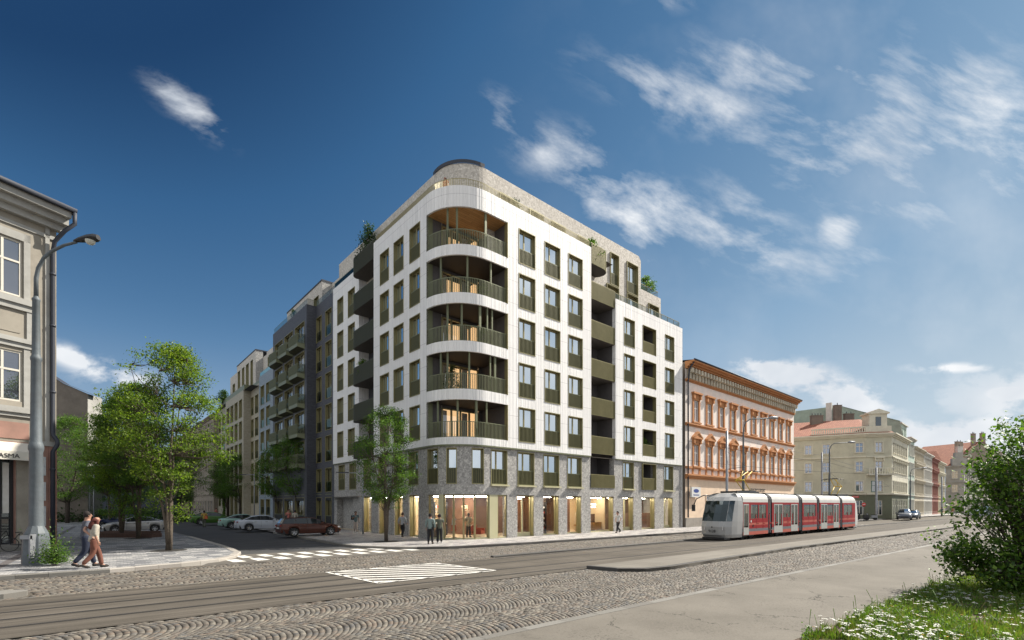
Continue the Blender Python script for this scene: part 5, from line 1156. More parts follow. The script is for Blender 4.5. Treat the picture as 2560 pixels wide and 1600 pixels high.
def leaf_quads(C, size, rs, asp=.55, up=.35, droop=0.):
    """leaf-shaped quads round centres C"""
    n = len(C); a = rs.normal(size=(n, 3)); a[:, 2] -= droop; a /= np.linalg.norm(a, axis=1)[:, None]
    nn = rs.normal(size=(n, 3)); nn[:, 2] = np.abs(nn[:, 2]) + up * 2; b = np.cross(a, nn); b /= np.linalg.norm(b, axis=1)[:, None] + 1e-9
    s = size * (.6 + .8 * rs.rand(n))[:, None]; a = a * s; b = b * s * asp
    c = np.cross(a, b); c = c / (np.linalg.norm(c, axis=1)[:, None] + 1e-9) * s * .12
    return np.stack([C - a * .5, C - b * .5 + a * .05 + c, C + a * .5, C + b * .5 + a * .05 + c], axis=1)
def tree_data(seed, H, Rc, z0, ncl, per, leaf, nst, tr, split, spread, prof=.8, gap=.42, lm='leaf_green', bm_='bark', flat=.55, cr=.3, low=0):
    rs = np.random.RandomState(seed); rnd = random.Random(seed); T = MB(); stems = []
    for i in range(nst):
        an = 2 * math.pi * (i + rnd.random() * .5) / nst; rr = Rc * spread * (.6 + .5 * rnd.random()); hh = H * (.8 + .12 * rnd.random()) if i else H * .93
        if i == 0 and nst > 2: rr *= .35
        pts = [Vector((0, 0, -.05)) if nst == 1 or i == 0 else Vector((.04 * math.cos(an), .04 * math.sin(an), split * .3)), Vector((.10 * math.cos(an) * (nst > 1), .10 * math.sin(an) * (nst > 1), split))]
        n_ = 7
        for j in range(1, n_ + 1):
            f = j / n_; q = rr * f ** .85; pts.append(Vector((q * math.cos(an + .2 * math.sin(f * 5 + i)) + rnd.uniform(-.07, .07), q * math.sin(an + .2 * math.sin(f * 5 + i)) + rnd.uniform(-.07, .07), split + (hh - split) * f)))
        r0 = tr * (1. if i == 0 else .62); rads = [r0 * 1.15, r0 * (.92 if i == 0 else 1)] + [max(.012, r0 * .8 * (1 - .93 * (j / n_))) for j in range(1, n_ + 1)]
        T.tube(pts, rads, bm_, 8); stems.append(pts)
    C = []
    off = Vector((seed * 3.1, 0, 0)); tries = 0
    while len(C) < ncl and tries < ncl * 40:
        tries += 1; f = rnd.random(); z = z0 + (H - z0) * f
        pr = math.sin(math.pi * min(1, max(0, (f * .93 + .04))) ** prof) ** .62
        rr = Rc * pr * (.35 + .65 * rnd.random() ** .6); an = rnd.random() * 2 * math.pi
        q = Vector((rr * math.cos(an), rr * math.sin(an), z)); 
        if mnoise.noise(q * .8 + off) * .5 + .5 < gap: continue
        q *= 1.; q.x *= 1 + .18 * math.sin(an * 3 + seed); C.append(q)
    for q in C:
        st = min(stems, key=lambda s: min((q - p).length + (2 if p.z > q.z - .1 else 0) for p in s[1:]))
        p = min(st[1:], key=lambda p: (q - p).length + (2 if p.z > q.z - .15 else 0)); md = p.lerp(q, .55) + Vector((rnd.uniform(-.1, .1), rnd.uniform(-.1, .1), -.1 - .05 * (q - p).length))
        T.tube([p, md, q], [.028, .016, .006], bm_, 4, False)
    for i in range(low):
        an = rnd.random() * 6.28; z = split + rnd.random() * (z0 - split + .5); q = Vector((math.cos(an) * .7, math.sin(an) * .7, z + .25)); C.append(q); T.tube([Vector((0, 0, z)), q], [.02, .006], bm_, 4, False)
    Cn = np.array([tuple(q) for q in C]); cc = np.repeat(Cn, per, axis=0); g_ = rs.normal(size=cc.shape) * cr; g_[:, 2] *= flat
    cc = cc + g_
    me = np_mesh('crown', leaf_quads(cc, leaf, rs), lm)
    to = T.build('trunk'); tm = to.data; bpy.data.objects.remove(to)
    return tm, me
def place_tree(data, label, x, y, rz=0., s=1., group=None, sz=None, z=0, name='tree', cat='tree'):
    t = thing(name, label, cat, (x, y, z), rz, group); t.scale = (s, s, sz or s)
    link('trunk', data[0], t); link('crown', data[1], t); return t
TA = tree_data(11, 10.6, 2.55, 3.6, 330, 78, .11, 4, .135, 1.2, .6, .62, .47, 'leaf_bright', low=18, cr=.24)
TB = tree_data(23, 10.6, 2.5, 3.8, 310, 76, .12, 3, .125, 1.2, .5, .8, .44, low=18, cr=.24)
TC = tree_data(37, 8.4, 2.05, 2.5, 260, 74, .09, 5, .11, 1.9, .6, .9, .40, 'leaf_green', low=10, cr=.21)
TD = tree_data(51, 8., 2.6, 3.0, 220, 62, .12, 5, .10, 1.3, .65, .8, .43, 'leaf_green', 'bark_dark')
TE = tree_data(67, 13.5, 4.2, 3.2, 330, 60, .16, 2, .2, 2.6, .45, .9, .38, 'leaf_green', 'bark_dark', cr=.45)
GP = 'tall multi-stemmed trees on the paved square'
place_tree(TA, 'tallest bright green multi-stem tree nearest the kerb of the paved square', -17.5, 24.9, 1.2, 1., GP)
place_tree(TB, 'multi-stem tree standing in front of the silver car, right of the forked one', -25.8, 33.7, .4, 1.0, GP)
place_tree(TA, 'forked tree in front of the bonnet of the silver car', -29.3, 36.7, 3.4, .98, GP)
place_tree(TB, 'slimmer tree behind the silver car with the blue car beside its trunk', -38.5, 46.8, 2.2, .92, GP)
place_tree(TC, 'slender multi-stem street tree on the corner in front of the white building', -7.94, 30.86, 2.1, 1.)
GS = 'street trees along the side street fronts'
for i, (x, y, s, rz, lb) in enumerate(((-28.35, 59.7, 1.18, .3, 'left of the two street trees in front of the green balconies'), (-23.9, 54.9, 1.25, 2.4, 'right of the two street trees in front of the green balconies'), (-47.1, 80.9, 1.2, 1., 'left tree of the pair in front of the beige brick building'), (-41.5, 74.6, 1.22, 4., 'right tree of the pair in front of the beige brick building'), (-70., 106.2, 1.15, 5., 'farthest dark street tree before the old town houses'))):
    place_tree(TD, lb, x, y, rz, s, GS)
GB = 'trees filling the end of the square'
for i, (x, y, s, rz, lb) in enumerate(((-56, 61.5, .98, 0, 'light green tree directly right of the corner house at the back of the square'), (-60.5, 70, .9, 2, 'dark tree behind the light green one at the back of the square'), (-53, 68, .8, 4, 'tree between the lamp masts and the gable house'), (-50.5, 74, .82, 1, 'background tree left of the slate building behind the lamp masts'), (-68, 66, .9, 3, 'background tree partly hidden by the corner house'), (-47.5, 83, .8, 5.5, 'background tree in front of the slate building'))):
    place_tree(TE, lb, x, y, rz, s, GB)
b = MB()
for x, y, r_ in ((-7.94, 30.86, .82), (-17.5, 24.9, .8), (-25.8, 33.7, .8), (-29.3, 36.7, .8)):
    b2 = MB(); b2.lathe([(0, .008), (r_, .008)], 'tree_pit', 28); struct(b2.build('tree_pit', None, (x, y, 0)))
# undergrowth behind the square
rs = np.random.RandomState(5); n = 9000
c = np.stack([rs.uniform(-75, -46, n), rs.uniform(60, 66, n), np.abs(rs.normal(size=n)) * .8], 1); c[:, 1] += (c[:, 0] + 75) * .25
o = link('undergrowth', np_mesh('undergrowth', leaf_quads(c, .3, rs), 'leaf_dark')); o['kind'] = 'stuff'
# climbing plants in the passages
def ivy(name, label, v0_, v1_, x_, z0, z1, n, seed, lm='leaf_ivy'):
    rs = np.random.RandomState(seed); v = rs.uniform(v0_, v1_, n); z = rs.uniform(z0, z1, n); keep = np.array([mnoise.noise(Vector((a * .8, b_ * .35, seed))) > -.28 for a, b_ in zip(v, z)]); v, z = v[keep], z[keep]
    x = x_ - np.abs(rs.normal(size=len(v))) * .14; C = np.stack([OX + x * .7537 - v * .6573, OY + x * .6573 + v * .7537, z], 1)
    o = link(name, np_mesh(name, leaf_quads(C, .17, rs, .8), lm)); tag(o, label, 'climbing plant')
ivy('climbing_plant', 'dark climbing plant growing up the slot beside the blue-grey brick building', 41.0, 43.1, 1.9, 3.2, 19, 6500, 3, 'leaf_dark')
ivy('climbing_plant', 'bright green climbing plant over the passage left of the brick building entrance', 39.8, 42.9, 1.5, 2.6, 8.6, 6500, 4)
ivy('climbing_plant', 'bright green climbing plant beside the beige brick building entrance', 67.4, 70.1, .3, 0., 7.5, 4500, 8)
# potted plants on terraces and balconies
def shrub_data(seed, H, Rr, ncl, per, leaf, lm, cone=False, pot=True):
    rs = np.random.RandomState(seed); rnd = random.Random(seed); T = MB(); C = []
    for i in range(ncl):
        f = rnd.random(); r_ = Rr * ((1 - f) * .9 + .1 if cone else math.sin(math.pi * (f * .85 + .12)) ** .7) * rnd.random() ** .5; an = rnd.random() * 6.28; C.append((r_ * math.cos(an), r_ * math.sin(an), .35 + (H - .35) * f))
    T.tube([(0, 0, .2), (0, 0, H * .85)], [.04, .01], 'bark', 5)
    for q in C: T.tube([(0, 0, q[2] * .6), q], [.02, .005], 'bark', 3, False)
    Cn = np.repeat(np.array(C), per, axis=0) + rs.normal(size=(ncl * per, 3)) * Rr * .17
    me = np_mesh('foliage', leaf_quads(Cn, leaf, rs), lm); to = T.build('stem'); tm = to.data; bpy.data.objects.remove(to)
    P_ = MB(); P_.lathe([(.0, 0), (.17, 0), (.22, .38), (.19, .38), (.18, .34), (0, .34)], 'gable_render', 12); po = P_.build('pot'); pm = po.data; bpy.data.objects.remove(po)
    return tm, me, pm
SA = shrub_data(1, 2.7, .95, 60, 34, .12, 'leaf_dark', True); SB = shrub_data(2, 1.7, .75, 50, 40, .12, 'leaf_bush'); SCc = shrub_data(3, 1.5, .5, 32, 34, .10, 'leaf_ivy')
def pot(data, label, u, v, z, s=1., rz=0., cat='potted plant'):
    x, y = Lw(u, v); t = thing('potted_plant', label, cat, (x, y, z), rz, 'plants on balconies and terraces'); t.scale = (s, s, s)
    for n_, d in zip(('stem', 'foliage', 'pot'), data): link(n_, d, t)
pot(SA, 'small slender tree on the topmost balcony of the left facade', .85, 13.9, 23.3, 1.2)
pot(SB, 'dark potted shrub half hidden under the top left balcony', .6, 15.1, 19.7, .8, 1)
pot(SCc, 'fern-like plant on the third balcony of the left facade', .45, 14.3, 13.1, 1.15, 2)
pot(SA, 'thin potted tree on the roof terrace above the first window column', 6.35, .95, 22.9, .72)
pot(SB, 'dark green shrub on the curved top balcony', 14.9, .85, 22.75, 1.2, 3)
pot(SB, 'yellow-green shrub on the small terrace at the right end of the roof', 25.4, 2.4, 23.4, 1.15, 5)
pot(SA, 'tall plant in the second lowest corner loggia', 1.5, 2.2, SILL[1], .72, 1)
pot(SCc, 'plant at the right of the second highest corner loggia', 3.9, 1.7, SILL[3], 1.1, 2)
pot(SCc, 'plant at the right of the middle corner loggia', 3.7, 1.4, SILL[2], 1., 3)
pot(SCc, 'bright green plant in the lowest loggia of the right wing', 22.5, .7, SILL[0], 1.15, 4)
pot(SB, 'dark plant in the second loggia of the right wing', 22.1, .8, SILL[1], .75, 4)
pot(SB, 'small plant in the recessed balcony below the roof', 16.0, .8, SILL[2] + .4, .6, 4)
pot(SB, 'bush on the roof terrace of the beige brick building', .45, 70.6, 19.2, 1.6, 4)
pot(SCc, 'small shrub on the roof terrace of the dark brick building', .5, 33., 23.6, .8, 4)
# foreground: verge with grass, flowers and the big flowering bush
VG = [(8.2, 3.5), (9.9, 3.43), (13.4, 3.36), (18.3, 3.33), (21.6, 3.05), (31, 2.5), (60, 2.2), (60, -20), (8.2, -20)]
b = MB(); pts = [(s, n, .03) for s, n in VG]; b.face(pts, 'soil'); struct(b.build('verge', rz=RZ))
rs = np.random.RandomState(9); edge = lambda s: np.interp(s, [8, 18, 22, 31, 60], [3.45, 3.33, 3.05, 2.5, 2.2])
def scat(n, s0, s1, nmin, spread, seed, thr=-.25, fr=.55, ex=1.9):
    rs = np.random.RandomState(seed); s = s0 + (s1 - s0) * rs.rand(n) ** ex; nn = edge(s) - .05 + .16 * np.array([mnoise.noise(Vector((a * 1.3, 0, 3))) for a in s]) - spread * rs.rand(n)
    keep = (nn > nmin) & np.array([mnoise.noise(Vector((a * fr, b_ * fr, 1.5))) > thr for a, b_ in zip(s, nn)]); return s[keep], nn[keep], rs
s, nn, rs = scat(66000, 8.6, 27, -4.5, 3.2, 1, -.1, 1.1)
n = len(s); h = .06 + .15 * rs.rand(n) ** 2 * (1 + .8 * np.array([mnoise.noise(Vector((a, b_, 9))) for a, b_ in zip(s, nn)])); h = np.clip(h, .04, .4)
x = SD[0] * s + SN[0] * nn; y = SD[1] * s + SN[1] * nn; an = rs.rand(n) * 6.28; lean = rs.normal(size=(n, 2)) * .28
p0_ = np.stack([x, y, np.full(n, .02)], 1); w_ = np.stack([np.cos(an), np.sin(an), 0 * an], 1) * (.004 + .005 * rs.rand(n))[:, None]
md = p0_ + np.stack([lean[:, 0] * h * .35, lean[:, 1] * h * .35, h * .6], 1); tp = p0_ + np.stack([lean[:, 0] * h, lean[:, 1] * h, h], 1)
Q = np.stack([p0_ - w_, p0_ + w_, md + w_ * .8, md - w_ * .8, md - w_ * .8, md + w_ * .8, tp + w_ * .15, tp - w_ * .15], 1)
o = link('grass', np_mesh('grass', Q, 'leaf_grass')); o['kind'] = 'stuff'
# low broad-leaved weeds
s, nn, rs = scat(9000, 8.8, 26, -4.5, 3, 2, -.1, .8); cc = np.stack([SD[0] * s + SN[0] * nn, SD[1] * s + SN[1] * nn, .04 + .16 * rs.rand(len(s))], 1)
o = link('weeds', np_mesh('weeds', leaf_quads(np.repeat(cc, 3, 0) + rs.normal(size=(len(cc) * 3, 3)) * .03, .055, rs, .4), 'leaf_bush')); o['kind'] = 'stuff'
# tall single grass stalks
s, nn, rs = scat(150, 9, 24, -4, 3, 4, -.9); b = MB()
for a, c_ in zip(s, nn):
    x, y = W(a, c_); hh = rs.uniform(.3, .62); lx, ly = rs.normal(size=2) * .12; b.tube([(x, y, 0), (x + lx * .4, y + ly * .4, hh * .6), (x + lx, y + ly, hh)], [.004, .003, .006], 'leaf_grass', 4)
o = b.build('grass_stalks'); o['kind'] = 'stuff'
# white umbels
def umbel(V, x, y, z, r_, rs, tilt):
    k = 14; an = rs.rand(k) * 6.28; q = np.sqrt(rs.rand(k)) * r_; 
    for a, d in zip(an, q):
        cx, cy = x + math.cos(a) * d, y + math.sin(a) * d; cz = z + d * (tilt[0] * math.cos(a) + tilt[1] * math.sin(a)) - d * d * 2.; e = r_ * .34
        t = rs.rand() * 3; V += [(cx - e * math.cos(t), cy - e * math.sin(t), cz), (cx + e * math.sin(t), cy - e * math.cos(t), cz + .004), (cx + e * math.cos(t), cy + e * math.sin(t), cz), (cx - e * math.sin(t), cy + e * math.cos(t), cz + .006)]
s, nn, rs = scat(760, 9.3, 20, -4.5, 2.8, 6, .06, 1.3, 1.35); V = []; b = MB()
for a, c_ in zip(s, nn):
    x, y = W(a, c_); z = rs.uniform(.14, .34); umbel(V, x, y, z, rs.uniform(.022, .06), rs, rs.normal(size=2) * .25); b.tube([(x, y, 0), (x, y, z)], .003, 'leaf_grass', 3, False)
o = link('white_flowers', np_mesh('white_flowers', V, 'petal_white')); o['kind'] = 'stuff'; o = b.build('flower_stems'); o['kind'] = 'stuff'
s, nn, rs = scat(160, 9, 18, -4, 2.6, 12, .1, 1.1); V = []
for a, c_ in zip(s, nn): x, y = W(a, c_); umbel(V, x, y, rs.uniform(.08, .2), .02, rs, (0, 0))
o = link('yellow_flowers', np_mesh('yellow_flowers', V, 'petal_yellow')); o['kind'] = 'stuff'
def bush():
    rs = np.random.RandomState(77); rnd = random.Random(77); bx, by = 13.95, 12.9
    t = thing('flowering_bush', 'large dark green leafy bush with flat white flower heads at the right edge', 'bush', (bx, by, 0)); T = MB(); C = []; Fl = []
    ap = [(0., 0., 3.5, 1.5), (-1.1, .1, 1.7, 1.15), (.9, .6, 3.2, 1.6), (1.8, -.2, 3.6, 1.6), (-.3, -.3, 2.4, 1.25), (.2, .2, 4.15, .55), (-1.7, .2, .9, .5), (2.8, .5, 2.6, 1.8), (-.9, -.2, .75, 1.0), (.5, -.5, 1., 1.3), (-.55, .2, 3., .7)]
    for i in range(450):
        x0, y0, z0, rr = ap[rnd.choice([0, 0, 1, 1, 2, 2, 3, 3, 4, 4, 5, 6, 7, 7, 8, 8, 9, 9, 10])]; d = Vector((rnd.gauss(0, 1), rnd.gauss(0, 1), rnd.gauss(0, 1))).normalized() * rr * (.55 + .5 * rnd.random())
        q = Vector((x0, y0, z0)) + d * 1.; q.z = z0 + d.z * .9
        if q.z < .1: continue
        C.append(q); b0 = Vector((rnd.uniform(-.5, .9), rnd.uniform(-.3, .5), 0)); md = b0.lerp(q, .6) + Vector((0, 0, .15)); T.tube([b0, md, q], [.02, .012, .004], 'bark_dark', 4, False)
    for i in range(7):       # long shoots with paired leaves
        a, z1 = ((.45, 5.05), (-1.3, 2.9), (-2.3, 1.9), (-.9, 3.6), (1., 4.6), (-2.45, 1.3), (-1.75, 2.3))[i]; q = Vector((a, .0, z1)); p = Vector((a * .6, 0, z1 - 1.1)); T.tube([p, q], [.014, .005], 'bark_dark', 5)
        for k_ in range(6):
            r_ = p.lerp(q, (k_ + .6) / 6); e = Vector((.17 * (1 if k_ % 2 else -1), rnd.uniform(-.1, .1), .05)); C.append(r_ + e) if False else None; T.tube([r_, r_ + e], .004, 'leaf_grass', 3, False); Fl.append((r_ + e, 5))
        Fl.append((q, 7))
    cc = np.repeat(np.array([tuple(q) for q in C]), 34, 0); cc = cc + rs.normal(size=cc.shape) * .17
    sh = np.concatenate([np.repeat(np.array([tuple(q)]), k_, 0) + rs.normal(size=(k_, 3)) * .045 for q, k_ in Fl])
    Q = np.concatenate([leaf_quads(cc, .115, rs, .62, .7), leaf_quads(sh, .13, rs, .5, .8)])
    link('foliage', np_mesh('foliage', Q, 'leaf_bush'), t); T.build('branch', t)
    V = []
    for i in range(430):
        q = C[rnd.randrange(len(C))]; dd = Vector((rnd.gauss(0, .12), rnd.gauss(0, .12) - .08, .16)); umbel(V, q.x + dd.x, q.y + dd.y, q.z + dd.z, rnd.uniform(.035, .065), rs, (rnd.gauss(0, .3), rnd.gauss(0, .3) + .3))
    link('flower_heads', np_mesh('flower_heads', V, 'petal_white'), t)['kind'] = 'stuff'
bush()
# weeds at the foot of the lamp post
rs = np.random.RandomState(3); cc = np.array([[-17.65, 18.85, .1]]) + np.stack([rs.normal(size=2600) * .24, rs.normal(size=2600) * .2, np.abs(rs.normal(size=2600)) * .45], 1)
keep = rs.rand(2600) < np.exp(-cc[:, 2] * .6); t = thing('weed_clump', 'straggly green weeds growing at the foot of the lamp post', 'weeds', (-17.65, 18.85, 0)); cc = cc[keep] - np.array([-17.65, 18.85, 0])
link('foliage', np_mesh('foliage', leaf_quads(cc, .08, rs, .45), 'leaf_bush'), t); T = MB()
for i in range(26): T.tube([(rs.normal() * .1, rs.normal() * .08, 0), tuple(cc[i * 40])], .006, 'bark', 3, False)
T.build('stem', t)
# ------------------------------------------------------------------ vehicles
def paint(name, c, m=.3): return mat(name, c, None, 1, .38, m, coat=.25, spec=.4)
paint('paint_brown', (.075, .022, .013)); paint('paint_white', (.42, .45, .50), .1); paint('paint_mint', (.22, .36, .31), .1); paint('paint_green', (.05, .13, .015), .2); paint('paint_silver', (.42, .41, .40), .4); paint('paint_blue', (.01, .02, .07)); paint('paint_grey', (.10, .11, .13), .5)
mat('rubber', (.018, .018, .018), None, 1, .8); mat('alloy', (.45, .45, .46), None, 1, .3, .9); mat('car_trim', (.02, .02, .022), None, 1, .4); mat('lamp_red', (.35, .02, .01), None, 1, .25); mat('lamp_clear', (.8, .8, .82), None, 1, .15)
glass('car_glass', (.5, .54, .58), .03, 0., behind=(.015, .018, .02))
mat('plate', (.7, .7, .7), None, 1, .5)
WHEEL = {}
def wheel_meshes(r):
    if r in WHEEL: return WHEEL[r]
    T = MB(); w = .11
    prof = [(r * .62, -w), (r * .93, -w), (r, -w * .7), (r, w * .7), (r * .93, w), (r * .62, w), (r * .62, -w)]
    T.lathe(prof, 'rubber', 28); Rm = MB()
    Rm.lathe([(r * .64, -w * .9), (r * .66, -w * .98), (r * .6, -w * .98), (r * .57, -w * .5), (r * .57, w * .6)], 'alloy', 28)
    Rm.lathe([(0, -w * .35), (r * .57, -w * .2)], 'car_trim', 20)
    for i in range(10):
        a = 2 * math.pi * i / 10; a2 = a + (.16 if i % 2 else -.16)
        p, q = Vector((math.cos(a) * r * .1, math.sin(a) * r * .1, -w * .72)), Vector((math.cos(a2) * r * .6, math.sin(a2) * r * .6, -w * .9)); n = Vector((-math.sin(a), math.cos(a), 0)) * r * .045
        Rm.face([p - n, q - n, q + n, p + n], 'alloy'); Rm.face([p - n, q - n, q - n + Vector((0, 0, .04)), p - n + Vector((0, 0, .04))], 'alloy')
    Rm.lathe([(0, -w * .86), (r * .13, -w * .84), (r * .15, -w * .6)], 'alloy', 14)
    t = T.build('tyre'); rm = Rm.build('rim'); d = (t.data, rm.data); bpy.data.objects.remove(t); bpy.data.objects.remove(rm); WHEEL[r] = d; return d
def car(label, pnt, x, y, heading, kind='sedan', s=.95, plate=None, name='parked_car', group=None, cat='car'):
    t = thing(name, label, cat, (x, y, 0), heading, group); t.scale = (s, s, s)
    L, Wd, rw = 4.75, .91, .345
    K = {'sedan': ([(-2.36, .62), (-2.3, .98), (-2.0, 1.05), (-1.55, 1.07), (1.0, .98), (1.5, .93), (2.0, .82), (2.25, .68), (2.36, .5)], [(-1.95, 1.06), (-1.2, 1.36), (-.5, 1.45), (.15, 1.43), (.7, 1.24), (1.18, .97)]),
         'wagon': ([(-2.36, .6), (-2.32, 1.0), (-2.1, 1.04), (-1.5, 1.04), (.95, .98), (1.5, .94), (2.05, .84), (2.28, .68), (2.36, .48)], [(-2.26, 1.03), (-2.02, 1.40), (-1.4, 1.47), (-.3, 1.49), (.25, 1.44), (.75, 1.24), (1.22, .97)]),
         'suv': ([(-2.3, .7), (-2.26, 1.08), (-2.0, 1.12), (-1.5, 1.12), (.9, 1.08), (1.5, 1.04), (2.0, .95), (2.24, .8), (2.32, .55)], [(-2.2, 1.11), (-2.0, 1.5), (-1.4, 1.66), (-.2, 1.68), (.3, 1.6), (.75, 1.38), (1.15, 1.07)]),
         'van': ([(-2.4, .7), (-2.4, 1.1), (-2.2, 1.2), (-1.5, 1.2), (1.2, 1.15), (1.7, 1.1), (2.1, .95), (2.3, .8), (2.4, .55)], [(-2.38, 1.2), (-2.3, 1.95), (-1.4, 2.05), (.5, 2.05), (1.0, 1.95), (1.4, 1.6), (1.8, 1.09)])}[kind]
    top, gh = K; X = [p[0] for p in top] ; B = MB(); xs = sorted(set([round(v, 2) for v in np.concatenate([np.linspace(-2.36, 2.36, 25), X])])); xs = [v for v in xs if top[0][0] <= v <= top[-1][0]]
    ft = lambda x, tb: float(np.interp(x, [p[0] for p in tb], [p[1] for p in tb]))
    def hw(x): a = abs(x) / 2.36; return Wd * (1 - .0 * a - .20 * max(0, a - .62) ** 1.6 / .2)
    wx = (-1.42, 1.43)
    def zlow(x):
        base = .24 + .1 * max(0, abs(x) / 2.36 - .85) * 6
        for c in wx:
            d = abs(x - c)
            if d < rw * 1.17: base = max(base, rw + math.sqrt(max(0, (rw * 1.17) ** 2 - d * d)))
        return base
    ax = []
    for c in wx: ax += [c + rw * 1.17 * math.cos(a) for a in np.linspace(0, math.pi, 11)]
    xs = sorted(set([round(v, 3) for v in xs + ax]))
    def ring(x):
        w = hw(x); zt = ft(x, top); zl = zlow(x); zt = max(zt, zl + .04)
        zm = zl + (zt - zl) * .5
        return [(x, w * .95, zl), (x, w * 1., min(zt - .02, max(zl + .02, .52 if zl < .5 else zm))), (x, w * .985, max(zl + .03, zt - .13)), (x, w * .90, zt - .02), (x, w * .72, zt + .01), (x, 0, zt + .035)]
    rings = [ring(x) for x in xs]
    for a, c in zip(rings, rings[1:]):
        for i in range(5):
            for sg in (1, -1): B.face([(p[0], p[1] * sg, p[2]) for p in (a[i], c[i], c[i + 1], a[i + 1])], pnt, None, True)
    for e in (rings[0], rings[-1]): B.face([(p[0], p[1], p[2]) for p in e] + [(p[0], -p[1], p[2]) for p in reversed(e[:-1])], pnt)
    bo = B.build('body', t); me = bo.data
    bm = bmesh.new(); bm.from_mesh(me); bmesh.ops.remove_doubles(bm, verts=bm.verts, dist=.002); bmesh.ops.recalc_face_normals(bm, faces=bm.faces); bm.to_mesh(me); bm.free()
    U = MB(); U.box(-2.2, 2.2, -Wd * .86, Wd * .86, .2, .55, 'car_trim'); 
    U.build('underbody', t)
    # greenhouse: roof in paint, glazing dark
    Gl = MB(); Rf = MB(); g0, g1 = gh[0][0], gh[-1][0]; gx = [p[0] for p in gh]
    def gring(x):
        zr = ft(x, gh); zb = ft(x, top) ; f = min(1, max(0, (zr - zb) / .45)); return [(x, hw(x) * .885, zb - .03), (x, hw(x) * .885 - .20 * f, zr - .045), (x, hw(x) * .885 - .30 * f - .02, zr), (x, 0, zr + .02)]
    gxs = sorted(set(gx + [round(v, 3) for v in np.linspace(g0, g1, 13)])); pil = [-.42, .36] if kind != 'wagon' else [-1.25, -.38, .4]
    for a_, c_ in zip(gxs, gxs[1:]):
        a, c = gring(a_), gring(c_); mid = (a_ + c_) / 2; steep = mid > gh[-3][0] or mid < gh[1][0]
        for sg in (1, -1):
            q = lambda i, j: [(p[0], p[1] * sg, p[2]) for p in (a[i], c[i], c[j], a[j])]
            Gl.face(q(0, 1), 'car_glass', None, True); (Gl if False else Rf).face(q(1, 2), pnt, None, True); (Gl if steep else Rf).face(q(2, 3), 'car_glass' if steep else pnt, None, True)
    Gl.build('window', t); 
    for x in pil:
        a = gring(x)
        for sg in (1, -1): Rf.face([(x - .035, (a[0][1] + .006) * sg, a[0][2]), (x + .035, (a[0][1] + .006) * sg, a[0][2]), (x + .03, (a[1][1] + .006) * sg, a[1][2]), (x - .03, (a[1][1] + .006) * sg, a[1][2])], 'car_trim')
    Rf.build('roof', t)
    for c in wx:
        for sg in (1, -1):
            wm = wheel_meshes(rw); o = link('wheel', wm[0], t, (c, sg * (Wd - .1), rw), rot=(R(90) if sg > 0 else R(-90), 0, 0)); o.rotation_euler = (R(-90), 0, 0) if sg < 0 else (R(90), 0, 0); link('rim', wm[1], o)
    for sg in (1, -1):
        b = MB(); b.box(1.98, 2.27, min(sg * .50, sg * .80), max(sg * .50, sg * .80), .62, .74, 'lamp_clear'); b.build('headlight', t)
        b = MB(); b.box(-2.372, -2.2, min(sg * .44, sg * .70), max(sg * .44, sg * .70), .80, .91, 'lamp_red'); b.build('tail_light', t)
        b = MB(); b.box(.62, .82, min(sg * .90, sg * 1.06), max(sg * .90, sg * 1.06), .98, 1.12, pnt); b.build('mirror', t)
        b = MB()
        for hx in (-1.0, -.05): b.box(hx, hx + .2, min(sg * .905, sg * .925), max(sg * .905, sg * .925), .84, .865, 'car_trim')
        for dx in (-.42, .62): b.box(dx, dx + .012, min(sg * .9, sg * .916), max(sg * .9, sg * .916), .34, .92, 'car_trim')
        b.build('door_handle', t)
    b = MB(); b.box(2.3, 2.375, -.45, .45, .32, .55, 'car_trim'); b.build('grille', t)
    b = MB(); b.box(-2.385, -2.36, -.26, .26, .62, .74, 'plate'); b.build('number_plate', t)
    return t
GC = 'cars parked at right angles along the side street'
car('dark brown estate car parked closest to the white building', 'paint_brown', -15.36, 36.95, RA, 'wagon', .93, group=GC)
car('pale silver white coupe saloon parked behind the brown estate car', 'paint_white', -22.5, 44.2, RA, 'sedan', .95, group=GC)
car('mint green saloon parked left of the white one', 'paint_mint', -26.7, 48.8, RA, 'sedan', .95, group=GC)
car('bright green saloon parked farthest down the side street', 'paint_green', -35.2, 57.6, RA, 'sedan', 1., group=GC)
car('beige silver saloon parked behind the trunks on the square', 'paint_silver', -31.9, 41.3, RA + math.pi, 'sedan', .92, group='cars on the square')
car('dark blue car behind the beige silver saloon on the square', 'paint_blue', -38.5, 47.8, RA + math.pi + .1, 'sedan', .95, group='cars on the square')
car('dark grey car standing at the kerb in front of the cream corner building', 'paint_grey', 60.4, 75.2, rz2 + math.pi + .15, 'suv', 1.0, group='cars far down the tram street')
car('grey car directly behind the dark one by the cream corner building', 'paint_grey', 65.2, 79.6, rz2 + math.pi, 'sedan', 1.0, group='cars far down the tram street')
car('small white van half hidden by the bush at the right', 'paint_white', 89, 93, R(185), 'van', 1.0, group='cars far down the tram street', cat='van')

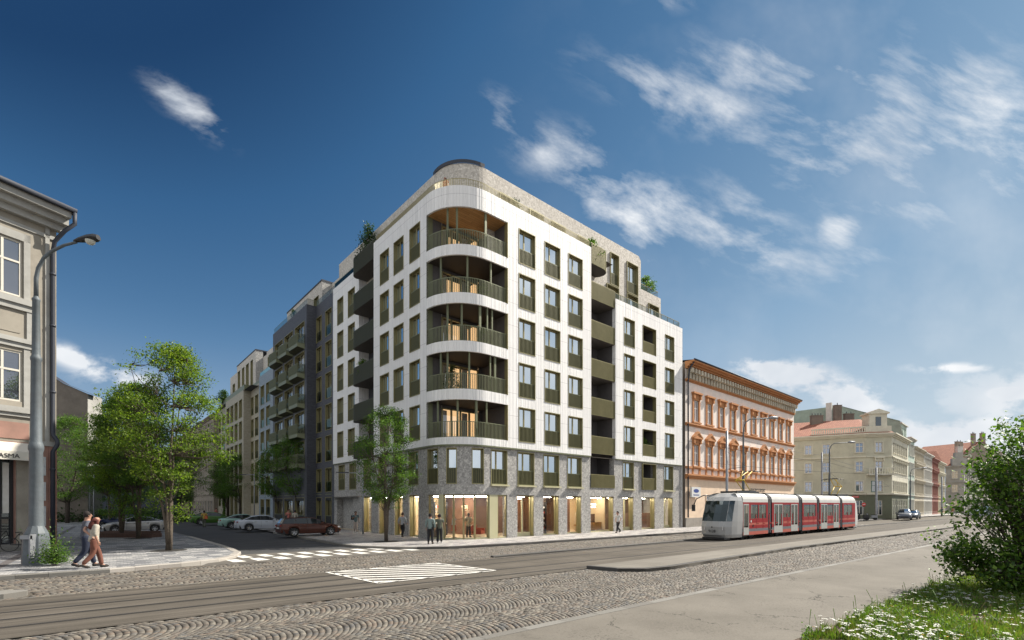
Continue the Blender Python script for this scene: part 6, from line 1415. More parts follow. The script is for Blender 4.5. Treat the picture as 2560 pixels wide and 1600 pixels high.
# tram
def tram():
    mat('tram_white', (.62, .61, .58), (.56, .55, .52), 1.5, .45); mat('tram_red', (.30, .012, .014), (.26, .01, .012), 2, .5, spec=.25); mat('tram_coral', (.46, .12, .085), (.42, .105, .075), 2, .5, spec=.25); mat('tram_grey', (.14, .14, .15), None, 1, .4); mat('tram_silver', (.37, .37, .365), (.34, .34, .335), 1.4, .4, coat=.3)
    mat('bellows', (.05, .055, .065), None, 1, .85); mat('door_grey', (.42, .42, .39), None, 1, .4); mat('pantograph_yellow', (.62, .42, .04), None, 1, .45)
    glass('tram_glass', (.8, .9, .88), .10, .24); glass('tram_windscreen', (.5, .58, .62), .03, 0., behind=(.02, .028, .03)); mat('tram_inside', (.09, .085, .07), None, 1, .8)
    x0, y0 = W(33.4, 17.35); t = thing('tram', 'five-section red and white tram running left on the far track past the peach building', 'tram', (x0, y0, ZR), RZ); w = 1.15
    zb = [(.32, .56, 'tram_coral'), (.56, .76, 'tram_grey'), (.76, 1.0, 'tram_red'), (1.0, 1.16, 'tram_coral'), (1.16, 1.46, 'tram_red'), (1.46, 2.45, 'tram_red'), (2.45, 2.62, 'tram_red')]
    secs = [(1.0, 4.13), (4.8, 9.73), (10.46, 13.54), (14.17, 19.18), (19.82, 23.4)]
    wins = {0: [(1.4, 2.55), (2.68, 3.83)], 1: [(6.75, 8.1)], 2: [(10.75, 13.25)], 3: [(16.0, 17.4)], 4: [(20.2, 22.5)]}
    doors = {0: [(.34, 1.12)], 1: [(5.15, 6.65), (8.2, 9.5)], 3: [(14.5, 15.95), (17.5, 18.85)]}
    B = MB(); Wn = []
    for i, (a, c) in enumerate(secs):
        if i == 0: a = .27
        hs = [(p, q, 1.46, 2.45) for p, q in wins[i]] + [(p, q, .32 + .02, 2.5) for p, q in doors.get(i, []) if q > a]
        for sg in (-1, 1):
            P = lambda s, d=0., sg=sg: (s, (w - d) * sg)
            for z0, z1, m in zb:
                hh = [(max(h[0], a), h[1], max(h[2], z0), min(h[3], z1)) for h in hs if h[2] < z1 and h[3] > z0]
                wall(B, P, a, c, z0, z1, hh, m, .04)
        # roof with rounded shoulders
        pr = [(w, 2.62), (w * .99, 2.85), (w * .93, 3.05), (w * .8, 3.2), (w * .6, 3.26), (0, 3.28)]
        for (ya, za), (yb_, zb_) in zip(pr, pr[1:]):
            for sg in (-1, 1): B.face([(a, ya * sg, za), (c, ya * sg, za), (c, yb_ * sg, zb_), (a, yb_ * sg, zb_)], 'tram_white', None, True)
        B.face([(a, -w, .34), (c, -w, .34), (c, w, .34), (a, w, .34)], 'bellows')
    B.build('body', t)
    for i, (a, c) in enumerate(zip(secs, secs[1:])):
        b = MB(); p, q = a[1], c[0]; k = 4
        for j in range(k):
            u0, u1 = p + (q - p) * j / k, p + (q - p) * (j + 1) / k; e = .02 + .03 * (j % 2)
            pr = [(w - e, .36), (w - e, 2.85), (w * .93 - e, 3.05), (w * .8, 3.18), (0, 3.24)]
            for (ya, za), (yb_, zb_) in zip(pr, pr[1:]):
                for sg in (-1, 1): b.face([(u0, ya * sg, za), (u1, ya * sg, za), (u1, yb_ * sg, zb_), (u0, yb_ * sg, zb_)], 'bellows')
        b.build('bellows', t)
    for i in wins:
        for p, q in wins[i]:
            for sg in (-1, 1):
                b = MB(); y = (w - .02) * sg
                b.face([(p, y, 1.46), (q, y, 1.46), (q, y, 2.45), (p, y, 2.45)], 'tram_glass'); m_ = (p + q) / 2
                if q - p > 1.5: b.box(m_ - .03, m_ + .03, y - .01, y + .01, 1.46, 2.45, 'car_trim')
                for e in (p, q - .04): b.box(e, e + .04, y - .015, y + .015, 1.46, 2.45, 'car_trim')
                b.build('window', t)
    for i in doors:
        for p, q in doors[i]:
            for sg in (-1,):
                b = MB(); y = (w - .01) * sg; m_ = (p + q) / 2
                if i: cuts = [p, m_, q]
                else: cuts = [p, q]
                for u0, u1 in zip(cuts, cuts[1:]):
                    b.box(u0, u0 + .07, y - .02, y + .02, .34, 2.5, 'door_grey'); b.box(u1 - .07, u1, y - .02, y + .02, .34, 2.5, 'door_grey'); b.box(u0 + .07, u1 - .07, y - .02, y + .02, .34, .85, 'door_grey'); b.box(u0 + .07, u1 - .07, y - .02, y + .02, 2.42, 2.5, 'door_grey')
                d = b.build('door', t); b = MB()
                for u0, u1 in zip(cuts, cuts[1:]): b.face([(u0 + .07, y, .85), (u1 - .07, y, .85), (u1 - .07, y, 2.42), (u0 + .07, y, 2.42)], 'tram_glass')
                b.build('pane', d)
    b = MB(); b.box(1.6, 23, -.9, .9, .6, .7, 'tram_inside'); 
    for i in range(20):
        x = 2.2 + i * 1.05
        for sg in (-1, 1): b.box(x, x + .1, sg * .95 - .2, sg * .95 + .2, .7, 1.75, 'tram_red'); b.box(x, x + .45, sg * .95 - .2, sg * .95 + .2, 1.05, 1.13, 'tram_red')
    b.build('seat_row', t); b = MB()
    for i in range(10): b.tube([(2.6 + i * 2.1, -.4, .7), (2.6 + i * 2.1, -.4, 3.1)], .02, 'pantograph_yellow', 6)
    b.build('grab_pole', t)
    # cabs: lofted plan outlines
    def cab(flip, m_side):
        lv = [(.20, .20, .62, .93), (.42, .06, .66, .97), (.95, 0., .68, .99), (1.32, .10, .68, 1.), (1.9, .30, .68, 1.), (2.46, .55, .66, 1.), (2.72, .72, .62, .99), (2.98, 1.05, .5, .93), (3.2, 1.5, .36, .78), (3.28, 2.0, .2, .5)]
        G_ = MB(); S_ = MB(); Wd_ = MB(); Sd = MB()
        def outline(z, fx, nw, k):
            y = w * k; return [(2.02, y, z), (1.25 + fx * .2, y * .985, z), (.62 + fx * .72, y * .93, z), (fx + .12, w * nw + .07, z), (fx, w * nw * .6, z), (fx - .02, 0, z)]
        Ls = [outline(*l) for l in lv]
        fl = (lambda p: (p[0] - 1.75, p[1], p[2])) if not flip else (lambda p: (25.1 - p[0], p[1], p[2]))
        for a, c, l in zip(Ls, Ls[1:], lv):
            for i in range(5):
                for sg in (1, -1):
                    q = [fl((p[0], p[1] * sg, p[2])) for p in (a[i], a[i + 1], c[i + 1], c[i])]
                    dark = 1.3 <= l[0] < 2.6
                    if dark and i >= 3: Wd_.face(q, 'tram_windscreen', None, True)
                    elif dark and i == 2: 
                        # side light of the cab, narrower than its panel
                        n_ = [Vector(v) for v in q]; cen = sum(n_, Vector()) / 4; S_.face(q, m_side, None, True); out_ = (n_[1] - n_[0]).cross(n_[3] - n_[0]).normalized() * .012; out_ = out_ if out_.y * sg > 0 else -out_
                        r_ = [cen + (v - cen) * Vector((1, 1, 1)).x * .0 + Vector(((v - cen).x * .86, (v - cen).y * .86, (v - cen).z * (1.0 if 1.4 < l[0] else 1.0))) + out_ for v in n_]; Sd.face(r_, 'tram_windscreen')
                    elif dark and i == 1 and not flip: S_.face(q, m_side, None, True)
                    else: S_.face(q, m_side, None, True)
        S_.face([fl(p) for p in Ls[0]] + [fl((p[0], -p[1], p[2])) for p in reversed(Ls[0][:-1])], 'bellows')
        S_.build('cab', t); Wd_.build('windscreen', t); Sd.build('cab_window', t)
        for sg in (1, -1):
            b = MB(); x = .06; yy_ = sg * .66; b.face([fl((x + .1, yy_ + .10, .72)), fl((x - .045, yy_ - .1, .72)), fl((x - .045, yy_ - .1, .98)), fl((x + .1, yy_ + .10, .98))], 'lamp_clear'); b.build('headlight', t)
        b = MB(); p_, q_ = fl((.12, 0, 0)), fl((.9, 0, 0)); b.box(min(p_[0], q_[0]) , max(p_[0], q_[0]), -.8, .8, .08, .22, 'car_trim'); b.build('bumper', t)
    cab(False, 'tram_silver'); cab(True, 'tram_white')
    text_mesh('9128', .26, 'black_paint', 'fleet_number', t, (-1.782, -.0, .56), (R(90), 0, R(-90)))
    b = MB(); b.face([(-1.785, .07 * math.cos(a) * (1 if i % 2 else .55), .92 + .07 * math.sin(a) * (1 if i % 2 else .55)) for i, a in enumerate(np.linspace(0, 2 * math.pi, 13)[:-1])], 'car_trim'); b.build('emblem', t)
    b = MB(); b.box(-1.77, -1.72, -.66, .66, .33, .36, 'car_trim'); b.build('panel_line', t)
    text_mesh('128', .2, 'car_trim', 'side_number', t, (1.75, -1.165, .9), (R(90), 0, 0)); b = MB(); b.lathe([(0, 0), (.09, 0)], 'tram_white', 12); b.build('operator_badge', t, (1.45, -1.163, 1.28), rot=(R(90), 0, 0))
    # mirror arm, roof gear, bogies, pantographs
    b = MB(); b.tube([(-.6, .7, 3.14), (-1.2, .95, 3.1), (-1.7, 1.2, 2.85), (-1.9, 1.28, 2.4)], .035, 'car_trim', 8); b.box(-2., -1.82, 1.2, 1.38, 2.0, 2.45, 'car_trim'); b.build('mirror_arm', t)
    b = MB(); b.box(.5, 3.9, -.6, .6, 3.27, 3.42, 'car_trim'); b.box(2.6, 3.6, -.5, .5, 3.42, 3.5, 'bellows'); b.box(5.2, 9.4, -.5, .5, 3.27, 3.34, 'bellows'); b.box(10.8, 13.2, -.5, .5, 3.27, 3.34, 'bellows'); b.box(14.5, 18.5, -.5, .5, 3.27, 3.34, 'bellows'); b.box(19.9, 23., -.7, .7, 3.27, 3.44, 'car_trim'); b.build('roof_equipment', t)
    for x in (1.6, 7.2, 12., 16.7, 21.6):
        b = MB(); b.box(x - .9, x + .9, -.85, .85, .22, .42, 'car_trim')
        for dx in (-.65, .65):
            for sg in (-1, 1): b.tube([(x + dx, sg * .62, .26), (x + dx, sg * .78, .26)], .25, 'rubber', 16)
        b.build('bogie', t)
    for x, d in ((3.3, 1), (21.2, -1)):
        b = MB(); k0 = Vector((x, 0, 3.45)); kn = Vector((x - 1.15 * d, 0, 4.25)); tp = Vector((x + .55 * d, 0, 4.95))
        for sg in (-1, 1):
            b.tube([k0 + Vector((0, sg * .25, 0)), kn + Vector((0, sg * .3, 0))], .035, 'pantograph_yellow', 6); b.tube([kn + Vector((0, sg * .32, 0)), tp + Vector((-.1 * d, sg * .15, 0))], .035, 'pantograph_yellow', 6)
        b.tube([kn + Vector((0, -.35, 0)), kn + Vector((0, .35, 0))], .045, 'pantograph_yellow', 6); b.tube([kn, tp + Vector((-1.2 * d, 0, .0))], .025, 'pantograph_yellow', 6)
        pg = b.build('pantograph', t); b = MB()
        for dx in (-1.15, .4): b.tube([tp + Vector((dx * d * .5, -.85, -.12)), tp + Vector((dx * d * .5, -.55, 0)), tp + Vector((dx * d * .5, .55, 0)), tp + Vector((dx * d * .5, .85, -.12))], .025, 'car_trim', 6)
        for sg in (-.5, .5): b.tube([tp + Vector((-.6 * d, sg, 0)), tp + Vector((.25 * d, sg, 0))], .02, 'car_trim', 6)
        b.build('contact_bow', pg)
tram()

# ------------------------------------------------------------------ street furniture
mat('lamp_paint', (.115, .135, .15), (.09, .108, .12), 5, .6, .1, bump=.3, bscale=30, dirt=.35); mat('galvanised', (.30, .31, .33), (.24, .25, .27), 5, .5, .5); mat('lens', (.55, .56, .5), None, 1, .2); mat('dark_steel', (.035, .036, .04), None, 1, .5, .3)
t = thing('street_lamp', 'tall grey-green street lamp with fat tapered foot and curved arm on the left', 'street lamp', (-18.64, 19.13, 0))
b = MB(); b.lathe([(.43, -.02), (.42, .5), (.40, 1.0), (.37, 1.22), (.24, 1.5), (.2, 1.55)], 'lamp_paint', 10, smooth=False); b.build('base', t)
b = MB(); b.lathe([(.235, 1.48), (.225, 1.56), (.205, 4.4), (.235, 4.5), (.235, 4.62), (.2, 4.75), (.18, 4.8), (.155, 7.95), (.175, 8.0), (.175, 8.1), (.14, 8.16), (.13, 8.25), (.115, 10.3), (.13, 10.33), (.13, 10.4), (.085, 10.45), (.08, 10.5)], 'lamp_paint', 14); b.build('pole', t)
b = MB(); pts = [(0, 0, 10.45), (.0, 0, 11.2), (.08, 0, 11.6), (.3, 0, 12.0), (.62, 0, 12.27), (1.1, 0, 12.5), (1.58, 0, 12.62)]; b.tube(pts, [.075, .07, .065, .06, .058, .052, .05], 'lamp_paint', 10); b.build('arm', t)
b = MB()
pr = [(1.5, .06, .05, .04), (1.75, .14, .12, .05), (2.05, .2, .17, .07), (2.3, .2, .17, .08), (2.44, .12, .13, .06)]
rg = [[(x, w_ * math.cos(a), 12.66 + (x - 1.5) * .12 + (h_ * math.sin(a) if math.sin(a) > 0 else d_ * math.sin(a))) for a in np.linspace(0, 2 * math.pi, 13)[:-1]] for x, w_, h_, d_ in pr]
for A_, C2 in zip(rg, rg[1:]):
    for i in range(12): b.face([A_[i], C2[i], C2[(i + 1) % 12], A_[(i + 1) % 12]], 'dark_steel', None, True)
b.face(rg[-1], 'dark_steel'); b.face(rg[0], 'dark_steel'); lh = b.build('lamp_head', t); b = MB(); b.lathe([(0, -.16), (.1, -.14), (.16, -.06), (.17, 0)], 'lens', 14); b.build('lens', lh, (2.12, 0, 12.68))
b = MB(); b.box(-.12, .26, -.52, -.42, 1.02, 1.16, 'galvanised'); b.box(.2, .26, -.5, -.1, .3, 1.2, 'galvanised'); b.build('junction_bracket', t)
def gooseneck(x, y, H, reach, lb, ang=0., m='lamp_paint'):
    t = thing('street_lamp', lb, 'street lamp', (x, y, 0), ang, 'street lamps along the tram street'); b = MB(); b.lathe([(.17, 0), (.16, 1.2), (.12, 1.3), (.11, H * .6), (.08, H * .62), (.07, H - 1.2)], m, 10); b.build('pole', t)
    b = MB(); b.tube([(0, 0, H - 1.25), (.03, 0, H - .8), (.2, 0, H - .35), (.6, 0, H - .08), (reach - .7, 0, H)], .05, m, 8); b.build('arm', t)
    b = MB(); b.tube([(reach - .8, 0, H + .02), (reach - .5, 0, H + .05), (reach, 0, H + .04)], [.06, .14, .1], 'galvanised', 8); b.build('lamp_head', t)
gooseneck(20.27, 42.8, 9.9, 3., 'curved street lamp behind the front of the tram'); gooseneck(37.7, 58, 9.7, 3., 'curved street lamp behind the rear of the tram'); gooseneck(68.5, 84, 8.6, 2.8, 'curved street lamp in front of the mint house')
GPO = 'plain poles carrying the overhead wires'
POLES = [(18.3, 41.6, 8.6, .11, 'thick plain wire pole left of the lamp behind the tram'), (36.8, 58, 8.5, .1, 'plain wire pole left of the lamp behind the rear of the tram'), (54.9, 73.6, 7.9, .16, 'wire pole with green signs in front of the cream corner building'), (88, 100, 8, .16, 'far wire pole in front of the ochre house')]
for x, y, H, r_, lb in POLES:
    b = MB(); b.lathe([(r_ * 1.1, 0), (r_, 1), (r_ * .85, H), (0, H + .02)], 'galvanised', 12); t = thing('wire_pole', lb, 'pole', (x, y, 0), 0, GPO); b.build('pole', t)
    b = MB(); b.tube([(0, 0, H * .62), (1.2, -.9, H * .64)], .02, 'dark_steel', 5); b.tube([(0, 0, H * .8), (1.2, -.9, H * .64)], .01, 'dark_steel', 4); b.build('bracket', t)
mat('sign_green', (.05, .13, .10), None, 1, .5); mat('sign_red', (.5, .02, .02), None, 1, .5)
t = thing('stop_sign_board', 'green framed tram stop board hung on the pole by the cream corner building', 'sign', (54.45, 73.4, 4.2), 0); b = MB(); b.box(-.45, .1, -.05, .05, 0, 1.7, 'sign_green'); b.build('frame', t); b = MB(); b.box(-.4, .05, -.06, -.05, .1, .95, 'poster'); b.box(-.4, .05, -.06, -.05, 1.02, 1.6, 'poster'); b.build('panel', t)
t = thing('no_entry_sign', 'red round no entry sign with white bar behind the rear of the tram', 'road sign', (53.4, 74.2, 0)); b = MB(); b.tube([(0, 0, 0), (0, 0, 2.6)], .035, 'galvanised', 6); b.build('post', t); b = MB(); b.lathe([(0, 0), (.3, 0), (.3, .02), (0, .02)], 'sign_red', 20); b.build('disc', t, (0, -.05, 2.3), rot=(R(90), 0, 0)); b = MB(); b.box(-.2, .2, -.085, -.075, 2.26, 2.34, 'white_paint'); b.build('bar', t)
t = thing('street_name_plate', 'small red street name plate on the cream corner building', 'sign', (54.6, 77.6, 3.4), R(-20)); b = MB(); b.box(-.45, .45, -.03, .03, 0, .3, 'sign_red'); b.build('plate', t); b = MB(); b.box(-.35, .35, -.035, -.03, .12, .18, 'white_paint'); b.build('lettering', t)
def mast(x, y, H, arm, lb, ang, g='slim lamp masts'):
    t = thing('lamp_mast', lb, 'street lamp', (x, y, 0), ang, g); b = MB(); b.tube([(0, 0, 0), (0, 0, H)], [.07, .045], 'galvanised', 8); b.build('mast', t); b = MB(); b.box(0, arm, -.03, .03, H - .16, H - .1, 'galvanised'); b.box(arm * .6, arm + .2, -.08, .08, H - .12, H - .06, 'dark_steel'); b.build('lamp_arm', t)
mast(-42.8, 50, 6.5, 3.2, 'nearest slim lamp mast with horizontal arm on the square', 0); mast(-56.2, 65, 6.5, 3.0, 'middle slim lamp mast on the square', 0); mast(-69.6, 80, 6.5, 3., 'farthest slim lamp mast on the square', 0)
mast(-11.66, 38.26, 4.95, 1.9, 'dark slim lamp mast with arm pointing left on the corner pavement', math.pi)
mast(-30.6, 58., 6., 1.6, 'slim lamp mast between the trees in front of the brick building', math.pi)
# overhead wires
def wire(pts, lb, r_=.016):
    b = MB(); P = []
    for p, q in zip(pts, pts[1:]):
        for i in range(9):
            f = i / 8; v = Vector(p).lerp(Vector(q), f); v.z -= 4 * .012 * (Vector(p) - Vector(q)).length * f * (1 - f); P.append(v)
    b.tube(P, r_, 'dark_steel', 4); tag(b.build('overhead_wire'), lb, 'wire', 'overhead wires of the tram line')
nx = lambda s, n, z: (*W(s, n), z)
wire([(*Lw(29, -.1), 8.9), nx(52, 17, 6.3), nx(88, 16.5, 5.9), nx(150, 16, 5.6)], 'contact wire starting high on the left corner of the peach building')
wire([(*Lw(29, -.1), 6.9), nx(60, 14, 5.3), nx(150, 13.6, 5.3)], 'lower contact wire starting on the left corner of the peach building')
wire([(18.3, 41.6, 8.3), (36.8, 58, 8.2), (54.9, 73.6, 7.6), (88, 100, 7.7)], 'wire strung from pole to pole along the kerb')
wire([(*Lw(44, -.1), 9.6), (20.3, 42.8, 6.5)], 'short span wire from the peach building to the lamp behind the tram')
# bicycle behind the lamp foot
t = thing('bicycle', 'black bicycle leaning on the pink wall behind the lamp post', 'bicycle', (-24.7, 24.7, .0), R(65)); 
for dx in (-.55, .55):
    b = MB(); ring_ = [(dx + .34 * math.cos(a), -.1, .36 + .34 * math.sin(a)) for a in np.linspace(0, 2 * math.pi, 25)]; b.tube(ring_, .018, 'rubber', 6, False); wh = b.build('wheel', t); b = MB()
    for a in np.linspace(0, 2 * math.pi, 13)[:-1]: b.tube([(dx, -.1, .36), (dx + .33 * math.cos(a), -.1, .36 + .33 * math.sin(a))], .003, 'galvanised', 3, False)
    b.build('spokes', wh)
b = MB(); A_, B2, C2, D2 = Vector((-.55, -.1, .36)), Vector((-.08, -.1, .32)), Vector((-.2, -.1, .88)), Vector((.4, -.1, .92))
for p, q in ((A_, B2), (A_, C2), (B2, C2), (B2, D2), (C2, D2), (D2, Vector((.55, -.1, .36)))): b.tube([p, q], .016, 'car_trim', 6)
b.build('frame', t); b = MB(); b.box(-.34, -.1, -.16, -.04, .93, .98, 'car_trim'); b.build('saddle', t); b = MB(); b.tube([(.38, .18, 1.05), (.42, -.1, 1.0), (.38, -.38, 1.05)], .014, 'car_trim', 6); b.build('handlebar', t)
# low timber planting edges on the square
for i, (x, y, L, lb) in enumerate(((-27.6, 35., 4.3, 'low brown timber platform round the tree in front of the silver car'), (-29.6, 37.9, 4., 'second low timber platform behind the first one'))):
    t = thing('planter_edge', lb, 'planter', (x, y, 0), 0, 'low timber platforms on the square'); b = MB(); mat('timber', (.11, .06, .045), (.08, .045, .035), 6, .7); mat('concrete_top', (.22, .22, .23), None, 1, .8)
    b.box(-L / 2, L / 2, -.5, -.42, 0, .28, 'timber'); b.box(-L / 2, L / 2, .42, .5, 0, .28, 'timber'); b.box(-L / 2, -L / 2 + .08, -.42, .42, 0, .28, 'timber'); b.box(L / 2 - .08, L / 2, -.42, .42, 0, .28, 'timber'); b.build('frame', t); b = MB(); b.box(-L / 2 + .08, L / 2 - .08, -.42, .42, .0, .22, 'concrete_top'); b.build('top', t)
# scooters parked by the cream building
for i, (x, y, lb) in enumerate(((52.6, 73.3, 'dark motor scooter parked behind the rear of the tram'), (54.0, 73.6, 'silver motor scooter parked next to the wire pole'))):
    t = thing('motor_scooter', lb, 'scooter', (x, y, 0), R(160), 'scooters by the cream corner building'); m_ = 'car_trim' if i == 0 else 'galvanised'
    for dx in (-.6, .6):
        b = MB(); b.tube([(dx, -.06, .27), (dx, .06, .27)], .27, 'rubber', 16); b.build('wheel', t)
    b = MB(); b.prism([(-.85, -.16), (-.1, -.18), (-.1, .18), (-.85, .16)], .35, .72, m_); b.prism([(-.1, -.15), (.35, -.12), (.35, .12), (-.1, .15)], .25, .33, m_); b.prism([(.35, -.2), (.45, -.2), (.45, .2), (.35, .2)], .28, .98, m_); b.build('body', t); b = MB(); b.box(-.8, -.1, -.15, .15, .74, .82, 'rubber'); b.build('saddle', t); b = MB(); b.tube([(.38, -.32, 1.05), (.42, 0, 1.0), (.38, .32, 1.05)], .02, 'rubber', 6); b.tube([(.42, 0, 1.0), (.6, 0, .3)], .03, m_, 6); b.build('handlebar', t)
# shop furniture seen through the glass
mat('tan_leather', (.45, .24, .07), (.36, .18, .05), 3, .5); mat('dark_cushion', (.03, .018, .014), None, 1, .8); mat('birch', (.62, .50, .34), None, 1, .6); mat('red_leather', (.32, .05, .02), None, 1, .45)
def F(u, v, z=.02): x, y = Lw(u, v); return (x, y, z)
t = thing('sofa', 'low tan leather sofa behind the wide shop window', 'sofa', F(15.9, 1.9), RA); b = MB(); b.box(-1.0, 1., -.4, .4, .12, .42, 'tan_leather'); b.build('seat', t); b = MB(); b.box(-1., 1., -.5, -.4, .12, .75, 'tan_leather')
for i in range(8): b.box(-.98 + i * .25, -.76 + i * .25, -.53, -.5, .15, .73, 'tan_leather')
b.build('backrest', t)
for dx, h, lb in ((-.55, .5, 'tall dark cushion on the tan sofa'), (.4, .35, 'low dark cushion at the right of the tan sofa')): b = MB(); b.box(-.3, .3, -.1, .1, 0, h, 'dark_cushion'); x, y, _ = F(15.9 + dx, 2.0); tag(b.build('cushion', None, (x, y, .46), RA), lb, 'cushion')
t = thing('bench_table', 'tan bench at the left end of the wide shop window', 'bench', F(14.5, 1.7), RA); b = MB(); b.box(-.6, .6, -.3, .3, .5, .6, 'tan_leather'); b.build('top', t)
for dx in (-.5, .45):
    b = MB(); b.box(dx, dx + .06, -.2, .2, 0, .5, 'birch'); b.build('leg', t)
t = thing('letter_sign', 'glowing pale lettering hung inside the wide shop window', 'sign', F(14.0, 1.0, 0), RA); mat('letter_glow', (1, 1, 1), None, 1, .5, emit=(1, .95, .85), es=3.)
text_mesh('STUDIO MODUL', .22, 'letter_glow', 'lettering', t, (.05, 0, 2.28), (R(90), 0, 0), align='LEFT'); text_mesh('NABYTEK SVETLA', .2, 'letter_glow', 'lettering', t, (.05, 0, 2.06), (R(90), 0, 0), align='LEFT')
def stool(u, v, z, lb, rz=0.):
    t = thing('chair', lb, 'chair', F(u, v, z), RA + rz, 'pale wooden chairs in the shop'); b = MB(); b.box(-.22, .22, -.22, .22, .44, .48, 'birch'); b.build('seat', t); b = MB(); b.box(-.22, .22, .2, .24, .6, .82, 'birch'); b.build('backrest', t)
    for dx in (-.2, .17):
        for dy in (-.2, .17): b = MB(); b.box(dx, dx + .035, dy, dy + .035, 0, .82 if dy > 0 else .44, 'birch'); b.build('leg', t)
stool(3.9, 2.9, .02, 'pale wooden chair standing on the floor inside the corner entrance', .3); stool(3.4, 3.2, 1.45, 'pale wooden chair displayed above the others inside the corner entrance', -.3); stool(19.2, 1.6, 1.5, 'pale wooden chair displayed high in the first door of the right wing'); stool(18.9, 1.5, .7, 'pale wooden chair displayed low in the first door of the right wing', .5); stool(22.4, 1.5, .1, 'pale wooden chair behind the middle window of the right wing', .2)
for u, v, lb, n_ in ((9.6, 1.7, 'tall black shelf rack behind the second window of the main block', 5), (2.3, 4.9, 'shelf rack with jars deep inside the corner entrance', 6)):
    t = thing('shelf_rack', lb, 'shelf', F(u, v), RA)
    for dx in (-.55, .52): b = MB(); b.box(dx, dx + .03, -.15, .15, 0, 2.5, 'dark_steel'); b.build('upright', t)
    for i in range(n_): b = MB(); b.box(-.52, .52, -.15, .15, .3 + i * 2.1 / n_, .33 + i * 2.1 / n_, 'dark_steel'); b.build('shelf', t)
    for i in range(n_):
        b = MB(); rnd = random.Random(i + n_)
        for q in range(4): x = -.45 + q * .24; b.box(x, x + .13, -.08, .08, .335 + i * 2.1 / n_, .45 + i * 2.1 / n_ + rnd.random() * .08, rnd.choice(['birch', 'red_leather', 'tan_leather', 'curtain']))
        b.build('shelf_goods', t)['kind'] = 'stuff'
t = thing('counter', 'pale counter with ribbed dark front inside the corner entrance', 'counter', F(.95, 3.1), RA); b = MB(); b.box(-.5, .5, -.25, .25, 0, .98, 'tram_grey'); b.build('front', t); b = MB(); b.box(-.55, .55, -.3, .3, .98, 1.04, 'curtain'); b.build('top', t)
t = thing('armchair', 'red leather armchair inside the corner entrance', 'armchair', F(3.7, 2.0), RA + .5); b = MB(); b.box(-.35, .35, -.32, .3, .2, .45, 'red_leather'); b.box(-.35, -.25, -.32, .3, .45, .62, 'red_leather'); b.box(.25, .35, -.32, .3, .45, .62, 'red_leather'); b.build('seat', t); b = MB(); b.box(-.35, .35, .3, .4, .2, .85, 'red_leather'); b.build('backrest', t)
t = thing('floor_lamp', 'white curved floor lamp beside the tan bench', 'lamp', F(14.3, 2.2), RA); b = MB(); b.tube([(0, 0, 0), (0, 0, 1.3), (.1, 0, 1.6), (.3, 0, 1.7), (.45, 0, 1.55)], .015, 'white_paint', 6); b.build('stem', t); b = MB(); b.lathe([(.03, 0), (.12, -.15)], 'letter_glow', 12); b.build('lamp_shade', t, (.45, 0, 1.56))
# ------------------------------------------------------------------ people
mat('skin', (.40, .22, .15), (.36, .19, .13), 20, .55); mat('skin_dark', (.22, .115, .075), None, 1, .55)
for n_, c in (('cloth_grey', (.075, .082, .105)), ('cloth_denim', (.013, .02, .045)), ('cloth_cream', (.42, .385, .32)), ('cloth_rust', (.17, .065, .042)), ('cloth_teal', (.09, .14, .15)), ('cloth_sage', (.19, .25, .24)), ('cloth_beige', (.42, .36, .32)), ('cloth_black', (.014, .014, .017)), ('cloth_white', (.62, .62, .61)), ('cloth_orange', (.52, .13, .05)), ('cloth_yellow', (.45, .30, .06)), ('cloth_pale', (.36, .38, .40)), ('cloth_pink', (.50, .16, .13)), ('hair_dark', (.018, .012, .01)), ('hair_red', (.085, .018, .012)), ('hair_brown', (.05, .025, .015)), ('cloth_olive', (.11, .12, .09)), ('shoe_dark', (.03, .025, .022)), ('shoe_white', (.6, .6, .6)), ('leather_brown', (.10, .045, .025)), ('coat_beige', (.48, .40, .28))):
    mat(n_, c, tuple(x * .8 for x in c), 9, .85, bump=.2, bscale=25)
def skin_obj(name, chains, m, parent, sub=2):
    """one continuous surface grown over connected chains [(x,y,z,r), ...]"""
    V, E, Rr = [], [], []; idx = {}
    for ch in chains:
        prev = None
        for q in ch:
            k_ = tuple(round(c, 4) for c in q[:3])
            if k_ not in idx: idx[k_] = len(V); V.append(q[:3]); Rr.append(q[3] if len(q) == 4 else (q[3], q[4]))
            i = idx[k_]
            if prev is not None and prev != i: E.append((prev, i))
            prev = i
    me = bpy.data.meshes.new(name); me.from_pydata(V, E, []); me.materials.append(MT[m]); o = link(name, me, parent)
    md = o.modifiers.new('skin', 'SKIN'); md.use_smooth_shade = True; md.branch_smoothing = .5
    for i, sv in enumerate(me.skin_vertices[0].data): r_ = Rr[i]; sv.radius = r_ if isinstance(r_, tuple) else (r_, r_); sv.use_root = (i == 0)
    ms = o.modifiers.new('smooth', 'SUBSURF'); ms.levels = sub; ms.render_levels = sub
    return o
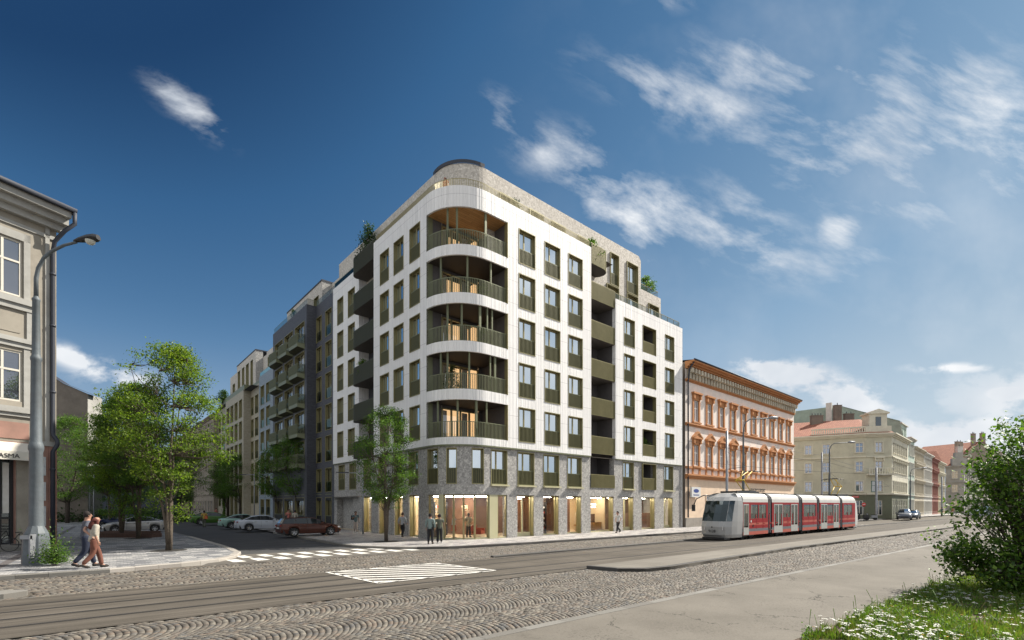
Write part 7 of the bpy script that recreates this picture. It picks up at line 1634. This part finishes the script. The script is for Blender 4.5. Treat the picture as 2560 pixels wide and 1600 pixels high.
def person(label, x, y, heading, H=1.78, z=0., pose='stand', top='cloth_grey', legs='cloth_denim', hair='hair_dark', shoes='shoe_dark', sleeve='short', longhair=False, skirt=None, coat=False, arms=None, skin='skin', lean=0., look=0., bag=None, group=None, jacket=0.):
    t = thing('person', label, 'person', (x, y, z), heading - math.pi / 2, group); s = H / 1.80; t.scale = (s, s, s)
    st = {'stand': dict(LK=(-.1, .02, .50), LA=(-.11, -.02, .09), RK=(.10, .05, .50), RA=(.12, .03, .09)),
          'walk': dict(LK=(-.09, .21, .51), LA=(-.09, .30, .10), RK=(.09, .02, .49), RA=(.09, -.36, .16)),
          'stride': dict(LK=(-.09, .16, .50), LA=(-.09, .24, .09), RK=(.09, -.03, .49), RA=(.09, -.31, .16)),
          'step': dict(LK=(-.08, .13, .5), LA=(-.08, .12, .09), RK=(.08, .05, .5), RA=(.08, -.22, .12))}[pose]
    sh = .195; yl = lean
    A = arms or ('swing' if pose != 'stand' else 'hang')
    arm = {'swing': ((-.27, -.10, 1.17), (-.27, .02, .93), (.27, .02, 1.17), (.25, .20, 1.00)), 'hang': ((-.26, -.02, 1.17), (-.27, .06, .92), (.26, -.02, 1.17), (.26, .06, .92)),
           'chest': ((-.25, -.02, 1.17), (-.27, .05, .92), (.27, .03, 1.18), (.08, .22, 1.30)), 'reach': ((-.25, .02, 1.18), (-.20, .2, 1.0), (.30, .22, 1.34), (.36, .48, 1.45)),
           'pocket': ((-.29, -.03, 1.17), (-.2, .08, .98), (.29, -.03, 1.17), (.2, .08, .98)), 'hug_r': ((-.26, .0, 1.17), (-.25, .10, .93), (.40, -.12, 1.20), (.62, .02, 1.02)),
           'hug_l': ((-.30, -.16, 1.22), (-.52, -.20, 1.10), (.26, .02, 1.17), (.25, .10, .90)), 'fold': ((-.24, .06, 1.16), (.0, .2, 1.18), (.24, .06, 1.16), (.0, .22, 1.1))}[A]
    LE, LW_, RE, RW = [Vector(a) for a in arm]
    P = (0, 0, .96, .125); S1_ = (0, yl * .3, 1.12, .115); S2 = (0, yl * .7, 1.28, .13); CH = (0, yl, 1.42, .12); NK_ = (0, yl + .005, 1.51, .068)
    hd = Vector((0, yl + .03 + look, 1.655)); HB = (0, hd.y - .005, 1.58, .082); HM = (hd.x, hd.y, hd.z, .105); HT = (hd.x, hd.y - .005, hd.z + .08, .085); NOSE = (hd.x, hd.y + .105, hd.z - .01, .012)
    def leg(K, Aa, sg): 
        hip = (sg * .095, 0, .90, .095); an = Vector(Aa); toe = an + Vector((sg * .02, .14, -.05 if an.z < .12 else -.10))
        return hip, (*K, .06), (*an, .042), (*toe, .035)
    Lh, Lk, La, Lt = leg(st['LK'], st['LA'], -1); Rh, Rk, Ra, Rt_ = leg(st['RK'], st['RA'], 1)
    LS, RS = (-sh, yl, 1.45, .062), (sh, yl, 1.45, .062)
    def hand(W_, E_, sg):
        d = (W_ - E_).normalized(); side = Vector((0, 1, 0)) - d * d.y; side = side.normalized() if side.length > .2 else Vector((0, 0, 1)); pm = W_ + d * .055; palm = (*pm, .032)
        ch = [[(*W_, .028), palm]]
        for j, (o_, l_) in enumerate(((-.03, .06), (-.01, .075), (.01, .08), (.03, .07))):
            b0 = pm + d * .03 + side * o_; curl = Vector((-sg, 0, 0)) * .012; ch.append([palm, (*b0, .0105), (*(b0 + d * l_ * .5 + curl * .5), .0095), (*(b0 + d * l_ * .95 + curl * 1.6), .008)])
        tb = pm + side * .035 - d * .01; ch.append([palm, (*tb, .012), (*(tb + side * .02 + d * .035), .0095)]); return ch
    b_ch = [[P, S1_, S2, CH, NK_, HB, HM, HT], [CH, LS, (*LE, .042), (*LW_, .028)], [CH, RS, (*RE, .042), (*RW, .028)], [P, Lh, Lk, La, Lt], [P, Rh, Rk, Ra, Rt_]] + hand(LW_, LE, -1) + hand(RW, RE, 1)
    skin_obj('body', b_ch, skin, t, 1)
    e = .03 + (.02 if coat else 0); g = lambda q, d=e: (*q[:3], q[3] + d); hem = (0, 0, .88 if not coat else .76, .165 + e)
    def arm_c(S_, E_, W_):
        if sleeve == 'short': return [g(S_), (*(Vector(S_[:3]).lerp(E_, .75)), .062)]
        if sleeve == 'half': return [g(S_), (*E_, .062), (*E_.lerp(W_, .35), .052)]
        return [g(S_), (*E_, .06 + e * .4), (*E_.lerp(W_, .93), .042 + e * .3)]
    skin_obj('coat' if coat else 'shirt', [[hem, g(P), g(S1_), g(S2), g(CH), (NK_[0], NK_[1] - .005, 1.49, .08)], [g(CH)] + arm_c(LS, LE, LW_), [g(CH)] + arm_c(RS, RE, RW)], top, t, 1)
    if skirt:
        b = MB(); b.lathe([(.15, 1.0), (.19, .85), (.22, .55)], skirt, 16); b.build('skirt', t)
    else: skin_obj('trousers', [[(0, 0, 1.1, .15), (*P[:3], .165), (*Lh[:3], .125), (*Lk[:3], .088), (La[0], La[1], La[2] - .01, .07)], [(*P[:3], .165), (*Rh[:3], .125), (*Rk[:3], .088), (Ra[0], Ra[1], Ra[2] - .01, .07)]], legs, t, 1)
    for a, tt in ((La, Lt), (Ra, Rt_)):
        an = Vector(a[:3]); to = Vector(tt[:3]); d = to - an; hl = an - Vector((0, .05, .045)); b = MB(); b.tube([hl, an + Vector((0, .0, -.035)), to, to + Vector((0, .05, .0)) + Vector((0, 0, -.005))], [.035, .05, .046, .02], shoes, 10); b.build('shoe', t)
    # hair, ears and face
    if longhair: skin_obj('hair', [[(hd.x, hd.y - .02, hd.z + .085, .08), (hd.x, hd.y - .045, hd.z + .02, .112), (hd.x, hd.y - .09, hd.z - .10, .12), (hd.x, hd.y - .13, hd.z - .24, .13), (hd.x, hd.y - .13, hd.z - .36, .09)], [(hd.x, hd.y - .045, hd.z + .02, .112), (hd.x - .085, hd.y + .0, hd.z - .05, .05), (hd.x - .1, hd.y - .02, hd.z - .2, .055)], [(hd.x, hd.y - .045, hd.z + .02, .112), (hd.x + .085, hd.y, hd.z - .05, .05), (hd.x + .1, hd.y - .02, hd.z - .2, .055)]], hair, t, 1)
    else: skin_obj('hair', [[(hd.x, hd.y + .05, hd.z + .09, .08), (hd.x, hd.y - .015, hd.z + .07, .125), (hd.x, hd.y - .05, hd.z - .01, .115), (hd.x, hd.y - .055, hd.z - .07, .07)]], hair, t, 1)
    for sg in (-1, 1):
        b = MB(); b.tube([(hd.x + sg * .083, hd.y, hd.z - .025), (hd.x + sg * .095, hd.y - .01, hd.z + .015)], .014, skin, 6); b.build('ear', t); b = MB(); b.tube([(hd.x + sg * .032, hd.y + .078, hd.z + .012), (hd.x + sg * .032, hd.y + .086, hd.z + .012)], .009, 'cloth_black', 6); b.build('eye', t)
    b = MB(); b.tube([(hd.x, hd.y + .078, hd.z + .02), (hd.x, hd.y + .105, hd.z - .018), (hd.x, hd.y + .08, hd.z - .024)], [.006, .013, .008], skin, 6); b.build('nose', t)
    b = MB(); b.box(hd.x - .025, hd.x + .025, hd.y + .07, hd.y + .082, hd.z - .052, hd.z - .044, 'cloth_pink'); b.build('mouth', t)
    return t
def bag(label, parent_pos, m='leather_brown', size=(.3, .14, .36), name='backpack', rz=0., strap=True):
    t = thing(name, label, 'bag', parent_pos, rz); a, c, d = size; b = MB(); b.prism([(-a / 2, -c / 2), (a / 2, -c / 2), (a / 2 * .9, c / 2), (-a / 2 * .9, c / 2)], 0, d * .85, m); b.prism([(-a / 2 * .85, -c / 2 * .8), (a / 2 * .85, -c / 2 * .8), (a / 2 * .75, c / 2 * .7), (-a / 2 * .75, c / 2 * .7)], d * .85, d, m); b.build('sack', t)
    if strap:
        for sg in (-1, 1): b = MB(); b.tube([(sg * a * .3, c / 2, .02), (sg * a * .32, c / 2 + .06, d * .5), (sg * a * .3, c / 2, d * .98)], .012, m, 5); b.build('strap', t)
hv = lambda dx, dy: math.atan2(dy, dx)
person('man in grey t-shirt and blue jeans with his arm round the woman beside him', -16.0, 18.32, hv(.6, .8), 2.1, pose='stride', arms='hug_r', lean=.04)
person('woman with long red-brown hair, cream blouse and rust trousers walking arm in arm', -15.42, 18.0, hv(.62, .78), 1.95, pose='stride', top='cloth_cream', legs='cloth_rust', hair='hair_red', sleeve='half', longhair=True, lean=.05, arms='hang')
person('man in dark teal shirt and pale trousers with a backpack near the garage entrance', -12.85, 40.13, hv(.35, -.94), 1.8, pose='step', top='cloth_teal', legs='cloth_beige', shoes='shoe_white', arms='chest', skin='skin_dark'); bag('small dark backpack on the shoulder of the man near the garage entrance', (-13.12, 40.25, 1.08), 'cloth_black', rz=hv(.35, -.94) + math.pi / 2)
person('man in pale blue-grey shirt and black trousers walking away behind the corner tree', -7.85, 34.99, hv(.25, .97), 1.78, pose='step', top='cloth_pale', legs='cloth_black', hair='hair_brown', sleeve='long')
person('man in sage green shirt and black trousers standing at the kerb with his back turned', -4.85, 28.98, hv(.1, 1.), 1.82, top='cloth_sage', legs='cloth_black', sleeve='long', arms='hang')
person('person in patterned olive shirt standing just behind the man at the kerb', -4.38, 29.5, hv(-.2, 1.), 1.78, top='cloth_olive', legs='cloth_black', shoes='shoe_white', arms='hang', skin='skin_dark')
person('man in white t-shirt and black trousers walking left past the wide shop window', 8.8, 40.41, hv(-.80, -.60), 1.8, pose='walk', top='cloth_white', legs='cloth_black', look=.05, lean=.03, arms='pocket')
x, y, _ = F(2.75, 1.95); person('woman in beige hooded coat and dark leggings browsing inside the corner shop', x, y, hv(.3, .95), 1.72, .02, top='coat_beige', legs='cloth_black', hair='hair_dark', sleeve='long', coat=True, arms='fold'); bag('red-brown shopping bag held by the woman in the beige coat', (x + .38, y - .05, .45), 'red_leather', (.42, .16, .4), 'shopping_bag', 0)
x, y, _ = F(1.25, 1.6); person('woman in white top and orange skirt reaching to a shelf inside the corner shop', x, y, hv(.95, .3), 1.68, .02, top='cloth_white', legs='cloth_orange', hair='hair_dark', sleeve='short', skirt='cloth_orange', arms='reach')
person('person in yellow top and grey trousers walking up the side street beside the green car', -31.26, 49.6, hv(-.5, .86), 1.74, pose='step', top='cloth_yellow', legs='cloth_olive', hair='hair_dark', sleeve='short', skin='skin_dark'); bag('orange shoulder bag of the person in the yellow top', (-30.98, 49.5, .88), 'cloth_orange', (.26, .1, .32), 'shoulder_bag')
person('person with bare arms and pink top behind the white car', -23.3, 50.9, hv(.3, -.95), 1.8, top='cloth_pink', legs='cloth_black', sleeve='short', hair='hair_red', arms='chest'); person('person in cream shirt standing right of the pink top behind the white car', -22.35, 50.3, hv(-.3, .95), 1.75, top='cloth_cream', legs='cloth_grey', sleeve='long', hair='hair_dark')
person('person in coral red top behind the bright green car', -43.2, 71.3, hv(1, 0), 1.8, top='cloth_pink', legs='cloth_pink', sleeve='long', hair='hair_red')
x, y = Lw(1.1, 2.4); person('red-haired person in orange on the roof terrace at the rounded corner', x, y, hv(-.5, -.85), 1.7, 23.32, top='cloth_orange', legs='cloth_rust', hair='hair_red', sleeve='short', longhair=True)
person('distant pedestrian in dark clothes in front of the ochre house', 83.6, 95, hv(-1, 0), 1.8, top='cloth_teal', legs='cloth_black', pose='step'); person('distant pedestrian in pink near the far wire pole', 86.6, 96, hv(-1, 0), 1.75, top='cloth_pink', legs='cloth_white')
